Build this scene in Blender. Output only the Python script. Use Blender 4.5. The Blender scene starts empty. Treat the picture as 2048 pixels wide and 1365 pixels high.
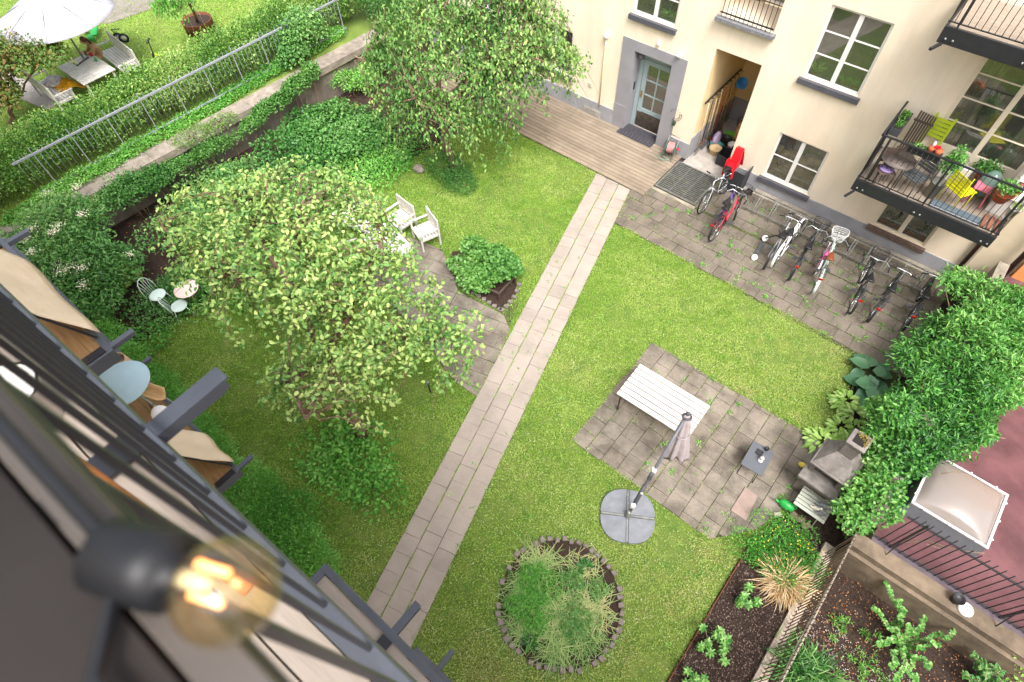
import bpy, math, random
import numpy as np
from mathutils import Vector, Matrix
random.seed(7); rng = np.random.default_rng(11)
R = math.radians
S = bpy.context.scene
COL = S.collection

# ---------------------------------------------------------------- camera, sky, sun, exposure
F_PX, PITCH, ROLL, YAW, H = 1192.16, R(55.92), R(-2.133), R(-41.388), 12.5
_h = np.array([math.sin(YAW), math.cos(YAW), 0.0]); _z = np.array([0, 0, 1.0])
FW = _h*math.cos(PITCH) - _z*math.sin(PITCH)
_u = _h*math.sin(PITCH) + _z*math.cos(PITCH)
_r = np.cross(FW, _u)
RT = _r*math.cos(ROLL) + _u*math.sin(ROLL)
UP = _u*math.cos(ROLL) - _r*math.sin(ROLL)
cd = bpy.data.cameras.new("camera"); cam = bpy.data.objects.new("camera", cd); COL.objects.link(cam)
cam.matrix_world = Matrix(((RT[0], UP[0], -FW[0], 0), (RT[1], UP[1], -FW[1], 0), (RT[2], UP[2], -FW[2], H), (0, 0, 0, 1)))
cd.sensor_width = 36; cd.lens = F_PX/2048*36; cd.clip_start = 0.05; cd.clip_end = 400
cd.dof.use_dof = True; cd.dof.focus_distance = 12.5; cd.dof.aperture_fstop = 3.2
S.camera = cam
W = bpy.data.worlds.new("World"); S.world = W; W.use_nodes = True
nt = W.node_tree; sky = nt.nodes.new('ShaderNodeTexSky'); sky.sky_type = 'NISHITA'; sky.sun_disc = False
SUN_EL, SUN_AZ = 61, 128     # azimuth the light comes from, clockwise from +Y
sky.sun_elevation = R(SUN_EL); sky.sun_rotation = R(SUN_AZ); sky.air_density = 1.0; sky.dust_density = 5.0; sky.ozone_density = 0.6
hs = nt.nodes.new('ShaderNodeHueSaturation'); hs.inputs['Saturation'].default_value = .45; nt.links.new(sky.outputs[0], hs.inputs['Color']); nt.links.new(hs.outputs[0], nt.nodes['Background'].inputs[0]); nt.nodes['Background'].inputs[1].default_value = 0.15
sl = bpy.data.lights.new("sun", 'SUN'); sl.energy = 1.05; sl.angle = R(20); sl.color = (1, 0.97, 0.94)
so = bpy.data.objects.new("sun", sl); COL.objects.link(so)
sd = Vector((math.sin(R(SUN_AZ))*math.cos(R(SUN_EL)), math.cos(R(SUN_AZ))*math.cos(R(SUN_EL)), math.sin(R(SUN_EL))))
so.rotation_euler = sd.to_track_quat('Z', 'Y').to_euler(); so.location = (0, 0, 40)
S.view_settings.view_transform = 'Standard'; S.view_settings.look = 'None'; S.view_settings.gamma = 1; S.view_settings.exposure = 1.5
S.cycles.max_bounces = 6; S.cycles.diffuse_bounces = 4; S.cycles.glossy_bounces = 3; S.cycles.transmission_bounces = 6; S.cycles.transparent_max_bounces = 6
S.cycles.caustics_reflective = False; S.cycles.caustics_refractive = False

def ray(x, y): return (x-1024)/F_PX*RT - (y-682.5)/F_PX*UP + FW
def at(x, y, z=0.0):
    d = ray(x, y); return np.array([0, 0, H]) + d*((z-H)/d[2])
def onY(x, y, Y):
    d = ray(x, y); return np.array([0, 0, H]) + d*(Y/d[1])
def onX(x, y, X):
    d = ray(x, y); return np.array([0, 0, H]) + d*(X/d[0])
def proj(P):
    P = np.atleast_2d(P) - np.array([0, 0, H]); w = P@FW
    return 1024 + F_PX*(P@RT)/w, 682.5 - F_PX*(P@UP)/w
def inpoly(x, y, poly):
    x = np.asarray(x, float); y = np.asarray(y, float); c = np.zeros(x.shape, bool); n = len(poly)
    for i in range(n):
        x1, y1 = poly[i]; x2, y2 = poly[(i+1) % n]
        if y1 == y2: continue
        m = ((y1 > y) != (y2 > y)) & (x < (x2-x1)*(y-y1)/(y2-y1) + x1)
        c ^= m
    return c
def patch(x, y, s=1.0, seed=0):
    g = np.random.default_rng(seed); v = 0
    for k in range(9):
        a = g.uniform(0, 6.28); f = s*g.uniform(.35, 3.2); v = v + np.sin(x*f*math.cos(a) + y*f*math.sin(a) + g.uniform(0, 6.28))/(1+k*.12)
    return np.clip(.5 + v/9, 0, 1)

# ---------------------------------------------------------------- materials
def C(h, k=1.0):
    h = h.lstrip('#'); o = []
    for i in (0, 2, 4):
        c = int(h[i:i+2], 16)/255; o.append((c/12.92 if c <= .04045 else ((c+.055)/1.055)**2.4)*k)
    return tuple(o)
MC = {}
def add_stain(n, l, tc, out, stain, scale, stretch):
    mp = n.new('ShaderNodeMapping'); mp.inputs['Scale'].default_value = stretch; l.new(tc.outputs['Object'], mp.inputs[0])
    nz = n.new('ShaderNodeTexNoise'); nz.inputs['Scale'].default_value = scale; nz.inputs['Detail'].default_value = 6; nz.inputs['Roughness'].default_value = .65; l.new(mp.outputs[0], nz.inputs['Vector'])
    mr = n.new('ShaderNodeMapRange'); mr.inputs['From Min'].default_value = .36; mr.inputs['From Max'].default_value = .6; mr.inputs['To Min'].default_value = 1-stain; mr.inputs['To Max'].default_value = 1; l.new(nz.outputs['Fac'], mr.inputs['Value'])
    vm = n.new('ShaderNodeVectorMath'); vm.operation = 'SCALE'; l.new(out, vm.inputs[0]); l.new(mr.outputs[0], vm.inputs['Scale']); return vm.outputs[0]
def mat(name, hexc, rough=.6, var=.15, scale=6., bump=0., metal=0., spec=.4, k=1.0, attr=False, detail=4., hex2=None, bscale=None, stretch=None, trans=0., stain=0., stscale=1., ststretch=(1, 1, 1)):
    if name in MC: return MC[name]
    m = bpy.data.materials.new(name); m.use_nodes = True; MC[name] = m
    n = m.node_tree.nodes; l = m.node_tree.links; b = n['Principled BSDF']
    b.inputs['Roughness'].default_value = rough; b.inputs['Metallic'].default_value = metal; b.inputs['Specular IOR Level'].default_value = spec
    tc = n.new('ShaderNodeTexCoord'); src = tc.outputs['Object']
    if stretch:
        mp = n.new('ShaderNodeMapping'); mp.inputs['Scale'].default_value = stretch; l.new(src, mp.inputs[0]); src = mp.outputs[0]
    nz = n.new('ShaderNodeTexNoise'); nz.inputs['Scale'].default_value = scale; nz.inputs['Detail'].default_value = detail; l.new(src, nz.inputs['Vector'])
    c = C(hexc, k); c2 = C(hex2, k) if hex2 else None
    mr = n.new('ShaderNodeMapRange'); mr.inputs['From Min'].default_value = .3; mr.inputs['From Max'].default_value = .7; l.new(nz.outputs['Fac'], mr.inputs['Value'])
    fac = mr.outputs[0]
    if attr:
        at_ = n.new('ShaderNodeAttribute'); at_.attribute_name = 'v'
        ma = n.new('ShaderNodeMix'); ma.data_type = 'FLOAT'; ma.inputs[0].default_value = .65; l.new(fac, ma.inputs[2]); l.new(at_.outputs['Fac'], ma.inputs[3]); fac = ma.outputs[0]
    mx = n.new('ShaderNodeMix'); mx.data_type = 'RGBA'
    a = tuple(x*(1-var) for x in c) if not c2 else c; d = tuple(min(1, x*(1+var)) for x in c) if not c2 else c2
    mx.inputs[6].default_value = (*a, 1); mx.inputs[7].default_value = (*d, 1)
    l.new(fac, mx.inputs[0]); out = mx.outputs[2]
    if stain: out = add_stain(n, l, tc, out, stain, stscale, ststretch)
    l.new(out, b.inputs['Base Color'])
    if bump:
        nb = n.new('ShaderNodeTexNoise'); nb.inputs['Scale'].default_value = bscale or scale*4; nb.inputs['Detail'].default_value = 3; l.new(src, nb.inputs['Vector'])
        bp = n.new('ShaderNodeBump'); bp.inputs['Strength'].default_value = bump; bp.inputs['Distance'].default_value = .02
        l.new(nb.outputs['Fac'], bp.inputs['Height']); l.new(bp.outputs[0], b.inputs['Normal'])
    return m
def ramp_mat(name, cols, rough=.5, spec=.35, trans=.0, k=1.0, nscale=0., nmix=0., stain=0., stscale=1.):
    """colour from the per-leaf / per-slab attribute v through a ramp"""
    m = bpy.data.materials.new(name); m.use_nodes = True; MC[name] = m
    n = m.node_tree.nodes; l = m.node_tree.links; b = n['Principled BSDF']
    b.inputs['Roughness'].default_value = rough; b.inputs['Specular IOR Level'].default_value = spec
    a = n.new('ShaderNodeAttribute'); a.attribute_name = 'v'
    cr = n.new('ShaderNodeValToRGB'); el = cr.color_ramp.elements
    while len(el) < len(cols): el.new(.5)
    for i, h in enumerate(cols):
        el[i].position = i/(len(cols)-1); el[i].color = (*C(h, k), 1)
    fac = a.outputs['Fac']
    if nmix:
        nz = n.new('ShaderNodeTexNoise'); nz.inputs['Scale'].default_value = nscale; nz.inputs['Detail'].default_value = 5
        tc = n.new('ShaderNodeTexCoord'); l.new(tc.outputs['Object'], nz.inputs['Vector'])
        mr = n.new('ShaderNodeMapRange'); mr.inputs['From Min'].default_value = .3; mr.inputs['From Max'].default_value = .7; l.new(nz.outputs['Fac'], mr.inputs['Value'])
        mx = n.new('ShaderNodeMix'); mx.data_type = 'FLOAT'; mx.inputs[0].default_value = nmix; l.new(fac, mx.inputs[2]); l.new(mr.outputs[0], mx.inputs[3]); fac = mx.outputs[0]
        bp = n.new('ShaderNodeBump'); bp.inputs['Strength'].default_value = .35; bp.inputs['Distance'].default_value = .01
        l.new(nz.outputs['Fac'], bp.inputs['Height']); l.new(bp.outputs[0], b.inputs['Normal'])
    l.new(fac, cr.inputs[0]); out = cr.outputs[0]
    if stain: tc = n.new('ShaderNodeTexCoord'); out = add_stain(n, l, tc, out, stain, stscale, (1, 1, 1))
    l.new(out, b.inputs['Base Color'])
    if trans:
        t = n.new('ShaderNodeBsdfTranslucent'); l.new(cr.outputs[0], t.inputs[0]); s = n.new('ShaderNodeMixShader'); s.inputs[0].default_value = trans
        l.new(b.outputs[0], s.inputs[1]); l.new(t.outputs[0], s.inputs[2]); l.new(s.outputs[0], n['Material Output'].inputs[0])
    return m
def glass_mat(name, tint='1c221e', rough=.03):
    m = bpy.data.materials.new(name); m.use_nodes = True; MC[name] = m
    b = m.node_tree.nodes['Principled BSDF']; b.inputs['Base Color'].default_value = (*C(tint), 1)
    b.inputs['Roughness'].default_value = rough; b.inputs['Specular IOR Level'].default_value = .9; b.inputs['IOR'].default_value = 1.5
    return m
def clear_mat(name, tint='ffffff', alpha=.2, rough=.02, ior=1.45):
    m = bpy.data.materials.new(name); m.use_nodes = True; MC[name] = m
    n = m.node_tree.nodes; l = m.node_tree.links; b = n['Principled BSDF']
    b.inputs['Base Color'].default_value = (*C(tint), 1); b.inputs['Roughness'].default_value = rough
    t = n.new('ShaderNodeBsdfTransparent'); t.inputs[0].default_value = (*C(tint), 1)
    g = n.new('ShaderNodeBsdfGlossy'); g.inputs['Roughness'].default_value = rough
    lw = n.new('ShaderNodeLayerWeight'); lw.inputs[0].default_value = .5
    pw = n.new('ShaderNodeMath'); pw.operation = 'POWER'; pw.inputs[1].default_value = 3; l.new(lw.outputs['Facing'], pw.inputs[0])
    f = n.new('ShaderNodeMath'); f.operation = 'MULTIPLY_ADD'; f.inputs[1].default_value = .7; f.inputs[2].default_value = .16 if ior > 1.6 else .045; l.new(pw.outputs[0], f.inputs[0])
    s = n.new('ShaderNodeMixShader'); l.new(f.outputs[0], s.inputs[0]); l.new(t.outputs[0], s.inputs[1]); l.new(g.outputs[0], s.inputs[2])
    s2 = n.new('ShaderNodeMixShader'); s2.inputs[0].default_value = alpha; l.new(s.outputs[0], s2.inputs[1]); l.new(b.outputs[0], s2.inputs[2])
    l.new(s2.outputs[0], n['Material Output'].inputs[0])
    return m
def emit_mat(name, hexc, st):
    m = bpy.data.materials.new(name); m.use_nodes = True
    b = m.node_tree.nodes['Principled BSDF']; b.inputs['Emission Color'].default_value = (*C(hexc), 1); b.inputs['Emission Strength'].default_value = st
    return m

# ---------------------------------------------------------------- mesh builder
OFF = {}
def place(o, parent):
    COL.objects.link(o); o.parent = parent
class MB:
    def __init__(s): s.v = []; s.f = []; s.sm = []
    def add(s, vs, fs, smooth=False):
        b = len(s.v); s.v += [tuple(map(float, p)) for p in vs]; s.f += [tuple(i+b for i in f) for f in fs]; s.sm += [smooth]*len(fs); return s
    def box(s, c, d, rz=0., M=None, taper=1.0):
        x, y, z = d[0]/2, d[1]/2, d[2]/2; t = taper
        vs = [(-x, -y, -z), (x, -y, -z), (x, y, -z), (-x, y, -z), (-x*t, -y*t, z), (x*t, -y*t, z), (x*t, y*t, z), (-x*t, y*t, z)]
        m = Matrix.Translation(Vector(c)) @ (M if M else Matrix.Rotation(rz, 4, 'Z'))
        return s.add([m @ Vector(p) for p in vs], [(0, 3, 2, 1), (4, 5, 6, 7), (0, 1, 5, 4), (1, 2, 6, 5), (2, 3, 7, 6), (3, 0, 4, 7)])
    def bb(s, x0, x1, y0, y1, z0, z1): return s.box(((x0+x1)/2, (y0+y1)/2, (z0+z1)/2), (x1-x0, y1-y0, z1-z0))
    def bar(s, a, b, w, h):
        a = Vector(a); b = Vector(b); d = b-a; L = d.length
        if L < 1e-6: return s
        q = d.to_track_quat('X', 'Z').to_matrix().to_4x4()
        return s.box((a+b)/2, (L, w, h), M=q)
    def tube(s, pts, r, n=8, cap=True, r2=None):
        pts = [Vector(p) for p in pts]; k = len(pts); rings = []
        base = len(s.v); up = None
        for i, p in enumerate(pts):
            t = (pts[min(i+1, k-1)] - pts[max(i-1, 0)]).normalized()
            if up is None: up = Vector((0, 0, 1)) if abs(t.z) < .9 else Vector((1, 0, 0))
            a = t.cross(up).normalized(); b = a.cross(t).normalized(); up = b
            rr = r[i] if isinstance(r, (list, tuple)) else (r if r2 is None else r + (r2-r)*i/(k-1))
            rings += [p + (a*math.cos(2*math.pi*j/n) + b*math.sin(2*math.pi*j/n))*rr for j in range(n)]
        fs = []
        for i in range(k-1):
            for j in range(n): fs.append((i*n+j, i*n+(j+1) % n, (i+1)*n+(j+1) % n, (i+1)*n+j))
        if cap: fs += [tuple(range(n-1, -1, -1)), tuple((k-1)*n+j for j in range(n))]
        return s.add(rings, fs, True)
    def torus(s, c, ax, Rr, r, n=24, m=6, a0=0, a1=2*math.pi):
        ax = Vector(ax).normalized(); u = ax.orthogonal().normalized(); w = ax.cross(u); closed = abs(a1-a0-2*math.pi) < 1e-6
        k = n if closed else n+1; vs = []
        for i in range(k):
            t = a0 + (a1-a0)*i/n; d = u*math.cos(t) + w*math.sin(t)
            for j in range(m):
                q = 2*math.pi*j/m; vs.append(Vector(c) + d*(Rr + r*math.cos(q)) + ax*r*math.sin(q))
        fs = [(i*m+j, ((i+1) % k)*m+j, ((i+1) % k)*m+(j+1) % m, i*m+(j+1) % m) for i in range(n if not closed else k) for j in range(m)]
        return s.add(vs, fs, True)
    def lathe(s, prof, c=(0, 0, 0), n=20, ax=None, cap=True, smooth=True):
        M = Matrix.Translation(Vector(c))
        if ax is not None: M = M @ Vector(ax).to_track_quat('Z', 'Y').to_matrix().to_4x4()
        vs = []; k = len(prof)
        for r, z in prof:
            for j in range(n): vs.append(M @ Vector((r*math.cos(2*math.pi*j/n), r*math.sin(2*math.pi*j/n), z)))
        fs = [(i*n+j, i*n+(j+1) % n, (i+1)*n+(j+1) % n, (i+1)*n+j) for i in range(k-1) for j in range(n)]
        if cap: fs += [tuple(range(n-1, -1, -1)), tuple((k-1)*n+j for j in range(n))]
        return s.add(vs, fs, smooth)
    def ball(s, c, r, n=14, m=9):
        rx, ry, rz = r if isinstance(r, (tuple, list)) else (r, r, r); c = Vector(c)
        vs = [c+Vector((0, 0, -rz))]
        for i in range(1, m):
            t = -math.pi/2 + math.pi*i/m
            vs += [c+Vector((rx*math.cos(t)*math.cos(2*math.pi*j/n), ry*math.cos(t)*math.sin(2*math.pi*j/n), rz*math.sin(t))) for j in range(n)]
        vs.append(c+Vector((0, 0, rz))); fs = []
        for j in range(n):
            fs.append((0, 1+(j+1) % n, 1+j)); fs.append((len(vs)-1, 1+(m-2)*n+j, 1+(m-2)*n+(j+1) % n))
            for i in range(m-2): fs.append((1+i*n+j, 1+i*n+(j+1) % n, 1+(i+1)*n+(j+1) % n, 1+(i+1)*n+j))
        return s.add(vs, fs, True)
    def prism(s, poly, z0, z1):
        n = len(poly); vs = [(p[0], p[1], z0) for p in poly] + [(p[0], p[1], z1) for p in poly]
        a = sum(poly[i][0]*poly[(i+1) % n][1]-poly[(i+1) % n][0]*poly[i][1] for i in range(n))
        o = list(range(n)) if a > 0 else list(range(n-1, -1, -1))
        return s.add(vs, [tuple(reversed(o)), tuple(i+n for i in o)] + [(i, (i+1) % n, (i+1) % n+n, i+n) if a > 0 else ((i+1) % n, i, i+n, (i+1) % n+n) for i in range(n)])
    def build(s, name, m, parent=None, bevel=0, vface=None):
        me = bpy.data.meshes.new(name); off = OFF.get(parent.name if parent else '', Vector((0, 0, 0)))
        me.from_pydata([(p[0]-off[0], p[1]-off[1], p[2]-off[2]) for p in s.v], [], s.f)
        me.polygons.foreach_set('use_smooth', s.sm)
        if vface is not None:
            a = me.attributes.new('v', 'FLOAT', 'FACE'); a.data.foreach_set('value', vface)
        me.materials.append(m)
        o = bpy.data.objects.new(name, me); place(o, parent); OFF[o.name] = off
        if bevel:
            b = o.modifiers.new('bevel', 'BEVEL'); b.width = bevel; b.segments = 2; b.limit_method = 'ANGLE'
        return o
def tag(o, label=None, cat=None, group=None, kind=None):
    if label: o['label'] = label
    if cat: o['category'] = cat
    if group: o['group'] = group
    if kind: o['kind'] = kind
    return o
def T(name, label, cat, loc, group=None):
    o = bpy.data.objects.new(name, None); COL.objects.link(o); o.location = Vector(loc); o.empty_display_size = .1
    OFF[o.name] = Vector(loc); return tag(o, label, cat, group)
def copy_tree(o, parent=None):
    c = o.copy(); COL.objects.link(c)
    if parent: c.parent = parent
    for ch in o.children: copy_tree(ch, c)
    return c

def leaves(name, P, D, N, L, Wd, V, m, parent=None, fold=.25, shape='leaf'):
    n = len(P)
    D = D/np.linalg.norm(D, axis=1, keepdims=True); Sx = np.cross(D, N); Sx /= np.linalg.norm(Sx, axis=1, keepdims=True)+1e-9; U = np.cross(Sx, D)
    L = np.broadcast_to(L, (n,))[:, None]; Wd = np.broadcast_to(Wd, (n,))[:, None]
    off = np.array(OFF.get(parent.name if parent else '', Vector((0, 0, 0)))); P = P - off
    if shape == 'leaf':
        vs = np.stack([P, P + D*L*.35 + Sx*Wd*.5 + U*Wd*fold, P + D*L*.75 + Sx*Wd*.36 + U*Wd*fold*.6, P + D*L - U*L*.08, P + D*L*.75 - Sx*Wd*.36 + U*Wd*fold*.6, P + D*L*.35 - Sx*Wd*.5 + U*Wd*fold], 1)
        fi = np.array([0, 1, 2, 3, 0, 3, 4, 5]); fl = [4, 4]; nv = 6
    elif shape == 'dia':
        vs = np.stack([P, P + D*L*.45 + Sx*Wd*.5 + U*Wd*fold, P + D*L, P + D*L*.45 - Sx*Wd*.5 + U*Wd*fold], 1)
        fi = np.array([0, 1, 2, 0, 2, 3]); fl = [3, 3]; nv = 4
    elif shape == 'blade':
        vs = np.stack([P - Sx*Wd*.5, P + Sx*Wd*.5, P + D*L], 1); fi = np.array([0, 1, 2]); fl = [3]; nv = 3
    elif shape == 'long':   # arching strap: two quads and a tip
        G_ = np.array([0, 0, -1.0])
        a = P + D*L*.5; b = P + D*L*.85 + G_*L*.12; c = P + D*L*1.05 + G_*L*.32
        vs = np.stack([P - Sx*Wd*.4, P + Sx*Wd*.4, a + Sx*Wd*.5, a - Sx*Wd*.5, b + Sx*Wd*.35, b - Sx*Wd*.35, c], 1)
        fi = np.array([0, 1, 2, 3, 3, 2, 4, 5, 5, 4, 6]); fl = [4, 4, 3]; nv = 7
    vs = vs.reshape(-1, 3); idx = (fi[None, :] + (np.arange(n)*nv)[:, None]).ravel(); tot = np.tile(fl, n)
    me = bpy.data.meshes.new(name); me.vertices.add(len(vs)); me.vertices.foreach_set('co', vs.ravel().astype(np.float32))
    me.loops.add(len(idx)); me.loops.foreach_set('vertex_index', idx.astype(np.int32))
    me.polygons.add(len(tot)); st = np.concatenate([[0], np.cumsum(tot)[:-1]]); me.polygons.foreach_set('loop_start', st.astype(np.int32)); me.polygons.foreach_set('loop_total', tot.astype(np.int32))
    me.update(calc_edges=True)
    a = me.attributes.new('v', 'FLOAT', 'POINT'); a.data.foreach_set('value', np.repeat(np.clip(np.broadcast_to(V, (n,)), 0, 1), nv).astype(np.float32))
    me.materials.append(m)
    o = bpy.data.objects.new(name, me); place(o, parent); return o
def rdir(n, up=.0, spread=1.):
    d = rng.normal(size=(n, 3))*spread; d[:, 2] += up; return d/np.linalg.norm(d, axis=1, keepdims=True)
def unit(v): return v/(np.linalg.norm(v, axis=-1, keepdims=True)+1e-9)
def blobs(bl, n, shell=.55):
    """points in a union of ellipsoids, biased to the outside; returns P and outward direction"""
    w = np.array([b[3]*b[4]*b[5] for b in bl])**(2/3); k = rng.choice(len(bl), n, p=w/w.sum()); B = np.array(bl)
    d = rdir(n); d[:, 2] = np.where(d[:, 2] < -.3, -d[:, 2]*.6, d[:, 2]); r = shell + (1-shell)*rng.random(n)**.5; r *= 1 + .13*rng.normal(size=n)*.6
    return B[k, :3] + d*r[:, None]*B[k, 3:6], unit(d/B[k, 3:6])
def clump(c, Rr, n=9, k=.5, seed=0):
    g = np.random.default_rng(seed+int(abs(c[0]*100))); o = []
    for i in range(n):
        a = g.uniform(0, 6.28); d = g.uniform(.1, .85)**.7; s = g.uniform(.3, .6)
        o.append((c[0]+Rr[0]*d*math.cos(a), c[1]+Rr[1]*d*math.sin(a), c[2]+Rr[2]*g.uniform(-.35, .75)*(1-.5*d), Rr[0]*s, Rr[1]*s, Rr[2]*s*1.1))
    return o
def foliage(name, bl, n, L, Wd, m, parent, cols_bias=0., shape='leaf', shell=.55, droop=.2, pol=None, patchy=1.2, zmin=None, hang=.5, extra=None):
    P, O = blobs(bl, n, shell)
    if extra is not None: P = np.vstack([P, extra]); O = np.vstack([O, rdir(len(extra), .4)])
    if zmin is not None: keep = P[:, 2] > zmin; P, O = P[keep], O[keep]
    if pol is not None:
        x, y = proj(P); k = inpoly(x + rng.normal(size=len(P))*5, y + rng.normal(size=len(P))*5, pol); P, O = P[k], O[k]
    q = len(P); D = unit(O*hang + rdir(q)*.8 - np.array([0, 0, droop])); N = unit(O*.5 + np.array([0, 0, 1.0]) + rdir(q)*.55)
    V = .5*patch(P[:, 0]+P[:, 2], P[:, 1]-P[:, 2]*.6, patchy, 3) + .5*rng.random(q) + cols_bias
    return leaves(name, P, D, N, L*(.65+.6*rng.random(q)), Wd*(.65+.6*rng.random(q)), V, m, parent, shape=shape)
# ================================================================ SETTING
M_soil = mat('soil', '4a3a30', .95, .5, 30, 1.0, hex2='241b17', bscale=90)
M_mulch = mat('mulch', '1f1714', .9, .6, 60, 1.0, hex2='4c3a30', bscale=120)
M_lawnbase = mat('lawn_base', '4d6a26', .9, .3, 3, .6, hex2='6d7c38', bscale=60)
M_joint = mat('joint', '3d3a2a', .95, .3, 20, .5, hex2='4f5a33')
M_slab = ramp_mat('slab', ['5f584f', '7e766b', '91887c', '777065', '9b9388'], .88, .2, nscale=55, nmix=.5, stain=.5, stscale=1.7)
M_slabpath = ramp_mat('slab_path', ['877e75', '9a9087', 'a69c93', '92897f', 'b0a69d'], .88, .2, nscale=60, nmix=.45, stain=.16, stscale=1.3)
M_slabold = ramp_mat('slab_old', ['534c43', '6d655a', '7e766b', '676056', '8b8378'], .9, .2, nscale=40, nmix=.55, stain=.35, stscale=1.6)
M_grass = ramp_mat('grass_blades', ['467420', '659630', '86ae42', 'a2bf5a', 'bccb7a', 'c8c08c'], .6, .25, trans=.25)
def sheet(name, poly, z, m, kind='structure'):
    mb = MB(); mb.add([(p[0], p[1], z) for p in poly], [tuple(range(len(poly)))]); return tag(mb.build(name, m), kind=kind)
sheet('ground', [(-60, -30), (60, -30), (60, 60), (-60, 60)], -.05, M_soil)
PL0 = np.array([-3.87, -.21]); PD = np.array([-.2725, .9622]); PN = np.array([.9622, .2725])   # path left edge, along, across
def pth(u, v): q = PL0 + PD*u + PN*v; return (q[0], q[1])
PATH = [pth(-1.6, 0), pth(-1.6, 1.2), pth(13.24, 1.2), pth(13.56, 0)]
PATIO = [(-2.82, 5.1), (.7, 5.1), (1.35, 5.9), (1.75, 7.2), (1.55, 8.6), (-2.82, 8.5)]
BIKES = [(-6.35, 11.42), (1.4, 11.3), (1.75, 10.6), (2.35, 10.3), (2.35, 14.85), (-4.45, 14.85), (-4.45, 13.42), (-5.85, 13.42), (-5.85, 12.86), (-7.1, 12.86)]
BK1 = [(-5.92, 11.42), (2.35, 11.38), (2.35, 13.44), (-5.85, 13.44), (-5.85, 12.87), (-6.33, 12.87)][:3]+[(-5.86, 13.3), (-6.33, 12.87)]; BK2 = [(-4.45, 13.444), (2.35, 13.444), (2.35, 14.85), (-4.45, 14.85)]
WPA = [tuple(at(x, y)[:2]) for x, y in ((735, 560), (800, 470), (885, 500), (915, 580), (860, 690))]; WPB = [tuple(at(x, y)[:2]) for x, y in ((915, 583), (1008, 632), (1020, 660), (962, 800), (905, 760), (861, 692))]
WP = [tuple(at(x, y)[:2]) for x, y in ((735, 560), (800, 470), (885, 500), (905, 560), (940, 592), (1000, 628), (1040, 600), (962, 800), (905, 760), (860, 700), (800, 650))]
CIRC = (-.95, 2.2)
BED = [(1.36, -2), (1.36, 5.75), (1.9, 6.4), (2.6, 6.4), (2.6, -2)]
LAWN = [(-17, -1.2), (1.36, -1.2), (1.36, 5.6), (1.75, 7.5), (1.6, 9.3), (1.4, 11.35), (-6.2, 11.4), (-7.4, 12.86), (-11.5, 12.86), (-17, 10)]
sheet('lawn', LAWN, -.012, M_lawnbase)
# plant beds where the lawn gives way
WALLBED = [(-18, 0), (-13.0, 0), (-12.9, 2.2), (-13.6, 4.6), (-13.2, 7.5), (-12.6, 9.2), (-12.2, 12.6), (-18, 12.6)]
sheet('soil_bed', WALLBED, -.006, M_soil)
def clip_poly(q, poly):
    n = len(poly); ar = sum(poly[i][0]*poly[(i+1) % n][1]-poly[(i+1) % n][0]*poly[i][1] for i in range(n)); sg = 1 if ar > 0 else -1
    for i in range(n):
        (x1, y1), (x2, y2) = poly[i], poly[(i+1) % n]; side = lambda p: sg*((x2-x1)*(p[1]-y1)-(y2-y1)*(p[0]-x1)); o = []
        for k in range(len(q)):
            p, r_ = q[k], q[(k+1) % len(q)]; a, b = side(p), side(r_)
            if a >= 0: o.append(p)
            if a*b < 0: t = a/(a-b); o.append((p[0]+(r_[0]-p[0])*t, p[1]+(r_[1]-p[1])*t))
        q = o
        if len(q) < 3: return None
    return q
def ribbons(name, u0, u1, v0, v1, su, sv, f, m, clips, gap=.009, stag=.5, jz=.004, z=.016, gu=.006, jq=.003, tone=.24):
    """rows of slabs laid running along u, each its own little block, cut at the edge of the paved area"""
    mb = MB(); vals = []; row = 0; v = v0
    while v < v1-1e-4:
        u = u0 - (su*stag if row % 2 else 0) + random.uniform(-.04, .04)
        while u < u1:
            a, b = u+gu/2, u+su-gu/2; c, d = v+gap/2, v+sv-gap/2
            jt = lambda: random.uniform(-jq, jq)
            quad = [f(a+jt(), c+jt()), f(b+jt(), c+jt()), f(b+jt(), d+jt()), f(a+jt(), d+jt())]; val = min(1, max(0, random.gauss(.5, tone)))
            for cl in clips:
                q = clip_poly(quad, cl)
                if not q: continue
                ar = abs(sum(q[i][0]*q[(i+1) % len(q)][1]-q[(i+1) % len(q)][0]*q[i][1] for i in range(len(q))))/2
                if ar < .006: continue
                zz = z + random.uniform(-jz, jz); n = len(q); mb.prism(q, zz-.05, zz); vals += [val]*(n+2)
                gx, gy = random.uniform(-.012, .012), random.uniform(-.012, .012)
                for k in range(n): x_, y_, z_ = mb.v[-n+k]; mb.v[-n+k] = (x_, y_, z_+gx*(x_-q[0][0])+gy*(y_-q[0][1]))
            u += su
        v += sv; row += 1
    return tag(mb.build(name, m, vface=vals), kind='structure')
sheet('path_bedding', PATH, -.003, M_joint); ribbons('path', -1.7, 13.6, 0, 1.2, .4, .4, pth, M_slabpath, [PATH], gap=.014, gu=.005, tone=.18, jz=.002)
sheet('patio_bedding', PATIO, -.003, M_joint); ribbons('patio', 4.7, 9.0, -2.82, 1.9, .4, .4, lambda u, v: (v, u), M_slab, [PATIO], gap=.014, gu=.009)
sheet('bike_yard_bedding', BIKES, -.003, M_joint); ribbons('bike_yard', -7.6, 2.5, 10.2, 14.85, .42, .4, lambda u, v: (u, v), M_slabold, [BK1, BK2], gap=.016, gu=.012, jz=.006, jq=.006)
sheet('garden_paving_bedding', WP, -.001, M_joint); ribbons('garden_paving', -12, -4, 2, 9, .4, .4, lambda u, v: (PL0[0]+PD[0]*(v)+PN[0]*(u+4), PL0[1]+PD[1]*v+PN[1]*(u+4)), M_slab, [WPA, WPB], gap=.016)
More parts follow.
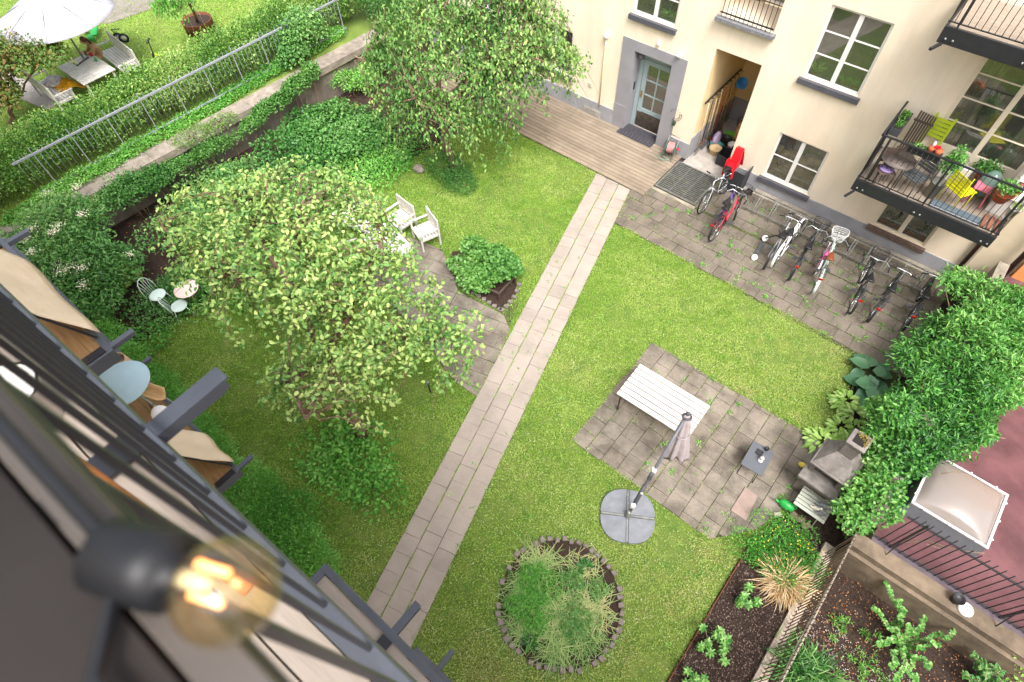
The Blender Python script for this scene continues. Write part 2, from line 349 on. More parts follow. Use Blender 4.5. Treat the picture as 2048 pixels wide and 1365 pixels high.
# wooden deck by the door
M_deck = mat('deck_wood', '7d6f60', .85, .2, 3, .4, hex2='9c8e7c', stretch=(1, 14, 14), attr=True, stain=.25, stscale=1.2)
mb = MB(); vals = []; y = 12.88
while y < 15.14:
    x0 = -16.2 + random.random(); segs = [x0 + k*3.1 for k in range(5)]
    for a, b in zip(segs, segs[1:] + [-5.87]):
        b2 = min(b, -5.87)
        if b2 > a + .05: mb.bb(a+.002, b2-.002, y, y+.134, .0, .045+random.uniform(-.001, .001)); vals += [random.random()]*6
    y += .15
tag(mb.build('wooden_deck', M_deck, vface=vals), kind='structure')
sheet('deck_gap_shade', [(-16.2, 12.9), (-5.9, 12.9), (-5.9, 15.1), (-16.2, 15.1)], .002, mat('black_gap_shade', '14120f', .9))  # near-black sheet paints the shade seen between the deck boards
# concrete floor in the storage recess and stone ledge along the wall
M_conc = mat('concrete', '9a938b', .85, .15, 5, .3, hex2='b3aca4')
M_conc_d = mat('old_concrete', '7a7468', .9, .3, 4, .5, hex2='a59b8b')
mb = MB(); mb.bb(-5.72, -3.6, 14.9, 18.2, -.04, .03); tag(mb.build('recess_floor', M_conc), kind='structure')
mb = MB(); mb.bb(-3.35, 2.15, 14.83, 15.1, -.04, .16); tag(mb.build('stone_ledge', M_conc_d, bevel=.012), kind='structure')
# grate over a light well
t = T('steel_grate', 'grey steel floor grate with narrow slots between the deck and the bicycles', 'grate', (-5.2, 14.2, 0))
M_galv = mat('galvanised', '8d8f8a', .45, .25, 12, .1, metal=.6)
mb = MB(); y = 13.52
while y < 14.85:
    x = -5.8
    while x < -4.55: mb.bb(x+.012, min(x+.42, -4.5), y, y+.03, .004, .03); x += .43
    y += .078
for x in (-5.8, -5.37, -4.94, -4.51): mb.bb(x-.008, x+.008, 13.5, 14.86, .004, .032)
mb.build('bars', M_galv, t)
mb = MB()
for a in ((-5.84, -4.46, 13.46, 13.5), (-5.84, -4.46, 14.86, 14.9)): mb.bb(*a, .0, .036)
for a in ((-5.84, -5.8, 13.5, 14.86), (-4.5, -4.46, 13.5, 14.86)): mb.bb(*a, .0, .036)
mb.build('frame', M_galv, t)
mb = MB(); mb.bb(-5.8, -4.5, 13.5, 14.86, -.03, -.001+.004); mb.build('pit_shade', MC['black_gap_shade'], t)  # flat near-black plate paints the shaded depth below the bars
sheet('kerb_strip', [(-5.9, 13.3), (-4.4, 13.3), (-4.4, 13.42), (-5.9, 13.42)], .02, M_conc_d)

# upper garden behind the retaining wall
ZU = 1.2
UG = [(-60, -25), (-17.95, -25), (-17.9, 1), (-17.35, 12.5), (-17.2, 16), (-17.2, 40), (-60, 40)]
mb = MB(); mb.prism(UG, -.5, ZU); tag(mb.build('upper_garden_ground', mat('upper_lawn', '5f7a2c', .9, .25, 1.6, .7, hex2='7c8c44', bscale=50)), kind='structure')
M_pale = mat('pale_paving', '756c67', .9, .12, 3, .2, hex2='8f8680')
def strip(name, px, z, m, th=.02):
    mb = MB(); mb.prism([tuple(at(x, y, z)[:2]) for x, y in px], z-th, z); return tag(mb.build(name, m), kind='structure')
strip('upper_path', [(200, -10), (325, -10), (300, 18), (215, 48), (180, 40)], ZU+.02, M_pale)
# plank walk on the left
A, B = at(2, 165, ZU), at(118, 218, ZU)
mb = MB(); vals = []
q = [at(x, y, ZU) for x, y in ((-30, 120), (30, 150), (130, 205), (95, 222), (-40, 165))]
tag(MB().prism([tuple(p[:2]) for p in q], ZU-.03, ZU+.04).build('plank_walk', mat('weathered_planks', '8f8680', .85, .2, 9, .3, hex2='b0a8a2', stretch=(1, 9, 1))), kind='structure')

# ---------------------------------------------------------------- retaining wall (left)
M_rw = mat('retaining_concrete', 'a0968b', .9, .25, 1.6, .7, hex2='746a60', bscale=14, stain=.4, stscale=1.5, ststretch=(1, 1, .4))
M_cap = mat('wall_cap', '887d72', .9, .2, 5, .6, hex2='a59b90', bscale=22, stain=.3, stscale=1.4)
t = T('retaining_wall', 'long weathered concrete retaining wall under the grey railing', 'wall', (-17.4, 6, 0))
mb = MB(); mb.prism([(-18.1, -1.5), (-17.62, -1.5), (-16.92, 13.05), (-17.4, 13.05)], -.2, 1.02); mb.build('wall_face', M_rw, t)
mb = MB(); n = 13
for i in range(n):
    y0, y1 = -1.5+i*1.12, -1.5+(i+1)*1.12-.012; f0, f1 = (y0+1.5)/14.55, (y1+1.5)/14.55
    xa, xb = -18.15+.7*f0, -18.15+.7*f1; dz = random.uniform(-.015, .015)
    mb.prism([(xa, y0), (xa+.62, y0), (xb+.62, y1), (xb, y1)], 1.02, 1.24+dz)
mb.build('coping', M_cap, t)
# railing on it
FA, FB = np.array([-18.3, .2]), np.array([-17.98, 12.2]); FD = (FB-FA)/np.linalg.norm(FB-FA)
M_grey = mat('grey_paint', '9497a0', .5, .08, 8, spec=.4)
t = T('steel_railing', 'light grey steel picket railing in front of the hedge on the retaining wall', 'railing', (FA[0], FA[1], 1.25))
mb = MB(); L = np.linalg.norm(FB-FA)
def fp(s, z): p = FA+FD*s; return (p[0], p[1], z)
mb.bar(fp(1.0, 2.42), fp(L, 2.42), .04, .05); mb.build('top_rail', M_grey, t)
mb = MB(); mb.bar(fp(1.0, 1.42), fp(L, 1.42), .035, .05); mb.build('bottom_rail', M_grey, t)
s = 1.1; i = 0
while s < L:
    if i % 7 == 3: MB().bar(fp(s, 1.15), fp(s, 2.62), .026, .026).build('post', M_grey, t)
    elif i < 100: MB().tube([fp(s, 1.35), fp(s, 2.55)], .0058, 6).build('picket', M_grey, t)
    s += .148; i += 1

# ---------------------------------------------------------------- facades
def facade(x0, x1, z0, z1, Y, holes, depth, m, name, parent, sgn=1):
    """flat wall at Y with openings; reveals run depth inwards (sgn=+1: away along +Y)"""
    xs = sorted({x0, x1, *[h[0] for h in holes], *[h[1] for h in holes]}); zs = sorted({z0, z1, *[h[2] for h in holes], *[h[3] for h in holes]})
    mb = MB()
    for i in range(len(xs)-1):
        for j in range(len(zs)-1):
            cx, cz = (xs[i]+xs[i+1])/2, (zs[j]+zs[j+1])/2
            if any(h[0] < cx < h[1] and h[2] < cz < h[3] for h in holes): continue
            mb.add([(xs[i], Y, zs[j]), (xs[i+1], Y, zs[j]), (xs[i+1], Y, zs[j+1]), (xs[i], Y, zs[j+1])], [(0, 1, 2, 3)])
    for h in holes:
        a, b, c, d = h[:4]; dp = h[4] if len(h) > 4 else depth; Y2 = Y+sgn*dp
        mb.add([(a, Y, c), (a, Y2, c), (a, Y2, d), (a, Y, d)], [(0, 1, 2, 3)]); mb.add([(b, Y, c), (b, Y, d), (b, Y2, d), (b, Y2, c)], [(0, 1, 2, 3)])
        mb.add([(a, Y, d), (a, Y2, d), (b, Y2, d), (b, Y, d)], [(0, 1, 2, 3)]); mb.add([(a, Y, c), (b, Y, c), (b, Y2, c), (a, Y2, c)], [(0, 1, 2, 3)])
    return mb.build(name, m, parent)
M_plaster = mat('cream_plaster', 'f2dfc6', .9, .03, .7, .18, hex2='f6e8d2', bscale=70, k=1.0, stain=.11, stscale=1.1, ststretch=(1.6, 1, .35))
M_plinth = mat('grey_plinth', '9a9aa0', .85, .06, 1.5, .15, hex2='a9a9ae', bscale=60, stain=.16, stscale=1.8, ststretch=(1, 1, .6))
M_white = mat('white_paint', 'e9e6e2', .45, .04, 6, spec=.45)
M_creamp = mat('cream_frame', 'e8dcc6', .5, .04, 6)
M_sill = mat('dark_sill', '54545c', .45, .12, 5, spec=.5)
M_glass = clear_mat('window_glass', 'e4e8e0', .03, .02, 1.9)
M_room = mat('dark_room', '6a6258', .9)
M_curt = mat('curtain', 'b8ad98', .9, .12, 3, stretch=(14, 1, .2))
M_black = mat('black_steel', '26272b', .45, .2, 9, spec=.5)
YW = 15.15
FAC = T('apartment_house', 'cream plastered apartment house with grey plinth behind the bicycles', 'building', (-6, YW, 0))
def rect(x0, y0, x1, y1, Y=YW):
    a, b = onY(x0, y0, Y), onY(x1, y1, Y); return a, b
holes = []
def WR(tlx, tly, brx, bry):   # window rectangle from two opposite pixel corners
    a, b = rect(tlx, tly, brx, bry); return [a[0], b[0], b[2], a[2]]
wBig = [-3.35, -1.96, onY(1717, 195, YW)[2], onY(1668, 10, YW)[2]]
wSmall = [-3.34, -1.96, onY(1613, 390, YW)[2], onY(1561, 265, YW)[2]]
wLow = [-.12, 1.24, onY(1844, 495, YW)[2]+.02, 2.3]
wTop = [onY(1263, 23, YW)[0]+.05, onY(1353, 58, YW)[0]-.05, onY(1353, 58, YW)[2], 5.55]
wFB = [onY(1444, 22, YW)[0]+.0, onY(1551, 55, YW)[0], onY(1551, 55, YW)[2]-.15, 6.4]
dBal = [-.1, 1.85, 2.87, 5.7]
wL1 = [-11.7, -10.35, 1.05, 2.5]; wL0 = [-14.6, -13.2, 1.3, 2.9]; wL2 = [-11.8, -10.4, 4.1, 5.7]
print('windows', [[round(float(v), 2) for v in w] for w in (wBig, wSmall, wLow, wTop, wFB)])
dz1 = 2.72; door = [-8.12, -6.86, 0.0, dz1]
alc = [-5.72, -4.42, 0.0, 3.62]
holes = [wBig+[.09], wSmall+[.09], wLow+[.07], wTop+[.09], wFB+[1.2], dBal+[.1], wL1+[.1], wL2+[.1], wL0+[.1], door+[.48], alc+[.02]]
for k in range(2):
    for w in (wBig, wTop):
        z = 7.3+k*3.64; holes.append([w[0], w[1], z, z+1.75, .1])
    holes.append([dBal[0], dBal[1], 6.5+k*3.64, 9.3+k*3.64, .1])
facade(-17, 2.3, 0, 15.5, YW, holes, .1, M_plaster, 'wall', FAC)
# plinth slabs stand 25 mm proud, cut round the openings
mb = MB(); zp = float(onY(1615, 397, YW-.03)[2]); print('zp', zp, onY(1140, 182, YW-.03))
for a, b in ((-17, -8.55), (-6.42, -5.745), (-4.42, 2.28)): mb.bb(a, b, YW-.03, YW+.01, 0, zp)
mb.build('plinth', M_plinth, FAC)
mb = MB(); mb.bb(2.3, 3.2, YW-.02, YW+3, 0, 15.5); mb.build('pilaster', mat('grey_beige_plaster', 'd9c9ae', .9, .06, 3, .2, bscale=60), FAC)
def window(name, r, Y, cols=2, rows=3, rec=.08, fm=None, sill=M_sill, parent=FAC, sgn=1, fr=.06, silld=.1, bott=0., curtain=False):
    x0, x1, z0, z1 = r; Yf = Y+sgn*rec; fm = fm or M_white; d = .05*sgn
    mb = MB(); ys = sorted((Yf-.025, Yf+.03)); ya, yb = ys
    mb.bb(x0, x0+fr, ya, yb, z0, z1); mb.bb(x1-fr, x1, ya, yb, z0, z1); mb.bb(x0+fr, x1-fr, ya, yb, z0, z0+fr+bott); mb.bb(x0+fr, x1-fr, ya, yb, z1-fr, z1)
    w = (x1-x0-2*fr)/cols
    for c in range(1, cols): mb.bb(x0+fr+c*w-.055, x0+fr+c*w+.055, ya-.008, yb+.008, z0+fr+bott, z1-fr)
    h = (z1-z0-2*fr-bott)/rows
    for c in range(cols):
        a = x0+fr+c*w+(.055 if c else 0); b = x0+fr+(c+1)*w-(.055 if c < cols-1 else 0)
        for k in range(1, rows): mb.bb(a, b, ya+.006, yb-.006, z0+fr+bott+k*h-.014, z0+fr+bott+k*h+.014)
    f = mb.build(name, fm, parent, bevel=.004)
    g = MB(); g.bb(x0+fr*.6, x1-fr*.6, Yf+.0, Yf+.006, z0+fr*.6+bott, z1-fr*.6); g.build('pane', M_glass, f)
    g = MB(); yr = sorted((Yf+sgn*.55, Yf+sgn*.6)); g.bb(x0-.3, x1+.3, yr[0], yr[1], z0-.3, z1+.3); ys_ = sorted((Yf+sgn*.04, Yf+sgn*.35)); g.bb(x0, x1, ys_[0], ys_[1], z0-.06, z0+.02); g.build('dark_interior', M_room, f)
    if curtain:
        for (a, b) in ((x0+.06, x0+.06+(x1-x0)*.24), (x1-.06-(x1-x0)*.24, x1-.06)):
            g = MB(); K = 26; vs = []
            for q in range(K+1):
                for zz in (z0+bott, z1): vs.append((a+(b-a)*q/K, Yf+sgn*(.12+.03*math.sin(q*1.9)), zz))
            g.add(vs, [(2*q, 2*q+2, 2*q+3, 2*q+1) for q in range(K)], True); g.build('curtain', M_curt, f)
    if sill:
        s = MB(); y0, y1 = sorted((Y-sgn*silld, Y+sgn*(rec-.03))); s.bb(x0-.08, x1+.08, y0, y1, z0-.07, z0-.015); s.bb(x0-.08, x1+.08, Y-sgn*silld if sgn > 0 else Y+.06, Y-sgn*silld+.05 if sgn > 0 else Y+.1, z0-.15, z0-.07); s.build('sill', sill, f, bevel=.004)
    return f
window('window', wBig, YW, 2, 3); window('window', wSmall, YW, 2, 2)
window('window', wLow, YW, 2, 1, fm=M_creamp, sill=mat('brown_sill', '6d5a50', .8, .25, 9, .5)); window('window', wTop, YW, 2, 3)
for w_, rws in ((wL1, 2), (wL2, 3), (wL0, 2)): window('window', w_, YW, 2, rws)
for k in range(2):
    for w in (wBig, wTop): window('window', [w[0], w[1], 7.3+k*3.64, 9.05+k*3.64], YW, 2, 3)
    window('balcony_door', [dBal[0], dBal[1], 6.5+k*3.64, 9.3+k*3.64], YW, 2, 4, fm=M_creamp, sill=None, bott=.5)
window('balcony_door', dBal, YW, 2, 4, fm=M_creamp, sill=None, bott=.42, fr=.09, curtain=True)
# french balcony with railing (top edge of the picture)
x0, x1, z0, z1 = wFB
b = MB(); b.bb(x0-.08, x1+.08, YW-.16, YW+1.2, z0-.09, z0-.004); bo = b.build('balcony_slab', mat('slate', '77777b', .8, .25, 14, .3), FAC)
mb = MB(); mb.bar((x0, YW-.08, z0+.12), (x1, YW-.08, z0+.12), .03, .03); mb.bar((x0, YW-.08, z0+1.05), (x1, YW-.08, z0+1.05), .03, .04)
x = x0+.05
while x < x1: mb.bar((x, YW-.08, z0+.02), (x, YW-.08, z0+1.05), .014, .014); x += .12
mb.build('guard_rail', M_black, FAC)
window('inner_window', [x0+.1, x1-.1, z0+.1, z1], YW+1.1, 2, 2, rec=.05, sill=None)
# entrance: grey surround, recessed door
M_surr = mat('surround_grey', '8d8b90', .85, .05, 2, .15, hex2='98969b', bscale=50)
mb = MB(); sx0, sx1, sz = -8.55, -6.42, 3.02
mb.bb(sx0, door[0], YW-.025, YW+.02, .86, sz); mb.bb(door[1], sx1, YW-.025, YW+.02, .0, sz); mb.bb(door[0], door[1], YW-.025, YW+.02, dz1, sz)
mb.bb(sx0, door[0]-.0, YW-.04, YW+.02, 0, .86)
mb.build('door_surround', M_surr, FAC)
mb = MB(); mb.bb(door[0], door[0]+.012, YW-.02, YW+.45, .0, dz1); mb.bb(door[1]-.012, door[1], YW-.02, YW+.45, 0, dz1); mb.bb(door[0]+.012, door[1]-.012, YW-.02, YW+.45, dz1-.012, dz1); mb.build('door_reveal', M_surr, FAC)
M_doorp = mat('pale_blue_grey_paint', '9fb0b4', .5, .05, 5)
yd = YW+.4; x0, x1 = door[0]+.02, door[1]-.02
dr = MB(); dr.bb(x0, x0+.14, yd, yd+.06, 0.03, dz1-.02); dr.bb(x1-.05, x1, yd, yd+.06, 0.03, dz1-.02); dr.bb(x0+.14, x1-.05, yd, yd+.06, 2.36, dz1-.02)
a, b2 = x0+.16, x1-.06
dr.bb(a, a+.15, yd-.01, yd+.05, .08, 2.34); dr.bb(b2-.11, b2, yd-.01, yd+.05, .08, 2.34); dr.bb(a+.15, b2-.11, yd-.01, yd+.05, 2.2, 2.34); dr.bb(a+.15, b2-.11, yd-.01, yd+.05, .62, .74)
cx = (a+.15+b2-.11)/2; dr.bb(cx-.02, cx+.02, yd-.005, yd+.045, .74, 2.2)
for k in (1, 2): dr.bb(a+.15, b2-.11, yd-.003, yd+.04, .74+k*.487-.016, .74+k*.487+.016)
do = dr.build('entrance_door', M_doorp, FAC, bevel=.004)
g = MB(); g.bb(a+.14, b2-.1, yd+.015, yd+.022, .72, 2.22); g.build('pane', M_glass, do)
g = MB(); g.bb(a+.02, b2-.02, yd-.018, yd-.0105, .1, .6); g.build('kick_plate', mat('scuffed_steel', '7d736b', .35, .3, 8, metal=.8), do)
g = MB(); g.bb(a+.03, a+.1, yd-.022, yd-.011, 1.1, 1.32); g.tube([(a+.065, yd-.03, 1.2), (a+.065, yd-.07, 1.2), (a+.16, yd-.07, 1.2)], .01, 6); g.build('handle', mat('brass', 'b8a070', .35, .2, 10, metal=.8), do)
g = MB(); g.bb(door[0]+.012, door[0]+.03, YW+.22, YW+.3, 1.35, 1.6); g.build('intercom', M_black, FAC)
g = MB(); g.lathe([(.05, 0), (.1, .03), (.1, .16), (.04, .2)], (door[0]+.14, YW+.2, 2.42), 12); g.build('porch_lamp', mat('lamp_grey', '6f6f72', .5), FAC)
# small fittings
g = MB(); g.ball((-7.4, YW-.06, 3.2), (.05, .05, .07)); g.bb(-7.43, -7.37, YW-.04, YW, 3.12, 3.3); tag(g.build('wall_sensor', M_white), 'small white sensor box on the wall above the middle of the entrance door', 'sensor')
g = MB(); g.bb(-6.76, -6.66, YW-.05, YW, 3.02, 3.14); g.ball((-6.71, YW-.1, 3.12), .06); tag(g.build('security_light', M_white), 'round white security light right above the corner of the grey door frame', 'lamp')
pa, pb = onY(1213, 75, YW-.05), onY(1197, 232, YW-.05)
t = T('vent_pipe', 'thin cream pipe with a white cap running up the plaster left of the door', 'pipe', (pa[0], YW, 0))
MB().tube([(pa[0], YW-.04, .45), (pa[0], YW-.04, pa[2])], .02, 8).build('tube', mat('cream_metal', 'd8c7a4', .5), t)
MB().ball((pa[0], YW-.07, pa[2]+.05), (.09, .08, .09)).build('cap', M_white, t)
g = MB(); v = onY(1180, 170, YW); g.bb(v[0]-.07, v[0]+.07, YW-.02, YW, v[2]-.07, v[2]+.07); tag(g.build('air_vent', mat('vent_beige', 'c9bca6', .6)), 'small square beige air vent in the plaster left of the thin pipe', 'vent')
g = MB(); v = onY(1184, 225, YW-.04)
for k in range(6): g.bb(v[0]-.35, v[0]+.3, YW-.05, YW-.03, .06+k*.035, .075+k*.035)
g.bb(v[0]-.37, v[0]+.32, YW-.036, YW-.029, .04, .29)
tag(g.build('floor_vent', mat('vent_grey', 'a9a49c', .6)), 'louvred grey vent low in the plinth beside the wooden deck', 'vent')
# door mat
a = at(1230, 258, .05); g = MB()
for k in range(11): g.bb(-8.18+k*.117, -8.18+k*.117+.085, 14.86, 15.1, .048, .066)
g.bb(-8.2, -6.88, 15.1, 15.5, .048, .06)
for k in range(16): g.bb(-8.19, -6.89, 14.86+k*.035, 14.86+k*.035+.016, .05, .07)
tag(g.build('door_mat', mat('dark_rubber', '45444a', .8, .3, 20, .3)), 'dark grey ribbed door mat on the deck in front of the entrance', 'door mat')
# storage recess
REC = T('storage_recess', 'cream walled storage recess open to the yard right of the entrance', 'alcove', (-5, 16.5, 0))
M_plas2 = mat('ochre_plaster', 'ecd09a', .9, .04, 1, .1, hex2='f2dcae')
ax0, ax1, az, ad = alc[0], alc[1], alc[3], 2.7
mb = MB(); mb.bb(ax0-.15, ax0, YW+.02, YW+ad, 0, az+.02); mb.bb(ax0, ax1+.9, YW+.021, YW+ad, az+.0, az+.15); mb.bb(ax1+.75, ax1+.9, YW+.02, YW+ad, 0, az); mb.bb(ax0-.15, ax1+.9, YW+ad, YW+ad+.1, 0, az+.15); mb.build('walls', M_plas2, REC)
mb = MB(); mb.bb(ax0, ax0+.02, YW-.02, YW+ad-.02, .03, .8); mb.bb(ax0+.02, ax1+.75, YW+ad-.02, YW+ad, .03, .8); mb.build('plinth', M_plinth, REC)
window('window', [ax0+.65, ax0+1.35, 2.7, 3.45], YW+ad-.1, 1, 1, rec=.05, sill=None, fm=M_creamp, parent=REC)
MB().bb(ax0+.5, ax0+1.6, YW+ad-.07, YW+ad-.0, 2.3, 2.46).build('board', mat('dark_board', '3f2d22', .7), REC)
# downpipe and orange house
M_rust = mat('brown_pipe', '5c3530', .5, .2, 8)
t = T('downpipe', 'brown downpipe at the corner of the cream house below the lower balcony', 'downpipe', (2.2, YW-.08, 0))
MB().tube([(2.2, YW-.09, 0), (2.2, YW-.09, 18)], .055, 10).build('pipe', M_rust, t)
for z in (1.5, 3.6, 6): MB().lathe([(.068, -.02), (.068, .02)], (2.2, YW-.09, z), 10).build('bracket', M_galv, t)
OR = T('orange_house', 'orange plastered house beyond the corner of the cream house', 'building', (5, YW, 0))
mb = MB(); ox = onY(1989, 512, YW-.1)[0]
mb.bb(max(3.2, ox), 14, YW-.15, YW+3, 0, 15.5); mb.build('wall', mat('orange_plaster', 'd98f52', .9, .05, 1.3, .15, hex2='e09b62', bscale=50), OR)
t = T('drainpipe', 'dark brown drainpipe running down the orange wall', 'downpipe', (4.1, YW-.2, 0))
ox2 = onY(2030, 528, YW-.22)[0]; MB().tube([(ox2, YW-.22, 0), (ox2, YW-.22, 18)], .06, 10).build('pipe', mat('dark_pipe', '3a2626', .5), t)
# electric socket cable and holder next to the door
g = MB(); c = onY(1353, 226, YW-.03)
g.torus((c[0], YW-.06, c[2]-.05), (0, 1, 0), .2, .008, 14, 5, .3, 2.8); g.torus((c[0], YW-.06, c[2]-.05), (0, 1, 0), .14, .008, 14, 5, .3, 2.8)
for k in range(6):
    a = .3+k*.5; g.bar((c[0]+.14*math.cos(a), YW-.06, c[2]-.05+.14*math.sin(a)), (c[0]+.2*math.cos(a), YW-.06, c[2]-.05+.2*math.sin(a)), .008, .008)
tag(g.build('hose_holder', mat('iron', '4a3a34', .6, .3, 20)), 'arched wrought iron hose holder on the wall between door and recess', 'holder')
c = onY(1348, 247, YW-.03); g = MB(); g.bb(c[0]-.04, c[0]+.04, YW-.07, YW-.0, c[2]-.06, c[2]+.06); g.tube([(c[0], YW-.08, c[2]-.04), (c[0]+.03, YW-.1, c[2]-.3), (c[0]+.01, YW-.08, .6), (c[0]-.1, YW-.2, .3)], .008, 5)
tag(g.build('garden_tap', mat('dark_green', '2f4a3a', .5)), 'wall tap with thin green hose hanging above the hose reel', 'tap')
# ================================================================ VEGETATION
SC = 1.0
L_tree = ramp_mat('tree_leaves', ['2a5428', '457838', '6c984c', '93b45e', 'b8cb78', 'd4d690'], .42, .45, trans=.22)
L_cherry = ramp_mat('cherry_leaves', ['284e22', '3f6e32', '5f8c46', '82a858', 'a4be70', 'c0c878'], .5, .3, trans=.25)
L_hedge = ramp_mat('hedge_leaves', ['1f4416', '356a22', '55882f', '86ad4e', 'b6c97a', 'c9d59a'], .45, .4, trans=.25)
L_deep = ramp_mat('deep_green_leaves', ['1e4a1a', '2f6626', '4a8238', '6a9c4e', '8cb46c'], .4, .4, trans=.25)
L_ivy = ramp_mat('ivy_leaves', ['153e14', '265c22', '40802f', '62a044', '8abc62', 'aed084'], .38, .45, trans=.25)
L_fern = ramp_mat('feathery_leaves', ['2c6a24', '4a9034', '6cae48', '8fc862', 'b0da80'], .5, .3, trans=.3)
L_elder = ramp_mat('elder_leaves', ['2c5a26', '46803a', '6a9c50', '8fb868', 'b0cc88'], .45, .4, trans=.25)
L_hostaL = ramp_mat('hosta_light', ['6f9a3c', '8fb656', 'b4cf7c'], .4, .45, trans=.2)
L_hostaB = ramp_mat('hosta_blue', ['3f6a4a', '54805c', '6b9470'], .4, .45, trans=.15)
L_grassy = ramp_mat('strap_leaves', ['4f7a34', '6f9a4a', '93b068', 'b3bd80', 'c9c089'], .5, .35, trans=.25)
L_straw = ramp_mat('straw', ['9a7a4a', 'c9a878', 'dcc398', 'e8d4b0'], .7, .2, trans=.2)
L_rose = ramp_mat('currant_leaves', ['2a5a20', '42782e', '649644', '8cb464'], .45, .4, trans=.2)
L_flower = ramp_mat('flowers_white', ['c8bfa0', 'e6dfc4', 'f4f0e0'], .7, .2)
L_yellow = ramp_mat('flowers_yellow', ['d8b020', 'ecd040', 'f4e060'], .6, .2)
L_brown = ramp_mat('dead_leaves', ['6a3f22', '8f5a34', 'b07a4e', 'c79a6a'], .8, .2)
M_bark = mat('bark', '6b5044', .9, .35, 10, .8, hex2='8f7466', bscale=30)
M_barkg = mat('bark_grey', '7d6a58', .9, .3, 10, .6, hex2='9a8874')

# ---- grass ----
def scatter(poly, dens, avoid=(), pad=0.0):
    xs = [p[0] for p in poly]; ys = [p[1] for p in poly]; n = int((max(xs)-min(xs))*(max(ys)-min(ys))*dens)
    x = rng.uniform(min(xs), max(xs), n); y = rng.uniform(min(ys), max(ys), n); k = inpoly(x, y, poly)
    jx, jy = x+rng.normal(size=n)*pad, y+rng.normal(size=n)*pad
    for a in avoid: k &= ~inpoly(jx, jy, a)
    return x[k], y[k]
CP = [(CIRC[0]+1.19*math.cos(a), CIRC[1]+1.19*math.sin(a)) for a in np.linspace(0, 6.28, 24)[:-1]]
BEDR = [tuple(at(x, y)[:2]) for x, y in ((905, 505), (990, 500), (1035, 560), (1030, 600), (1000, 622), (940, 590), (912, 560))]
AV = [PATH, PATIO, BK1, WPA, WPB, WALLBED, BED, CP, BEDR]
LAWN_G = [(-14, -1.6), (1.36, -1.6), (1.5, 5.6), (1.85, 7.5), (1.7, 9.3), (1.5, 11.45), (-6.1, 11.45), (-7.3, 12.92), (-13.5, 12.92), (-13.5, 10)]
x, y = scatter(LAWN_G, 3300, AV, .05)
px_, py_ = proj(np.stack([x, y, 0*x], 1)); k = (px_ > -60) & (px_ < 2110) & (py_ < 1430); x, y = x[k], y[k]
k = ~((patch(x, y, 1.5, 61) > .62) & (rng.random(len(x)) < .65)); x, y = x[k], y[k]
q = len(x); big = patch(x, y, .7, 5); fine = patch(x, y, 6, 9)
sunny = np.clip((x+5.5)/5, 0, 1)  # blades coloured lighter to the right, like lawn out of the tree shade
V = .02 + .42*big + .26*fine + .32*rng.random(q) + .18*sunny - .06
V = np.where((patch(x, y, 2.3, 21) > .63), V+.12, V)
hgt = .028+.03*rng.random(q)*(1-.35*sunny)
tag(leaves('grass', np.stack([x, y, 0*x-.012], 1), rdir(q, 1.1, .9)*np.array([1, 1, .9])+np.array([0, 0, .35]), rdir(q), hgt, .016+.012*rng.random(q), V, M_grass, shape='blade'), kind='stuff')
# broad clover leaves mixed in the lawn
k = rng.random(q) < np.where(patch(x, y, 1.6, 33) > .5, .16, .05); x2, y2 = x[k], y[k]; n2 = len(x2)
tag(leaves('clover', np.stack([x2, y2, .012+.02*rng.random(n2)], 1), rdir(n2, .1, 1)*np.array([1, 1, .3]), np.tile([0, 0, 1.], (n2, 1))+.4*rdir(n2), .022, .02, .3+.6*rng.random(n2), M_grass, shape='dia'), kind='stuff')
# white specks: clover heads and fallen petals
x3, y3 = scatter(LAWN_G, 34, AV, 0); k = rng.random(len(x3)) < np.clip(patch(x3, y3, 1.1, 44)*1.3-.2 + .3*(x3 > -4), 0, 1); x3, y3 = x3[k], y3[k]; n3 = len(x3)
tag(leaves('clover_flowers', np.stack([x3, y3, .04+.015*rng.random(n3)], 1), rdir(n3)*np.array([1, 1, .2]), np.tile([0, 0, 1.], (n3, 1))+.3*rdir(n3), .017, .017, rng.random(n3), L_flower, shape='dia'), kind='stuff')
# weeds in the joints
def weeds(name, poly, spots, seed, per=26, size=.09):
    g = np.random.default_rng(seed); P = []
    xs = [p[0] for p in poly]; ys = [p[1] for p in poly]
    while len(P) < spots:
        a, b = g.uniform(min(xs), max(xs)), g.uniform(min(ys), max(ys))
        if inpoly([a], [b], poly)[0]: P.append((a, b, g.uniform(.4, 1.3)))
    Q = np.concatenate([np.stack([np.full(per, a)+g.normal(size=per)*.035*s, np.full(per, b)+g.normal(size=per)*.035*s, np.full(per, .02)], 1) for a, b, s in P])
    n = len(Q); tag(leaves(name, Q, rdir(n, .5, .9), rdir(n, 1), size*(.5+.7*rng.random(n)), .018, .3+.7*rng.random(n), L_fern, shape='dia'), kind='stuff')
weeds('weeds', BK1, 46, 3); weeds('weeds', BK1, 90, 31, per=7, size=.05); weeds('weeds', PATIO, 20, 4); weeds('weeds', PATIO, 50, 41, per=6, size=.045); weeds('lawn_weeds', [(-11, .5), (1.2, .5), (1.4, 11), (-6, 11.2), (-9, 12)], 190, 77, per=9, size=.07); weeds('weeds', BK2, 22, 5, size=.07)
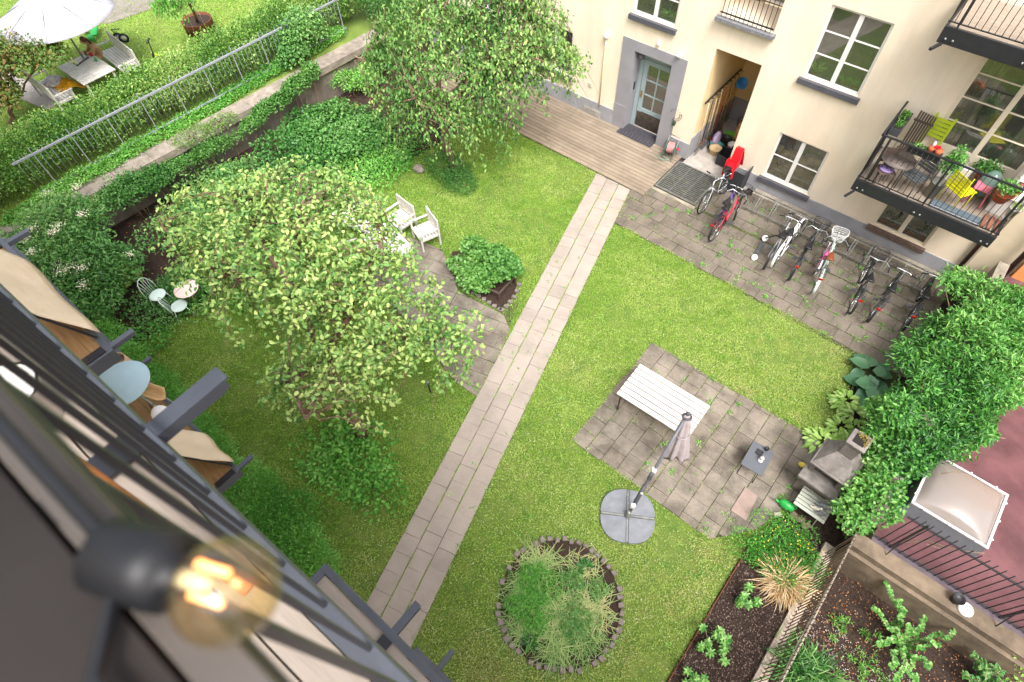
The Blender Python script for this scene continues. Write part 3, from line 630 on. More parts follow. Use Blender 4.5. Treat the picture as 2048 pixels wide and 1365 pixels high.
# moss and grass growing along the joints of path and patio
def joint_moss(name, pts, n, w, m, size=.022):
    P = []
    for (a, b) in pts:
        a = np.array(a); b = np.array(b); t = rng.random(n); k = patch(a[0]+(b-a)[0]*t, a[1]+(b-a)[1]*t, 3, 8) > .44; t = t[k]
        P.append(np.concatenate([a+(b-a)*t[:, None]+rng.normal(size=(len(t), 2))*w, np.full((len(t), 1), .014)], 1))
    P = np.concatenate(P); n = len(P); tag(leaves(name, P, rdir(n, .8), rdir(n, 1), size*(.6+.8*rng.random(n)), .013, .3+.5*rng.random(n), m, shape='dia'), kind='stuff')
joint_moss('joint_moss', [(pth(-1.5, .4), pth(13.3, .4)), (pth(-1.5, .8), pth(13.3, .8))], 5200, .009, M_grass)
joint_moss('joint_moss', [((-2.82+.4*k, 5.1), (-2.82+.4*k, 8.5)) for k in range(1, 10)], 420, .01, M_grass, .02)
joint_moss('edge_grass', [(pth(-1.5, -.02), pth(13.4, -.02)), (pth(-1.5, 1.22), pth(13.0, 1.22)), ((-2.84, 5.1), (-2.84, 8.5)), ((-2.82, 5.08), (.7, 5.08)), ((-2.8, 8.52), (1.4, 8.6)), ((-5.9, 11.4), (1.6, 11.38))], 1700, .035, M_grass, .05)
joint_moss('joint_moss', [((-6.3, 10.2+.4*k), (2.3, 10.2+.4*k)) for k in range(3, 12)], 800, .015, M_grass, .024)
# leaf litter and gravel crumbs
def litter(name, poly, dens, m, size, zz=.02, seed=0):
    x, y = scatter(poly, dens); n = len(x); tag(leaves(name, np.stack([x, y, np.full(n, zz)+.01*rng.random(n)], 1), rdir(n)*np.array([1, 1, .25]), np.tile([0, 0, 1.], (n, 1))+.4*rdir(n), size*(.5+rng.random(n)), size*.6, rng.random(n), m, shape='dia'), kind='stuff')
litter('leaf_litter', WALLBED, 30, L_brown, .05, .0)
litter('mulch_chips', BED, 1500, ramp_mat('chips', ['120c0a', '2a1e1a', '3e2e28', '6b5a50', 'a08a7c'], .8), .03, .03)
litter('debris', PATIO, 260, ramp_mat('debris', ['5a4436', '7a6250', '9a8470'], .9), .014, .018)
litter('debris', BK1, 260, MC['debris'], .014, .02)

# ---- soil bed with corten edge on the right ----
mb = MB(); n = 16
BEDX = [(1.4, -2), (1.4, 5.72), (1.9, 6.3), (2.52, 6.3), (2.52, -2)]
tag(MB().prism(BEDX, -.1, .025).build('planting_bed', M_mulch), kind='structure')
tag(MB().bb(1.375, 1.392, -2, 5.72, -.05, .07).build('bed_edging', mat('corten', '6b4028', .8, .3, 12)), 'long rusty steel edging strip between the lawn and the dark mulch bed', 'edging')
# ---- trees ----
def limb(mb, a, b, r0, r1, n=6, wob=.12, sag=0.):
    a = np.array(a, float); b = np.array(b, float); P = []
    for i in range(n+1):
        t = i/n; p = a+(b-a)*t; w = math.sin(t*math.pi)
        p = p + rng.normal(size=3)*wob*w*.5; p[2] += sag*w; P.append(tuple(p))
    mb.tube(P, [r0+(r1-r0)*i/n for i in range(n+1)], 7); return P
def tree(name, label, base, forks, blobl, nleaf, leafL, leafW, m_leaf, pol, bark, group=None, hang=.4, droop=.5, r0=.13, bias=0., cat='tree', twigs=90, per=14, zlow=None):
    """tapered trunk, limbs out into the crown, drooping twigs carrying the leaves"""
    t = T(name, label, cat, base, group); tr = MB(); ends = []
    for path in forks:
        for i in range(len(path)-1):
            (a, ra), (b, rb) = path[i], path[i+1]; P = limb(tr, a, b, ra, rb, 6, .09)
            ends += [P[j] for j in range(2, 7)]
    # twigs to random crown points
    P, O = blobs(blobl, twigs*3, .35)
    if pol is not None:
        x, y = proj(P); k = inpoly(x, y, pol); P, O = P[k], O[k]
    P = P[:twigs]; O = O[:twigs]; E_ = np.array(ends)
    pts = []; br = MB()
    for p, o in zip(P, O):
        d = np.linalg.norm(E_-p, axis=1); j = np.argsort(d)[rng.integers(0, 3)]; s = E_[j]
        Q = limb(br, s, p, .016, .005, 5, .16, .08); tip = np.array(Q[-1])
        dirn = unit(tip-s); L = rng.uniform(.45, .95)
        e = tip + dirn*L*.6 + np.array([0, 0, -L*droop]); Q2 = limb(br, tip, e, .005, .002, 4, .05, .05)
        for a, b in list(zip(Q[1:], Q[2:]))+list(zip(Q2, Q2[1:])):
            a, b = np.array(a), np.array(b); k = per//3 if (len(pts) and a is not None) else per//3
            for _ in range(k): pts.append(a+(b-a)*rng.random()+rng.normal(size=3)*.06)
    tr.build('trunk', bark, t); br.build('branches', bark, t)
    foliage('crown', blobl, nleaf, leafL, leafW, m_leaf, t, bias, pol=pol, shell=.5, droop=droop, hang=hang, extra=np.array(pts), patchy=1.7)
    return t
POL1 = [(262, 470), (300, 400), (370, 330), (430, 262), (470, 240), (530, 285), (600, 300), (650, 285), (730, 320), (790, 400), (850, 450), (900, 450), (905, 500), (870, 540), (905, 590), (985, 640), (940, 740), (950, 770), (900, 800), (790, 750), (800, 820), (770, 870), (700, 850), (650, 800), (600, 850), (500, 800), (510, 740), (400, 640), (365, 640), (420, 590), (330, 560), (275, 500)]
b0 = (-6.6, 2.15, 0); j = (-6.75, 2.25, 2.9)
tree('fruit_tree', 'broad fruit tree with yellow green leaves standing on the lawn beside the path', b0,
     [[(b0, .15), (j, .12)], [(j, .1), ((-7.6, 2.6, 3.9), .07), ((-9.6, 3.3, 4.6), .03)], [(j, .09), ((-5.8, 3.2, 3.5), .05), ((-4.7, 3.8, 3.8), .025)], [(j, .08), ((-6.6, 3.4, 4.2), .05), ((-7.0, 4.6, 4.6), .02)],
      [(j, .08), ((-6.4, 1.4, 3.7), .045), ((-5.4, 1.1, 4.0), .02)], [((-7.6, 2.6, 3.9), .06), ((-8.4, 1.8, 4.8), .03), ((-9.8, 1.8, 5.0), .02)], [((-7.6, 2.6, 3.9), .06), ((-8.2, 3.6, 5.0), .03)]],
     [(-8.4, 2.7, 4.5, 2.7, 1.5, 1.0), (-6.2, 3.2, 4.0, 1.8, 1.5, .9), (-5.8, 1.9, 3.5, 1.4, 1.0, .9), (-8.0, 3.9, 4.4, 2.3, 1.3, .8), (-4.7, 3.9, 3.6, 1.0, .8, .6), (-9.4, 2.4, 3.8, 1.6, 1.2, .8), (-6.4, 1.6, 2.2, .8, .6, .7), (-8.9, 4.6, 4.0, 1.1, .8, .5)],
     2800, .1, .06, L_tree, POL1, M_bark, bias=.06, twigs=330, per=20)
POL2 = [(722, 150), (735, 60), (790, -20), (1000, -40), (1100, -30), (1140, 30), (1130, 80), (1185, 120), (1160, 160), (1140, 260), (1105, 240), (1055, 215), (1040, 300), (1060, 350), (1010, 340), (940, 355), (895, 330), (860, 350), (820, 330), (770, 310), (745, 240)]
b0 = (-11.3, 10.3, 0); j = (-11.6, 10.3, 1.9)
tree('cherry_tree', 'tall tree with drooping grey green foliage by the wooden deck', b0,
     [[(b0, .14), (j, .11)], [(j, .1), ((-11.9, 10.9, 3.2), .07), ((-12.2, 11.8, 4.6), .035), ((-12.0, 12.2, 5.6), .02)], [(j, .07), ((-10.6, 10.6, 3.2), .04), ((-9.6, 11.2, 3.8), .02)], [(j, .07), ((-12.6, 9.6, 3.2), .04), ((-13.2, 9.0, 3.6), .02)],
      [((-11.9, 10.9, 3.2), .05), ((-11.2, 11.9, 4.4), .03), ((-10.3, 12.6, 4.6), .02)], [(j, .06), ((-11.2, 9.4, 3.0), .03), ((-10.8, 8.8, 3.4), .02)]],
     [(-11.6, 10.5, 3.6, 2.2, 1.8, 1.2), (-12.3, 11.6, 4.4, 1.9, 1.7, 1.2), (-10.3, 11.5, 3.6, 1.6, 1.5, 1.2), (-11.0, 9.2, 2.6, 1.4, .9, .9), (-12.8, 9.6, 3.0, 1.5, 1.1, 1.0), (-10.9, 12.6, 5.0, 1.6, 1.2, 1.0), (-10.0, 10.4, 2.4, .9, .8, .9), (-9.3, 12.3, 3.6, 1.3, 1.1, 1.4), (-8.6, 12.9, 3.2, .8, .8, .9), (-9.6, 11.0, 3.0, 1.0, .9, 1.0)],
     8000, .11, .06, L_cherry, POL2, M_bark, droop=1.0, hang=.25, bias=.0, twigs=330, per=18)
# low growth round the tree feet
def bush(name, label, bl, n, L, Wd, m, base, group=None, cat='shrub', shape='leaf', pol=None, stems=10, bark=None, **kw):
    t = T(name, label, cat, base, group); mb = MB(); B = bl
    for k in range(stems):
        b = B[k % len(B)]; a = random.uniform(0, 6.28); rr = random.uniform(0, .5)
        e = (b[0]+b[3]*rr*math.cos(a), b[1]+b[4]*rr*math.sin(a), b[2]+b[5]*.4)
        s = (b[0]+b[3]*.2*math.cos(a), b[1]+b[4]*.2*math.sin(a), base[2])
        limb(mb, s, e, .014, .005, 4, .06)
    mb.build('stems', bark or M_barkg, t)
    foliage('foliage', bl, n, L, Wd, m, t, shape=shape, pol=pol, **kw); return t
bush('sucker_shrub', 'low leafy green growth round the foot of the fruit tree', clump((-6.4, 1.5, .02), (1.25, .9, .2), 30)+clump((-6.6, 1.9, .3), (.6, .5, .4), 6), 2000, .1, .065, L_fern, (-6.4, 1.6, 0))
bush('sucker_shrub', 'dark green ground shrub round the foot of the drooping tree beside rough stones', [(-11.2, 10.0, .2, .9, .6, .45), (-10.5, 9.8, .15, .6, .5, .35)], 3400, .05, .03, L_deep, (-11, 10, 0))
tag(MB().add([], []).ball((-12.0, 9.5, .08), (.22, .16, .12), 9, 6).build('garden_stone', mat('stone', '8a8078', .9, .3, 7, .6)), 'grey rough stone at the foot of the drooping tree', 'stone')

# ---- hedge behind the railing, shrubs by the wall ----
def hedge_along(name, label, pts, n, L, Wd, m, base, group=None, cat='hedge', **kw):
    return bush(name, label, pts, n, L, Wd, m, base, group, cat, **kw)
hb = []
for k in range(26):
    s = k/25; x_ = -19.25+.35*s; y_ = -.6+13.6*s; hb.append((x_+random.uniform(-.12, .12), y_, ZU+.7+random.uniform(-.1, .12), .85, .55, .8))
hedge_along('hedge', 'long bushy green hedge with pale shoots behind the grey railing', hb, 62000, .07, .042, L_hedge, (-19, 6, ZU), shell=.62, stems=50, hang=.7, patchy=2.4, droop=-.1)
hb = [(-18.1, .6+k*.85, ZU+.12+random.uniform(-.1, .05), .34, .6, .2) for k in range(14)]
bush('ground_ivy', 'trailing ivy along the foot of the grey railing on the wall coping', hb, 12000, .06, .045, L_fern, (-18.1, 6, ZU), cat='climber', stems=14)
bush('laurel_bush', 'tall glossy bright green bush at the far end of the grey railing', clump((-17.6, 13.7, 2.1), (1.5, 1.5, 1.5), 16), 15000, .075, .042, L_deep, (-17.8, 13.8, ZU), hang=.6, shell=.6)
bush('climbing_shrub', 'broad grey green shrub growing through the railing near its far end', [(-18.0, 10.5, 2.0, .55, .9, .8), (-17.8, 9.8, 1.6, .4, .6, .5)], 3200, .09, .07, L_elder, (-18, 10.4, ZU))
bush('climber', 'climbing plant trained flat on the retaining wall below the railing', [(-16.9, 8.0, 1.05, .25, .9, .3), (-16.85, 9.0, 1.25, .25, .6, .35), (-16.8, 7.1, .95, .22, .5, .22), (-16.8, 9.6, 1.4, .2, .4, .4)], 4200, .07, .055, L_rose, (-16.8, 8.4, 0), cat='climber')
bush('climber', 'dense dark climber hanging over the wall coping above the elder', [(-17.0, 2.9, 1.0, .45, .8, .5), (-17.0, 3.7, .9, .4, .6, .4)], 4500, .07, .05, L_deep, (-17, 3.2, 0), cat='climber')
bush('woody_creeper', 'sparse brownish creeper crossing the coping in the middle of the wall', [(-17.3, 5.4, 1.3, .45, .7, .2), (-17.1, 6.3, 1.3, .3, .6, .25)], 1600, .045, .03, L_hedge, (-17.2, 5.8, 1.2), cat='climber', stems=24)
bush('leafy_shrub', 'low bright green leafy shrub below the wall beside the drooping tree', clump((-15.2, 8.6, .4), (1.6, 1.7, .6), 22), 11000, .1, .075, L_deep, (-15.2, 8.4, 0), shell=.55)
bush('leafy_shrub', 'mixed low greenery between the retaining wall and the fruit tree', clump((-15.1, 4.8, .3), (1.6, 2.3, .5), 26), 12000, .08, .055, L_elder, (-15, 4.6, 0))
# elder with cream umbels
EB = [(-15.3, .6, 1.2, 1.2, 1.0, .8), (-16.4, 1.0, 1.4, 1.1, 1.1, .8), (-14.8, -.3, 1.0, 1.0, .9, .7), (-16.0, -.6, 1.4, 1.3, 1.0, .8), (-14.9, 1.2, .8, .7, .7, .5), (-14.3, .3, .7, .6, .6, .5)]
e = bush('elder_bush', 'big elder bush with cream flower heads below the left end of the wall', EB, 16000, .11, .045, L_elder, (-15, .3, 0), shell=.6, hang=.5)
P, O = blobs(EB, 60, .98); P = P[O[:, 2] > .3][:34]
pts = np.concatenate([p+np.array([0, 0, .2])+rng.normal(size=(60, 3))*np.array([.075, .075, .02]) for p in P]); n = len(pts)
leaves('flower_heads', pts, rdir(n)*np.array([1, 1, .3]), np.tile([0, 0, 1.], (n, 1))+.5*rdir(n), .03, .03, rng.random(n), L_flower, e, shape='dia')
bush('broadleaf_plant', 'patch of large pale rhubarb like leaves on dark soil beside the bistro chair', [(*at(238, 555, .2)[:2], .2, .55, .5, .2), (*at(215, 530, .2)[:2], .2, .5, .4, .2), (*at(175, 560, .2)[:2], .2, .4, .4, .2)], 300, .24, .2, L_hostaL, (*at(225, 550)[:2], 0), cat='plant', stems=4, shell=.2)
bush('leafy_shrub', 'dark groundcover in the shade left of the bistro chair', [(-13.0, 2.4, .2, .8, .9, .25), (-12.2, 2.9, .2, .6, .6, .25), (-12.8, .6, .15, .6, .5, .2), (-13.4, -.2, .2, .6, .5, .25)], 2400, .07, .05, L_fern, (-13, 2, 0))
# feathery low hedge in front of our own house
fb = []
for k in range(24):
    s = k/23; q_ = (1-s)*np.array([135, 575])+s*np.array([640, 1120]); c0 = at(q_[0], q_[1], .3)
    fb.append((c0[0]+random.uniform(-.1, .1), c0[1]-.1+random.uniform(-.12, .12), .3, .5, .5+.12*math.sin(k*.8), .42+.12*random.random()))
fb += [(-5.75, -.35, .35, .7, .55, .45), (-6.2, .05, .3, .5, .5, .4), (-5.2, -.6, .3, .5, .5, .4)]
bush('feathery_hedge', 'long feathery light green hedge along the foot of our balconies', fb, 46000, .062, .024, L_fern, (-8, -.3, 0), cat='hedge', stems=40, shell=.5, hang=.7, droop=-.3, shape='dia', patchy=2.5)

# ---- ivy covered wall on the right ----
t = T('boundary_wall', 'garden boundary wall buried under the big green climber', 'wall', (2.9, 10, 0))
MB().bb(2.75, 2.98, 6.9, 14.9, 0, 1.35).build('wall_face', M_conc_d, t)
POLI = [(1895, 530), (1990, 560), (2060, 590), (2060, 800), (2000, 820), (1985, 850), (1990, 870), (1925, 925), (1890, 915), (1850, 950), (1815, 960), (1800, 1040), (1700, 1075), (1665, 1010), (1710, 960), (1735, 900), (1720, 880), (1730, 780), (1745, 720), (1830, 650), (1850, 600)]
ib = []
for k in range(15):
    s = k/14; ib.append((2.95+.25*math.sin(k*1.3)+.1, 7.0+7.6*s, 1.15+.25*math.sin(k*2.1), .95+.2*math.sin(k*.9+1), .7, .75))
for k in range(9):
    s = k/8; ib.append((3.9+.3*math.sin(k*1.9), 9.4+5.0*s, 1.35, .8, .75, .5))
for k in range(6): ib.append((2.55, 6.9+k*.62, .7, .5, .5, .6))
t = T('climber_hedge', 'huge bright green climber with narrow leaves covering the wall by the bicycles', 'climber', (3, 10.5, 0))
for k in range(46):
    s = k/45; ib.append((2.9+rng.normal()*.55+.5*s, 7.0+7.5*s, 1.5+rng.normal()*.3, .3, .3, .3))
vm = MB()
for b_ in ib: limb(vm, (2.86, b_[1], .1), (b_[0], b_[1], b_[2]), .02, .008, 5, .1)
vm.build('stems', M_barkg, t)
up_ = [b_ for b_ in ib if b_[1] > 8.6]; lo_ = [b_ for b_ in ib if b_[1] <= 9.0]
foliage('upper_foliage', up_, 34000, .125, .036, L_ivy, t, 0, pol=POLI, shell=.62, droop=.25, hang=.6, patchy=2.2)
foliage('lower_foliage', lo_, 13000, .08, .055, L_ivy, t, .08, pol=POLI, shell=.6, droop=.2, hang=.6, patchy=2.2)

for k, (a_, b_, s_) in enumerate((((-17.0, 1.2, 1.0), (.5, 1.0, .4), 'thin pale climber spilling over the coping above the elder'), ((-16.9, 5.2, .8), (.35, 1.2, .5), 'leafy climber on the middle of the retaining wall'), ((-16.6, 11.4, .5), (.6, 1.0, .5), 'low fern like greenery at the far foot of the retaining wall'))):
    bush('wall_climber', s_, clump(a_, b_, 10, seed=k), 3400, .065, .04, (L_hedge, L_rose, L_fern)[k], (a_[0], a_[1], 0), cat='climber')
bush('bed_greenery', 'mixed weeds and low plants under the drooping tree by the soil bed', clump((-13.4, 8.6, .15), (1.3, 2.6, .25), 30), 6000, .07, .045, L_fern, (-13.4, 8.6, 0), cat='plant')
bush('bed_greenery', 'mixed low plants along the soil edge beside the fruit tree', clump((-13.3, 3.2, .15), (1.0, 2.8, .25), 30), 7500, .07, .045, L_elder, (-13.3, 3.2, 0), cat='plant')
# ---- hostas ----
def hosta(label, px, n, L, Wd, m, r=.3, h=.22):
    c = at(*px, .1); t = T('hosta', label, 'plant', (c[0], c[1], 0), 'hostas beside the barbecue')
    a = rng.uniform(0, 6.28, n); rr = r*np.sqrt(rng.random(n)); P = np.stack([c[0]+rr*np.cos(a)*.7, c[1]+rr*np.sin(a)*.7, h*(1-.6*rr/r)+.05+.0*a], 1)
    D = np.stack([np.cos(a), np.sin(a), .15-.5*rr/r], 1)+.2*rdir(n); N = np.tile([0, 0, 1.], (n, 1))+.3*D*np.array([1, 1, 0])
    leaves('foliage', P, D, N, L*(.75+.5*rng.random(n)), Wd*(.8+.4*rng.random(n)), .2+.8*rng.random(n), m, t, fold=.14)
hosta('light green striped hosta nearest the bicycles, above the paler one', (1690, 805), 90, .2, .085, L_hostaL); hosta('light green hosta clump behind the barbecue top', (1705, 830), 60, .19, .08, L_hostaL)
hosta('pale green hosta clump beside the left side of the barbecue', (1640, 885), 100, .2, .09, L_hostaL, .34); hosta('pale hosta between barbecue chimney and lawn', (1680, 860), 70, .19, .085, L_hostaL)
hosta('upper of the two blue green hostas with huge round leaves', (1735, 745), 14, .42, .34, L_hostaB, .25); hosta('lower of the two blue green hostas under the climber', (1740, 780), 14, .42, .34, L_hostaB, .25)

# ---- raised currant bed ----
t = T('currant_bush', 'round currant bush with lobed green leaves inside the low wooden frame', 'shrub', (*at(962, 560)[:2], 0))
c = at(962, 560); cb = clump((c[0]-.1, c[1]+.12, .5), (.95, .68, .5), 13)
mb = MB()
for k in range(14): limb(mb, (c[0]+random.uniform(-.3, .3), c[1]+random.uniform(-.2, .2), 0), (c[0]+random.uniform(-.8, .8), c[1]+random.uniform(-.5, .5), .75), .012, .005, 4, .05)
mb.build('stems', M_barkg, t); foliage('foliage', cb, 5200, .085, .085, L_rose, t, .1, shell=.6, hang=.5)
# ================================================================ OBJECTS IN THE YARD
M_rubber = mat('rubber', '1d1d1f', .8, .2, 20)
M_chrome = mat('chrome', 'c4c6c8', .25, .05, 10, metal=.9)
M_dgrey = mat('dark_grey', '4b4d52', .5, .1, 8)
M_steelw = mat('white_steel', 'e4e6e4', .4, .05, 8)
BK = {}
def bicycle(label, rear, bar, col, basket=None, rack=True, light='a01818', saddle='1e1e20', tyre=M_rubber, sc=1., guards='2a2c2e', lean=0., steer=0., step=False, childseat=False, cloth=None, straight=False):
    r0 = at(*rear, 0.02); h0 = at(*bar, 1.0*sc)
    hd = math.atan2(h0[1]-r0[1], h0[0]-r0[0])
    t = T('bicycle', label, 'bicycle', (0, 0, 0), 'bicycles parked in the rack along the wall')
    mc = mat('bike_'+col, col, .3, .05, 8, spec=.6); R0 = .335
    def wheel(cx, ang=0):
        w = T_part('wheel', t); rim = MB(); ty = MB(); c = (cx, 0, R0); ax = (math.sin(ang)*-1, math.cos(ang), 0)
        ty.torus(c, ax, R0-.02, .02, 28, 6)
        rim.torus(c, ax, R0-.042, .009, 28, 4); hub = Vector(c)
        rim.tube([hub-Vector(ax)*.04, hub+Vector(ax)*.04], .018, 8)
        u = Vector((0, 0, 1)); v_ = Vector(ax).cross(u)
        for k in range(14):
            a = k*2*math.pi/14; rim.tube([hub, hub+(u*math.cos(a)+v_*math.sin(a))*(R0-.045)], .0022, 3, cap=False)
        o = ty.build('wheel', tyre, t); rim.build('rim', M_chrome, o); 
    def T_part(*a): return None
    wheel(0); wheel(1.06, steer)
    f = MB(); bb = (.44, 0, .29); st = (.30, 0, .80); ht = (.80, 0, .88); hb = (.835, 0, .70)
    if step:
        f.tube([(.44, 0, .29), (.52, 0, .34), (.66, 0, .50), (.82, 0, .74)], .019, 8); f.tube([(.42, 0, .40), (.52, 0, .44), (.66, 0, .60), (.81, 0, .84)], .015, 8)
    else: f.tube([bb, hb], .019, 8); f.tube([(.31, 0, .74), ht], .016, 8)
    f.tube([bb, st], .016, 8); f.tube([ht, hb], .02, 8)
    for s in (-1, 1):
        f.tube([bb, (.2, s*.05, .30), (0, s*.055, R0)], .009, 6); f.tube([(.32, s*.02, .72), (.05, s*.055, .42), (0, s*.055, R0)], .008, 6)
    f.build('frame', mc, t)
    fk = MB()
    for s in (-1, 1): fk.tube([(.845, s*.03, .70), (.88, s*.05, .62), (1.0, s*.055, .40), (1.06, s*.055, R0)], .011, 6)
    fk.tube([(.835, 0, .70), (.86, 0, .68)], .022, 8); fk.build('fork', mc, t)
    hbm = MB(); w = .29
    hbm.tube([ht, (.775, 0, 1.02)], .012, 8)
    if straight: hbm.tube([(.74, -w, 1.02), (.79, -.1, 1.03), (.79, .1, 1.03), (.74, w, 1.02)], .011, 8)
    else: hbm.tube([(.54, -w, 1.0), (.66, -w*.97, 1.03), (.78, -.18, 1.06), (.79, -.05, 1.02), (.79, .05, 1.02), (.78, .18, 1.06), (.66, w*.97, 1.03), (.54, w, 1.0)], .010, 8)
    ho = hbm.build('handlebar', M_chrome, t)
    for s in (-1, 1):
        g = MB()
        if straight: g.tube([(.775, s*.17, 1.025), (.74, s*(w+.01), 1.02)], .016, 8)
        else: g.tube([(.66, s*w*.98, 1.03), (.53, s*(w+.0), 1.0)], .016, 8)
        g.tube([(.775 if straight else .66, s*(.18 if straight else w*.98), 1.026), (.86, s*.2, 1.01), (.84, s*.26, .99)], .005, 5)
        g.build('grip', M_rubber, ho)
    sp = MB(); sp.tube([st, (.275, 0, .93)], .013, 8); sp.build('seat_post', M_chrome, t)
    sd_ = MB(); n = 10; ring = []
    for k in range(n+1):
        q = k/n; x = .13+.28*q; w_ = .085*(1-q)**.8+.022; ring.append((x, w_))
    vs = []
    for x, w_ in ring: vs += [(x, -w_, .935), (x, -w_*.6, .965), (x, w_*.6, .965), (x, w_, .935), (x, 0, .915)]
    fs = []
    for k in range(n):
        for q in range(5): fs.append((k*5+q, k*5+(q+1) % 5, (k+1)*5+(q+1) % 5, (k+1)*5+q))
    fs += [(4, 3, 2, 1, 0), tuple(n*5+q for q in range(5))]; sd_.add(vs, fs, True); sd_.build('saddle', mat('saddle_'+saddle, saddle, .5, .1, 10), t)
    cr = MB(); cr.torus((.44, -.05, .29), (0, 1, 0), .085, .006, 18, 4)
    cr.tube([(.44, -.07, .29), (.44+.15, -.08, .21)], .009, 6); cr.tube([(.44, .07, .29), (.44-.15, .08, .37)], .009, 6); cr.tube([(.44, -.07, .29), (.44, .07, .29)], .02, 8)
    cr.box((.59, -.13, .21), (.09, .09, .02)); cr.box((.29, .13, .37), (.09, .09, .02)); cr.build('crank', M_dgrey, t)
    ch = MB(); ch.box((.22, -.055, .36), (.46, .012, .05), M=Matrix.Rotation(.1, 4, 'Y')); ch.build('chain_guard', mat('guard_'+guards, guards, .4, .05), t)
    mg = mat('guard_'+guards, guards, .4, .05)
    if guards != 'none':
        for cx, a0, a1 in ((0, 1.2, 3.6), (1.06, .9, 2.6)):
            m = MB(); vs = []; N = 12
            for k in range(N+1):
                a = a0+(a1-a0)*k/N
                for s in (-.028, 0, .028): rr = R0+.018-(.01 if s else 0); vs.append((cx+rr*math.cos(a), s, R0+rr*math.sin(a)))
            fs = [(k*3+q, k*3+q+1, (k+1)*3+q+1, (k+1)*3+q) for k in range(N) for q in range(2)]
            m.add(vs, fs, True); m.build('mudguard', mg, t)
    if rack:
        m = MB()
        for s in (-.065, -.02, .02, .065): m.tube([(.16, s, .76), (-.28, s, .76)], .006, 5)
        m.tube([(-.28, -.065, .76), (-.30, 0, .76), (-.28, .065, .76)], .006, 5); m.tube([(.02, -.065, .76), (.02, .065, .76)], .006, 5); m.tube([(-.18, -.065, .76), (-.18, .065, .76)], .006, 5)
        for s in (-1, 1): m.tube([(-.15, s*.065, .76), (0, s*.06, .36)], .005, 5)
        m.build('luggage_rack', MC.get('black_steel'), t)
    if light: MB().box((-.33, 0, .72), (.03, .09, .045)).build('rear_light', mat('red_'+light, light, .25, .1, spec=.6), t)
    if basket:
        m = MB(); mb_ = M_black if basket == 'b' else M_steelw; c = (1.02, 0, .95); W0, W1, D0, D1 = .13, .19, .11, .15
        for k in range(6):
            q = k/5; a, b = W0+(W1-W0)*q, D0+(D1-D0)*q; z = c[2]-.11+.24*q
            ring = [(c[0]+b*math.copysign(abs(math.cos(u_))**.6, math.cos(u_)), a*math.copysign(abs(math.sin(u_))**.6, math.sin(u_)), z) for u_ in np.linspace(0, 2*math.pi, 21)]
            m.tube(ring, .0045 if k < 5 else .007, 4, cap=False)
        for u_ in np.linspace(0, 2*math.pi, 25)[:-1]:
            cc, ss = math.copysign(abs(math.cos(u_))**.6, math.cos(u_)), math.copysign(abs(math.sin(u_))**.6, math.sin(u_))
            m.tube([(c[0]+D0*cc, W0*ss, c[2]-.11), (c[0]+D1*cc, W1*ss, c[2]+.13)], .0035, 3, cap=False)
        for k in range(-4, 5): m.tube([(c[0]-D0, k*.028, c[2]-.11), (c[0]+D0, k*.028, c[2]-.11)], .003, 3, cap=False)
        m.build('basket', mb_, t)
    if childseat:
        m = MB(); m.box((-.05, 0, .86), (.30, .26, .06), taper=.9); m.box((-.21, 0, 1.08), (.06, .27, .44), M=Matrix.Rotation(-.18, 4, 'Y'), taper=.8)
        for s in (-1, 1): m.box((-.05, s*.14, .95), (.26, .03, .18), taper=.7); m.box((.09, s*.13, .72), (.06, .05, .26))
        m.build('child_seat', mat('red_plastic', 'c81e2a', .35, .08), t, bevel=.015)
        m = MB()
        for s in (-1, 1): m.tube([(.22, s*.03, .7), (.1, s*.12, .78), (-.2, s*.13, .8), (-.24, s*.06, .8)], .012, 6)
        m.build('seat_bracket', M_chrome, t)
    if cloth:
        m = MB(); vs = []; N = 9
        for k in range(N+1):
            for q in (-1, 0, 1): vs.append((-.25-.42*k/N, q*.07*(1-.02*k), 1.32-.9*(k/N)**2+.02*abs(q)))
        m.add(vs, [(k*3+q, k*3+q+1, (k+1)*3+q+1, (k+1)*3+q) for k in range(N) for q in (0, 1)], True); o = m.build('rain_cover', MC['red_plastic'], t)
        md = o.modifiers.new('thick', 'SOLIDIFY'); md.thickness = .02
    # little cables in front of the bar
    m = MB(); m.tube([(.84, .1, 1.02), (.95, .05, 1.06), (.9, 0, .85), (.86, 0, .7)], .0035, 4); m.tube([(.84, -.1, 1.02), (.97, -.03, 1.04), (.88, .01, .8), (.6, .02, .5)], .0035, 4); m.build('cable', M_rubber, t)
    sc *= 1.08
    t.location = (r0[0], r0[1], .018); t.rotation_euler = (lean, 0, hd); t.scale = (sc, sc, sc)
    return t
bicycle('silver bicycle with red child seat and red cover beside the steel grate', (1447, 385), (1408, 385), 'b9bcbf', childseat=True, cloth=True, light=None, lean=.05, straight=True)
bicycle('purple bicycle between the child seat bicycle and the red one', (1424, 467), (1468, 376), '6a4a9a', rack=False, light='a01818', lean=.06, straight=True)
bicycle('red bicycle with black wire basket and red rear light', (1427, 479), (1490, 385), 'b01838', basket='b', step=True, lean=-.05, steer=.3)
bicycle('silver grey hybrid bicycle at the left end of the big cluster', (1530, 533), (1588, 425), 'a9adb1', rack=False, light=None, lean=.04, straight=True)
bicycle('white framed mountain bicycle with black saddle next to the silver one', (1549, 530), (1612, 432), 'e8e8ea', rack=False, light=None, lean=-.05, straight=True, guards='e6e6e6')
bicycle('black city bicycle with big black basket and red light in the big cluster', (1580, 555), (1640, 448), '222428', basket='b', lean=.03, step=True)
bicycle('small pink and white children bicycle', (1629, 546), (1661, 484), 'e478a8', rack=False, light=None, sc=.62, guards='f0e8ee', saddle='d85a90', straight=True, lean=.05)
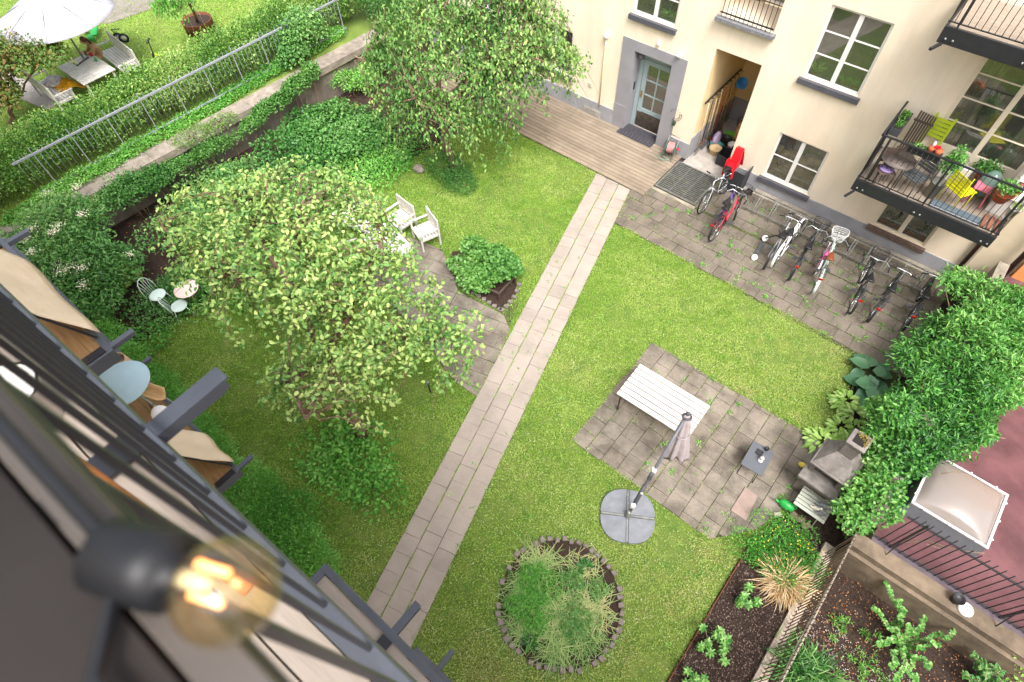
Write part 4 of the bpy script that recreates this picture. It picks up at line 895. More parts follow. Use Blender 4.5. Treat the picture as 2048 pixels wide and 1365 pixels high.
bicycle('pale mint green bicycle with white wire basket and brown saddle', (1627, 580), (1683, 465), 'b8ccc0', basket='w', saddle='7a4028', step=True, guards='c8d6cc', tyre=mat('grey_tyre', '7f8280', .7), lean=-.04)
bicycle('black bicycle with round wire basket standing alone right of the cluster', (1698, 620), (1754, 512), '1d1e21', basket='b', step=True, lean=.02)
bicycle('black and silver trekking bicycle between the lone basket bicycle and the climber', (1737, 638), (1812, 532), '3a3c42', straight=True, lean=.02)
bicycle('dark bicycle half hidden by the green climber at the end of the rack', (1806, 654), (1872, 560), '1a1b1e', straight=True, lean=-.03)
# bicycle rack: two rails with wheel hoops
t = T('bicycle_rack', 'long low grey steel bicycle rack with wire hoops along the wall', 'bicycle rack', (-.6, 14.3, 0))
for y, z in ((14.62, .42), (14.2, .12)): MB().bar((-3.3, y, z), (2.1, y, z), .03, .03).build('rail', M_galv, t)
for x in (-3.2, -1.5, .2, 1.9): mb = MB(); mb.bar((x, 14.2, .0), (x, 14.2, .12), .03, .03); mb.tube([(x, 14.62, 0), (x, 14.62, .42)], .015, 6); mb.bar((x, 14.2, .1), (x, 14.62, .1), .02, .02); mb.build('leg', M_galv, t)
x = -3.0
while x < 2.0:
    mb = MB()
    for s in (0, .07): mb.tube([(x+s, 14.1, .03), (x+s, 14.2, .14), (x+s, 14.55, .5), (x+s, 14.6, .44), (x+s, 14.6, .15)], .007, 5)
    mb.build('hoop', M_galv, t); x += .46
# kick scooter
a = at(1507, 520, 0); b = at(1528, 482, 0)
t = T('kick_scooter', 'folded kick scooter with white wheels lying on the paving beside the silver bicycle', 'scooter', (a[0], a[1], 0))
mb = MB(); mb.box(((a[0]+b[0])/2, (a[1]+b[1])/2, .09), (.5, .12, .02), rz=math.atan2(b[1]-a[1], b[0]-a[0])); mb.build('deck', M_dgrey, t, bevel=.008)
for p in (a, b):
    MB().lathe([(.02, -.018), (.085, -.018), (.095, 0), (.085, .018), (.02, .018)], (p[0], p[1], .095), 18, ax=(.6, -.5, .5)).build('wheel', M_steelw, t)
mb = MB(); c = at(1560, 470, .55); mb.tube([(b[0], b[1], .12), tuple(c)], .018, 8); mb.tube([(c[0]-.1, c[1]+.15, c[2]), (c[0]+.1, c[1]-.15, c[2])], .014, 8); mb.build('steering_column', M_black, t)
# bins by the recess
def crate(name, label, c, w, d, h, m, cat, hollow=.02, taper=1.12, rz=0, lip=True, group=None):
    """open tapered tub"""
    t = MB(); cs, sn = math.cos(rz), math.sin(rz)
    def rg(k, z): return [(c[0]+(x*cs-y*sn), c[1]+(x*sn+y*cs), c[2]+z) for x, y in ((-w/2*k, -d/2*k), (w/2*k, -d/2*k), (w/2*k, d/2*k), (-w/2*k, d/2*k))]
    ki = taper - 2*hollow/w
    vs = rg(1, 0)+rg(taper, h)+rg(ki, h)+rg(1-2*hollow/w, hollow)
    fs = [(3, 2, 1, 0)]+[(i, (i+1) % 4, 4+(i+1) % 4, 4+i) for i in range(4)]+[(4+i, 4+(i+1) % 4, 8+(i+1) % 4, 8+i) for i in range(4)]+[(8+i, 8+(i+1) % 4, 12+(i+1) % 4, 12+i) for i in range(4)]+[(12, 13, 14, 15)]
    t.add(vs, fs); return tag(t.build(name, m, bevel=.004), label, cat, group)
def pot(name, label, c, r, h, m, cat='pot', group=None, soil=True, parent=None, hollow=True, pname='pot'):
    t = MB(); t.lathe([(r*.7, 0), (r, h), (r*1.08, h), (r*1.08, h*.88) if False else (r*1.06, h), (r*.88, h), (r*.84, h*.8), (.001, h*.8)], c, 18)
    o = t.build(name, m, parent)
    return tag(o, label, cat, group) if parent is None else o
M_bin = mat('black_plastic', '2b2c2f', .45, .1, 10)
a = at(1452, 330, 0.); crate('plastic_tub', 'black plastic tub with rounded rim on the floor by the recess corner', (a[0]-.1, a[1]+.0, .02), .36, .42, .4, M_bin, 'tub')
pot('bucket', 'black round bucket standing inside the tub rim beside the red cover', (a[0]+.12, a[1]+.22, .1), .17, .42, M_bin, 'bucket')
a = at(1462, 372, .0); crate('rubbish_bin', 'big dark rectangular bin behind the child seat bicycle', (a[0]+.1, a[1]+.1, .02), .5, .75, .75, mat('dark_bin', '34363a', .5, .1), 'bin', taper=1.05)
a = at(1452, 308, 0); pot('bucket', 'white round bucket on the recess floor beside the basket', (a[0]+.1, a[1]+.1, .03), .17, .3, M_white, 'bucket')
# hose reel
a = at(1338, 312, .05); t = T('hose_reel', 'green and pink garden hose reel on its cart beside the entrance', 'hose reel', (a[0], a[1], .05))
ax = (1, .25, 0); c = (a[0], a[1], .36)
mb = MB()
for k in range(7): mb.torus((c[0]-.09+k*.03, c[1]-.02+k*.008, c[2]), ax, .15+.008*(k % 2), .017, 24, 6)
mb.build('hose', mat('pink_hose', 'c08a8a', .5, .3, 30), t)
mb = MB()
for s in (-.13, .13): mb.torus((c[0]+s, c[1]+s*.25, c[2]), ax, .19, .014, 22, 6); mb.bar((c[0]+s, c[1]+s*.25, c[2]-.19), (c[0]+s, c[1]+s*.25, c[2]+.19), .03, .02); mb.bar((c[0]+s, c[1]-.19+s*.25, c[2]), (c[0]+s, c[1]+.19+s*.25, c[2]), .03, .02)
mb.build('drum', mat('green_plastic', '3f6f5f', .4, .1), t)
mb = MB()
for s in (-.17, .17): mb.tube([(c[0]+s, c[1]-.2, .06), (c[0]+s, c[1]-.05, .3), (c[0]+s, c[1]+.12, .72)], .012, 6); mb.tube([(c[0]+s, c[1]+.2, .06), (c[0]+s, c[1]-.02, .36)], .012, 6)
mb.tube([(c[0]-.17, c[1]+.12, .72), (c[0]+.17, c[1]+.12, .72)], .014, 6); mb.tube([(c[0]-.17, c[1]-.2, .06), (c[0]+.17, c[1]-.2, .06)], .012, 6); mb.build('stand', M_galv, t)
MB().torus((c[0]-.1, c[1]-.2, .08), (0, 0, 1), .15, .012, 20, 6).build('loose_hose', mat('green_hose', '5a8a78', .5), t)
MB().lathe([(.03, 0), (.05, .02), (.05, .06), (.02, .09)], (c[0]+.17, c[1]+.05, c[2]), 10, ax=ax).build('crank', mat('red_knob', 'c03038', .4), t)
# ---- things in the recess
lx = alc[0]+.05
t = T('tool_rail', 'black tool rail fixed along the left wall of the recess', 'rail', (lx, YW+1, 1.9)); MB().bar((lx+.02, YW+.1, 1.95), (lx+.02, YW+2.3, 1.95), .03, .05).build('bar', M_black, t)
mb = MB()
for k in range(10): mb.bar((lx+.02, YW+.2+k*.22, 1.95), (lx+.12, YW+.2+k*.22, 1.98), .02, .02)
mb.build('hooks', M_black, t)
M_wood = mat('tool_wood', 'b98a52', .6, .2, 8, stretch=(1, 1, .2)); M_woodp = mat('tool_wood_pale', 'd9bf94', .6, .2, 8)
TL = [('garden_rake', 'wooden handled rake nearest the recess mouth', M_woodp, 'rake', '4a4a4c'), ('broom', 'broom with black handle hanging second from the recess mouth', M_black, 'broom', '6a5040'), ('spade', 'spade with pale shaft hanging on the tool rail', M_woodp, 'spade', '6f7276'), ('pitchfork', 'garden fork with pale shaft hanging beside the spade', M_woodp, 'fork', '50524f'),
      ('long_brush', 'orange red handled brush hanging in the middle of the tool rail', mat('red_handle', 'b0432a', .5), 'brush', '3a2a20'), ('hoe', 'hoe with ochre shaft hanging deeper in the recess', M_wood, 'hoe', '56585a'), ('snow_shovel', 'brown wooden shovel hanging by the blue bucket', M_wood, 'shovel', '8a6a40'), ('leaf_rake', 'thin fan rake hanging last on the tool rail', M_wood, 'rake', '3f5a3a')]
for k, (nm, lb, hm, ct, hc) in enumerate(TL):
    y = YW+.18+k*.26; zt = 1.98 - (k % 3)*.07; zb = .35+(k % 2)*.15; t = T(nm, lb, ct, (lx+.1, y, zb), 'tools hanging in the recess')
    MB().tube([(lx+.1, y, zt), (lx+.13, y+random.uniform(-.06, .06), zb)], .014, 7).build('shaft', hm, t)
    hm2 = mat('head_'+hc, hc, .6, .2, 8); m = MB()
    if ct in ('rake', 'fork', 'brush', 'broom'):
        m.bar((lx+.13, y-.14, zb), (lx+.13, y+.14, zb), .03, .03)
        for q in range(9): m.tube([(lx+.13, y-.13+q*.0325, zb), (lx+.16, y-.15+q*.0375, zb-.14)], .005, 4)
    else: m.box((lx+.13, y, zb-.12), (.03, .2, .28), taper=.85)
    m.build('head', hm2, t)
c = onY(1470, 152, YW+1.3); g = MB(); c = (alc[0]+.42, YW+1.5, 2.0)
t = T('blue_bucket', 'bright blue bucket hanging from the tool rail', 'bucket', c)
m = MB(); m.lathe([(.11, -.12), (.165, .16), (.175, .16), (.17, .18), (.15, .17), (.1, -.1), (.001, -.1)], c, 20, ax=(.55, -.5, .6)); m.build('body', mat('blue_plastic', '3f8fc8', .35, .05), t)
MB().torus((c[0]+.08, c[1]-.08, c[2]+.1), (.3, .6, .5), .16, .006, 18, 5, 0, 3.14).build('handle', M_galv, t)
a = at(1436, 290, .15); t = T('push_mower', 'teal push reel mower with white spoked wheels at the mouth of the recess', 'mower', (a[0], a[1], 0))
mx_, my_ = a[0]-.05, a[1]; dv = Vector((.85, .5, 0)).normalized()
def mp_(s, z, o=0): return (mx_+dv.x*s-dv.y*o, my_+dv.y*s+dv.x*o, z)
MB().tube([mp_(-.22, .16), mp_(.22, .16)], .09, 14).build('reel', mat('teal_metal', '5a9a98', .4, .1), t)
for s in (-.25, .25):
    m = MB(); m.torus(mp_(s, .14), dv, .12, .022, 20, 6); o = m.build('wheel', M_rubber, t); m = MB(); m.lathe([(.1, -.012), (.1, .012)], mp_(s, .14), 16, ax=dv); m.build('hub_cap', M_white, o)
m = MB()
for s in (-.2, .2): m.tube([mp_(s, .18, .05), mp_(s*.3, .6, .35), mp_(s*.3, 1.15, .55)], .012, 6)
m.tube([mp_(-.06, 1.15, .55), mp_(.06, 1.15, .55)], .014, 6); m.build('handle', M_black, t)
m = MB(); m.box(mp_(0, .2, .14), (.5, .22, .1), rz=.53); m.build('grass_box', mat('dark_red', '7a2f28', .6), t)
for nm, lb, cc, r_, h_, mm_, ct in (('wicker_basket', 'round pale wicker basket on the recess floor', (.55, .75), .2, .2, M_woodp, 'basket'), ('black_pot', 'black plant pot beside the lilac bag in the recess', (.62, 1.25), .19, .3, M_bin, 'pot'), ('black_pot', 'black plant pot deepest in the recess behind the cardboard', (.95, 1.5), .17, .28, M_bin, 'pot'), ('grey_sack', 'grey rubbish sack with a knotted black top at the back of the recess', (.75, 2.2), .24, .45, mat('grey_sack', '8b8785', .6, .2, 12, .6), 'sack')):
    pot(nm, lb, (alc[0]+cc[0], YW+cc[1], .03), r_, h_, mm_, ct)
MB()
m = MB(); c = (alc[0]+.38, YW+1.1, .28); m.ball(c, (.12, .2, .26)); tag(m.build('lilac_bag', mat('lilac_bag', 'b8a8cc', .4, .25, 9)), 'lilac plastic bag of soil leaning in the recess', 'bag')
m = MB(); m.box((alc[0]+.55, YW+1.75, .1), (.35, .3, .14), rz=.3); tag(m.build('green_box', mat('lime_box', '6fc04a', .5), bevel=.01), 'flat lime green box on the recess floor', 'box')
m = MB(); m.box((alc[0]+1.0, YW+1.55, .42), (.45, .3, .7), rz=.2, M=Matrix.Rotation(.2, 4, 'Z')@Matrix.Rotation(.15, 4, 'X')); t = tag(m.build('cardboard_box', mat('cardboard', 'c08a5c', .8, .08), bevel=.01), 'brown cardboard box standing at the back of the recess', 'box')
m = MB(); m.tube([(alc[0]+.8, YW+2.1, .05), (alc[0]+.72, YW+2.55, 1.75)], .014, 7); tag(m.build('broom_stick', M_woodp), 'pale wooden stick leaning against the back wall of the recess', 'stick')
# ---- white slatted table on the patio
A, B, D = at(1281, 727, .73), at(1421, 812, .73), at(1233, 788, .73)
ex = (B-A)[:2]; Lx = np.linalg.norm(ex); ex = ex/Lx; ey = (D-A)[:2]; ey = ey - ex*(ex@ey); Ly = np.linalg.norm(ey); ey = ey/Ly
def tp(u, v, z): p = A[:2]+ex*u+ey*v; return (p[0], p[1], z)
t = T('garden_table', 'long white slatted garden table on the paved patio', 'table', tp(Lx/2, Ly/2, 0))
M_slat = mat('white_slats', 'd2cec8', .55, .08, 7, .15, stain=.14, stscale=6)
ang = math.atan2(ex[1], ex[0]); n = 7; w = Ly/n
m = MB()
for k in range(n): m.box(tp(Lx/2, (k+.5)*w, .73-.014), (Lx, w-.026, .028), rz=ang)
m.build('table_top', M_slat, t, bevel=.003)
m = MB()
for u in (.12, Lx-.12): m.bar(tp(u, .05, .69), tp(u, Ly-.05, .69), .03, .03)
for v in (.06, Ly-.06): m.bar(tp(.1, v, .688), tp(Lx-.1, v, .688), .03, .03)
m.build('frame', mat('brown_steel', '463a34', .5, .1), t)
for u in (.1, Lx-.1):
    for v in (.05, Ly-.05): MB().bar(tp(u, v, .68), tp(u, v, 0.0), .035, .035).build('leg', MC['brown_steel'], t)
# ---- closed cantilever parasol
bc = at(1255, 1032, .06); t = T('cantilever_parasol', 'closed greige cantilever parasol on a round grey four part base', 'parasol', (bc[0], bc[1], 0))
ba = math.atan2(*(at(1345, 975, 0)[:2]-bc[:2])[::-1]); 
ca = math.atan2((at(1205, 1065, 0)-at(1300, 1010, 0))[1], (at(1205, 1065, 0)-at(1300, 1010, 0))[0])
cb_ = R(32)
for k in range(4):
    poly = []; a0 = cb_+k*math.pi/2; cx = bc[0]+.028*math.cos(a0+math.pi/4)*1.4; cy = bc[1]+.028*math.sin(a0+math.pi/4)*1.4
    poly.append((cx, cy)); Rr = .54
    for q in range(13):
        a = a0+q/12*math.pi/2; e = 1+.05*math.sin(2*(a-a0))**2; poly.append((cx+Rr*e*math.cos(a), cy+Rr*e*math.sin(a)))
    MB().prism(poly, .012, .075).build('base_plate', mat('base_grey', '6f737a', .65, .12, 7, .15, hex2='82868c'), t, bevel=.008)
m = MB()
for k in range(4): a = cb_+k*math.pi/2; m.bar((bc[0], bc[1], .05), (bc[0]+.55*math.cos(a), bc[1]+.55*math.sin(a), .05), .04, .05)
m.lathe([(.07, .06), (.07, .1), (.045, .13), (.045, .3)], (bc[0], bc[1], 0), 14); m.build('cross_foot', M_galv, t)
top = at(1374, 832, 2.45); pm = at(1252, 1028, .25); 
m = MB(); m.tube([(bc[0], bc[1], .1), tuple(bc[:2]+(top[:2]-bc[:2])*.42)+(1.3,), tuple(bc[:2]+(top[:2]-bc[:2])*.97)+(2.42,)], .032, 10); m.build('mast', mat('mast_grey', '63656b', .45, .08), t)
def ms(f, z): return tuple(bc[:2]+(top[:2]-bc[:2])*f)+(z,)
m = MB(); m.tube([ms(.1, .35), ms(.28, .95)], .045, 10); m.tube([ms(.36, 1.1), ms(.42, 1.28)], .044, 10); m.build('sleeve', M_dgrey, t)
MB().box(ms(.08, .42), (.09, .07, .16), rz=.5).build('crank_box', M_white, t, bevel=.01); MB().box(ms(.44, 1.34), (.085, .085, .13), rz=.5).build('clamp', M_white, t, bevel=.01); MB().box(ms(.24, .8), (.05, .14, .04), rz=.5).build('crank_handle', M_white, t, bevel=.01)
# folded fabric hanging from the top, parallel to the mast on its outer side
tb = at(1352, 912, 1.28); ax_ = np.array(top)-tb; m = MB(); vs = []; N, K = 14, 28
ta = np.array([top[0], top[1], 2.5]); dr_ = (tb-ta); s1 = np.cross(dr_, [0, 0, 1.]); s1 /= np.linalg.norm(s1); s2 = np.cross(s1, dr_); s2 /= np.linalg.norm(s2)
for i in range(N+1):
    q = i/N; r_ = .035+.165*q**.7; r_ = r_*(1-.25*max(0, q-.85)/.15) if False else r_
    for k in range(K):
        a = k/K*2*math.pi; rr = r_*(1+.32*math.sin(a*7+q*1.2)*q**.4+.12*math.sin(a*3+1)); L = q*(1+.05*math.sin(a*3.5)*q)
        p = ta+dr_*L+s1*rr*math.cos(a)+s2*rr*math.sin(a)*.75; vs.append(p)
m.add(vs, [(i*K+k, i*K+(k+1) % K, (i+1)*K+(k+1) % K, (i+1)*K+k) for i in range(N) for k in range(K)], True)
o = m.build('canopy', mat('greige_fabric', '8f8587', .85, .12, 5, .3, hex2='a59b9c'), t); md = o.modifiers.new('th', 'SOLIDIFY'); md.thickness = .006
m = MB()
for k in range(3): p = ta+dr_*(.02+.1*k); m.torus(tuple(ta+dr_*(.05+.0*k)), dr_, .05+.02*k, .012, 14, 6)
m.ball(tuple(ta+np.array([0, 0, .03])), .045); m.build('finial', M_dgrey, t)
m = MB(); m.torus(tuple(ta+dr_*.45), dr_, .135, .012, 20, 5); m.build('strap', MC['greige_fabric'], t)
# ---- small folding side table with lantern
q4 = [at(x, y, .5) for x, y in ((1508, 882), (1550, 906), (1522, 953), (1481, 928))]; c = sum(q4)/4
t = T('side_table', 'small dark grey folding side table on the patio', 'table', (c[0], c[1], 0))
e1 = (q4[1]-q4[0])[:2]; w1 = np.linalg.norm(e1); e1 /= w1; e2 = np.array([-e1[1], e1[0]]); h2 = np.linalg.norm((q4[3]-q4[0])[:2]); rz = math.atan2(e1[1], e1[0])
MB().box((c[0], c[1], .5), (w1, h2, .02), rz=rz).build('table_top', mat('slate_grey', '585c63', .55, .06, 6), t, bevel=.02)
def sp_(u, v, z): p = c[:2]+e1*u+e2*v; return (p[0], p[1], z)
for s in (-1, 1): m = MB(); m.tube([sp_(s*w1*.42, -h2*.42, .48), sp_(s*w1*.42, h2*.48, .01)], .009, 6); m.tube([sp_(s*w1*.38, h2*.42, .48), sp_(s*w1*.38, -h2*.48, .01)], .009, 6); m.build('leg', M_black, t)
m = MB(); m.tube([sp_(-w1*.42, h2*.48, .012), sp_(w1*.42, h2*.48, .012)], .009, 6); m.tube([sp_(-w1*.38, -h2*.48, .012), sp_(w1*.38, -h2*.48, .012)], .009, 6); m.build('foot_bar', M_black, t)
p = at(1521, 921, .52); t = T('lantern', 'white lantern on the small dark side table', 'lantern', (p[0], p[1], .51)); 
m = MB(); m.lathe([(.05, .51), (.055, .53), (.05, .54)], (p[0], p[1], 0), 14); m.lathe([(.05, .63), (.03, .66), (.012, .69)], (p[0], p[1], 0), 14); m.torus((p[0], p[1], .7), (1, 1, 0), .025, .004, 12, 4)
for k in range(6): a = k*1.047; m.tube([(p[0]+.045*math.cos(a), p[1]+.045*math.sin(a), .53), (p[0]+.045*math.cos(a), p[1]+.045*math.sin(a), .64)], .004, 4)
m.build('cage', M_white, t); MB().lathe([(.022, .54), (.022, .6)], (p[0], p[1], 0), 10).build('candle', mat('candle', 'e8e0c8', .6), t)
p = at(1519, 906, .52); crate('tray', 'small square black tray on the side table beside the lantern', (p[0], p[1], .511), .13, .13, .03, M_bin, 'tray', hollow=.012, taper=1.05, rz=rz)
p = at(1532, 900, .52); pot('cup', 'round black cup on the corner of the side table', (p[0], p[1], .511), .045, .09, M_bin, 'cup')
# flat stone slab
q_ = [tuple(at(x, y, 0)[:2]) for x, y in ((1489, 976), (1514, 994), (1491, 1043), (1460, 1022))]
tag(MB().prism(q_, .0, .045).build('stone_slab', mat('sandstone', '8f7d74', .85, .15, 5, .3), bevel=.006), 'loose pinkish sandstone slab at the edge of the patio', 'slab')
# ---- barbecue of cast stone
bp = at(1655, 962, 0); bx, by = 1.83, 7.5
t = T('barbecue', 'weathered grey stone garden barbecue with hood and chimney', 'barbecue', (bx, by, 0))
M_st = mat('cast_stone', '6f6a66', .9, .15, 4, .4, hex2='8c8681', bscale=50, stain=.35, stscale=5)
rzb = R(-4); Mb = Matrix.Translation((bx, by, 0)) @ Matrix.Rotation(rzb, 4, 'Z')
def B_(m, c, d, taper=1., dx=0, dy=0, tx=None, ty=None):
    x, y, z = d[0]/2, d[1]/2, d[2]/2; tx = tx or taper; ty = ty or taper
    vs = [(-x, -y, -z), (x, -y, -z), (x, y, -z), (-x, y, -z), (-x*tx+dx, -y*ty+dy, z), (x*tx+dx, -y*ty+dy, z), (x*tx+dx, y*ty+dy, z), (-x*tx+dx, y*ty+dy, z)]
    m.add([Mb@(Vector(p)+Vector(c)) for p in vs], [(0, 3, 2, 1), (4, 5, 6, 7), (0, 1, 5, 4), (1, 2, 6, 5), (2, 3, 7, 6), (3, 0, 4, 7)])
m = MB(); B_(m, (0, -.05, .4), (.62, .62, .8)); B_(m, (0, -.1, .84), (.8, .85, .08)); m.build('base', M_st, t, bevel=.015)
m = MB(); B_(m, (-.28, 0, 1.05), (.08, .55, .36)); B_(m, (.28, 0, 1.05), (.08, .55, .36)); B_(m, (0, .27, 1.05), (.6, .07, .36)); m.build('firebox', M_st, t, bevel=.01)
m = MB(); B_(m, (0, 0, 1.26), (.8, .72, .06)); B_(m, (0, 0, 1.47), (.74, .66, .36), tx=.42, ty=.5, dy=.1); m.build('hood', M_st, t, bevel=.015)
m = MB(); B_(m, (0, .1, 1.86), (.28, .3, .46)); B_(m, (0, .1, 2.11), (.36, .38, .06)); m.build('chimney', M_st, t, bevel=.012)
m = MB(); B_(m, (0, .1, 2.145), (.2, .22, .012)); m.build('flue', mat('flue_black', '1f1c1a', .9), t)  # thin near-black plate on the chimney top
P = rng.uniform(-.16, .16, (240, 2)); P = P[(P[:, 0]+P[:, 1]) > .02]; Q = np.array([Mb@Vector((a, .1+b, 2.15)) for a, b in P]); n = len(Q)
leaves('moss', Q, rdir(n, .6), rdir(n, 1), .03, .025, rng.random(n), ramp_mat('moss', ['6a6420', '8a7a28', 'a89438'], .9), t, shape='dia')
# slatted stool with figurines
q4 = [at(x, y, .42) for x, y in ((1612, 962), (1672, 1002), (1650, 1047), (1588, 1010))]; c = sum(q4)/4; e1 = (q4[1]-q4[0])[:2]; w1 = np.linalg.norm(e1); e1 /= w1; e2 = np.array([-e1[1], e1[0]]); h2 = np.linalg.norm((q4[3]-q4[0])[:2]); rz = math.atan2(e1[1], e1[0])
t = T('folding_stool', 'grey slatted folding stool in front of the barbecue', 'stool', (c[0], c[1], 0)); m = MB()
for k in range(7): p = c[:2]+e2*(-h2/2+h2*(k+.5)/7); m.box((p[0], p[1], .42), (w1, h2/7-.014, .018), rz=rz)
m.build('seat', mat('sage_grey', 'a9aca0', .6, .05), t, bevel=.003)
for s in (-1, 1): m = MB(); m.tube([sp_(s*w1*.4, -h2*.42, .4), sp_(s*w1*.4, h2*.48, .01)], .01, 6); m.tube([sp_(s*w1*.36, h2*.42, .4), sp_(s*w1*.36, -h2*.48, .01)], .01, 6); m.build('leg', MC['sage_grey'], t)
def bird(label, px, s, hexc, hexh):
    p = at(*px, .45); t = T('bird_figurine', label, 'figurine', (p[0], p[1], .43), 'bird figurines on the stool')
    MB().ball((p[0], p[1], .43+.06*s), (.085*s, .05*s, .06*s)).ball((p[0]-.1*s, p[1]-.03*s, .43+.06*s), (.05*s, .022*s, .02*s)).build('body', mat('bird_'+hexc, hexc, .6, .2, 30), t)
    MB().tube([(p[0]+.05*s, p[1]+.01, .43+.08*s), (p[0]+.085*s, p[1]+.02*s, .43+.13*s)], .022*s, 8).ball((p[0]+.095*s, p[1]+.02*s, .43+.15*s), .034*s).build('head', mat('bird_'+hexh, hexh, .6), t)
    MB().tube([(p[0]+.12*s, p[1]+.03*s, .43+.15*s), (p[0]+.15*s, p[1]+.04*s, .43+.145*s)], [.012*s, .003], 6).build('beak', mat('beak', 'b08a50', .5), t)
bird('larger grey and white bird figurine at the back of the stool', (1646, 1014), 1.1, '8a8f90', 'e0e0dc'); bird('white headed bird figurine at the front of the stool', (1631, 1018), .8, 'cfcabb', 'f0eee8'); bird('small dark grey bird figurine on the stool edge', (1640, 1029), .8, '6f7274', '8a8c8c')
# watering can
p = at(1572, 1012, .1); t = T('watering_can', 'green plastic watering can lying beside the stool', 'watering can', (p[0], p[1], 0)); M_wc = mat('green_can', '2fa04a', .35, .1)
MB().ball((p[0], p[1], .13), (.17, .1, .12), 16, 10).build('body', M_wc, t); MB().tube([(p[0]-.12, p[1]-.02, .1), (p[0]-.24, p[1]-.06, .2)], [.03, .02], 8).build('spout', M_wc, t); MB().torus((p[0]+.1, p[1]+.03, .2), (.2, 1, 0), .08, .012, 14, 6, -1, 2.6).build('handle', M_wc, t)
p = at(1555, 1030, .05); tag(MB().box((p[0], p[1], .05), (.16, .09, .07), rz=.8).build('pale_brick', mat('pale_brick', 'c8b8b0', .85, .1), bevel=.006), 'single pale brick beside the yellow flowering shrub', 'brick')
for k, (x, y) in enumerate(((1600, 1040), (1612, 1052), (1585, 1032), (1565, 1052))):
    p = at(x, y, .03); tag(MB().box((p[0], p[1], .03), (.2, .12, .06), rz=.5+k*.4).build('edging_stone', mat('stone_brown', '7a6a5c', .9, .2, 9, .4), bevel=.015), 'rough brown stones between stool and flowering shrub', 'stone', 'brown stones by the stool')
p = at(1617, 925, .9); 
yc = at(1616, 938, .05); tag(MB().ball((yc[0]-.12, yc[1], .05), (.1, .07, .05)).build('yellow_cloth', mat('yellow_cloth', 'e0cc50', .8, .2)), 'crumpled yellow cloth on the ground against the barbecue base', 'cloth')
# ---- shrubs at right
bush('yellow_flower_shrub', 'loose feathery shrub with tiny yellow flowers at the corner of the mulch bed', clump((1.85, 5.75, .15), (.85, .62, .25), 22), 6500, .05, .024, L_fern, (1.9, 5.7, 0), shape='dia', droop=-.2, hang=.6)
P, O = blobs([(1.75, 5.75, .38, .55, .5, .42), (2.3, 5.6, .42, .5, .5, .42)], 90, .95); leaves('flowers', P, rdir(90), rdir(90, 1), .028, .028, rng.random(90), L_yellow, [o for o in COL.objects if o.name == 'yellow_flower_shrub'][0], shape='dia')
for (x, y, lb, k) in ((1490, 1205, 'leafy young shrub nearest the dried grass in the mulch bed', 9), (1430, 1285, 'biggest young shrub in the middle of the mulch bed', 14), (1385, 1358, 'young shrub cut by the bottom edge of the picture', 8)):
    c = at(x, y, .2); t = T('young_shrub', lb, 'shrub', (c[0], c[1], 0), 'young shrubs in the mulch bed'); m = MB(); P = []; Dd = []
    for q in range(k):
        a = rng.uniform(0, 6.28); r_ = rng.uniform(.05, .26 if k < 12 else .34); h = rng.uniform(.2, .42); e = (c[0]+r_*math.cos(a), c[1]+r_*math.sin(a), h); limb(m, (c[0], c[1], 0), e, .008, .004, 4, .04)
        for z_ in (0, -.06, -.11):
            for s in range(7): b = s*.9+q+z_*30; P.append((e[0]+.01*math.cos(b), e[1]+.01*math.sin(b), h+z_)); Dd.append((math.cos(b), math.sin(b), .35+z_*3))
    m.build('stems', M_barkg, t); P = np.array(P); n = len(P); leaves('foliage', P, np.array(Dd)+.2*rdir(n), np.tile([0, 0, 1.], (n, 1))+.2*rdir(n), .085*(.7+.5*rng.random(n)), .04, .35+.6*rng.random(n), L_ivy, t)
def strap(name, label, c, n, L, w, m, r=.08, cat='grass tuft', up=.9, V=None, z=.02, tot=None):
    a = rng.uniform(0, 6.28, n); P = np.stack([c[0]+r*rng.normal(size=n), c[1]+r*rng.normal(size=n), np.full(n, z)], 1)
    D = np.stack([np.cos(a), np.sin(a), up*(.25+1.1*rng.random(n))], 1); o = leaves(name, P, D, np.tile([0, 0, 1.], (n, 1))+.3*rdir(n), L*(.5+.7*rng.random(n)), w, rng.random(n) if V is None else V, m, tot, fold=0, shape='long')
    return tag(o, label, cat) if label else o
c = at(1568, 1165, .1); strap('straw_grass', 'big tuft of dry straw coloured ornamental grass by the slatted fence', c, 650, .6, .014, L_straw, .08)
c = at(1590, 1335, .0); strap('iris_clump', 'thick clump of long green strap leaves behind the slatted fence at the bottom', (c[0]+.1, c[1], 0), 420, .6, .022, L_deep, .2, cat='plant', up=1.4); 
# slatted wire fence
M_fr = mat('rusty_slats', '5a4a3c', .75, .3, 10); t = T('slatted_fence', 'tall see through fence of thin brown slats with a twisted wire along its top', 'fence', (2.62, 4, 0))
m = MB(); m.tube([(2.62, 1.6, 1.42), (2.63, 4.0, 1.43), (2.62, 6.3, 1.45)], .016, 7); m.tube([(2.64, 1.6, 1.37), (2.6, 4.0, 1.38), (2.64, 6.3, 1.40)], .012, 7); m.build('top_wire', mat('pale_wire', '9a8f80', .6), t)
m = MB(); m.tube([(2.62, 1.6, .25), (2.62, 6.3, .25)], .008, 6); m.build('bottom_wire', M_fr, t); y = 1.7
while y < 6.3: MB().bar((2.62, y, .02), (2.62+random.uniform(-.015, .015), y+random.uniform(-.015, .015), 1.5), .016, .012).build('slat', M_fr, t); y += .088
tag(MB().bb(2.53, 2.75, -2, 6.5, -.2, .1).build('low_kerb', mat('kerb_concrete', 'a08f80', .9, .25, 4, .5, hex2='c4b8a8')), 'low pale concrete kerb under the slatted fence', 'kerb')
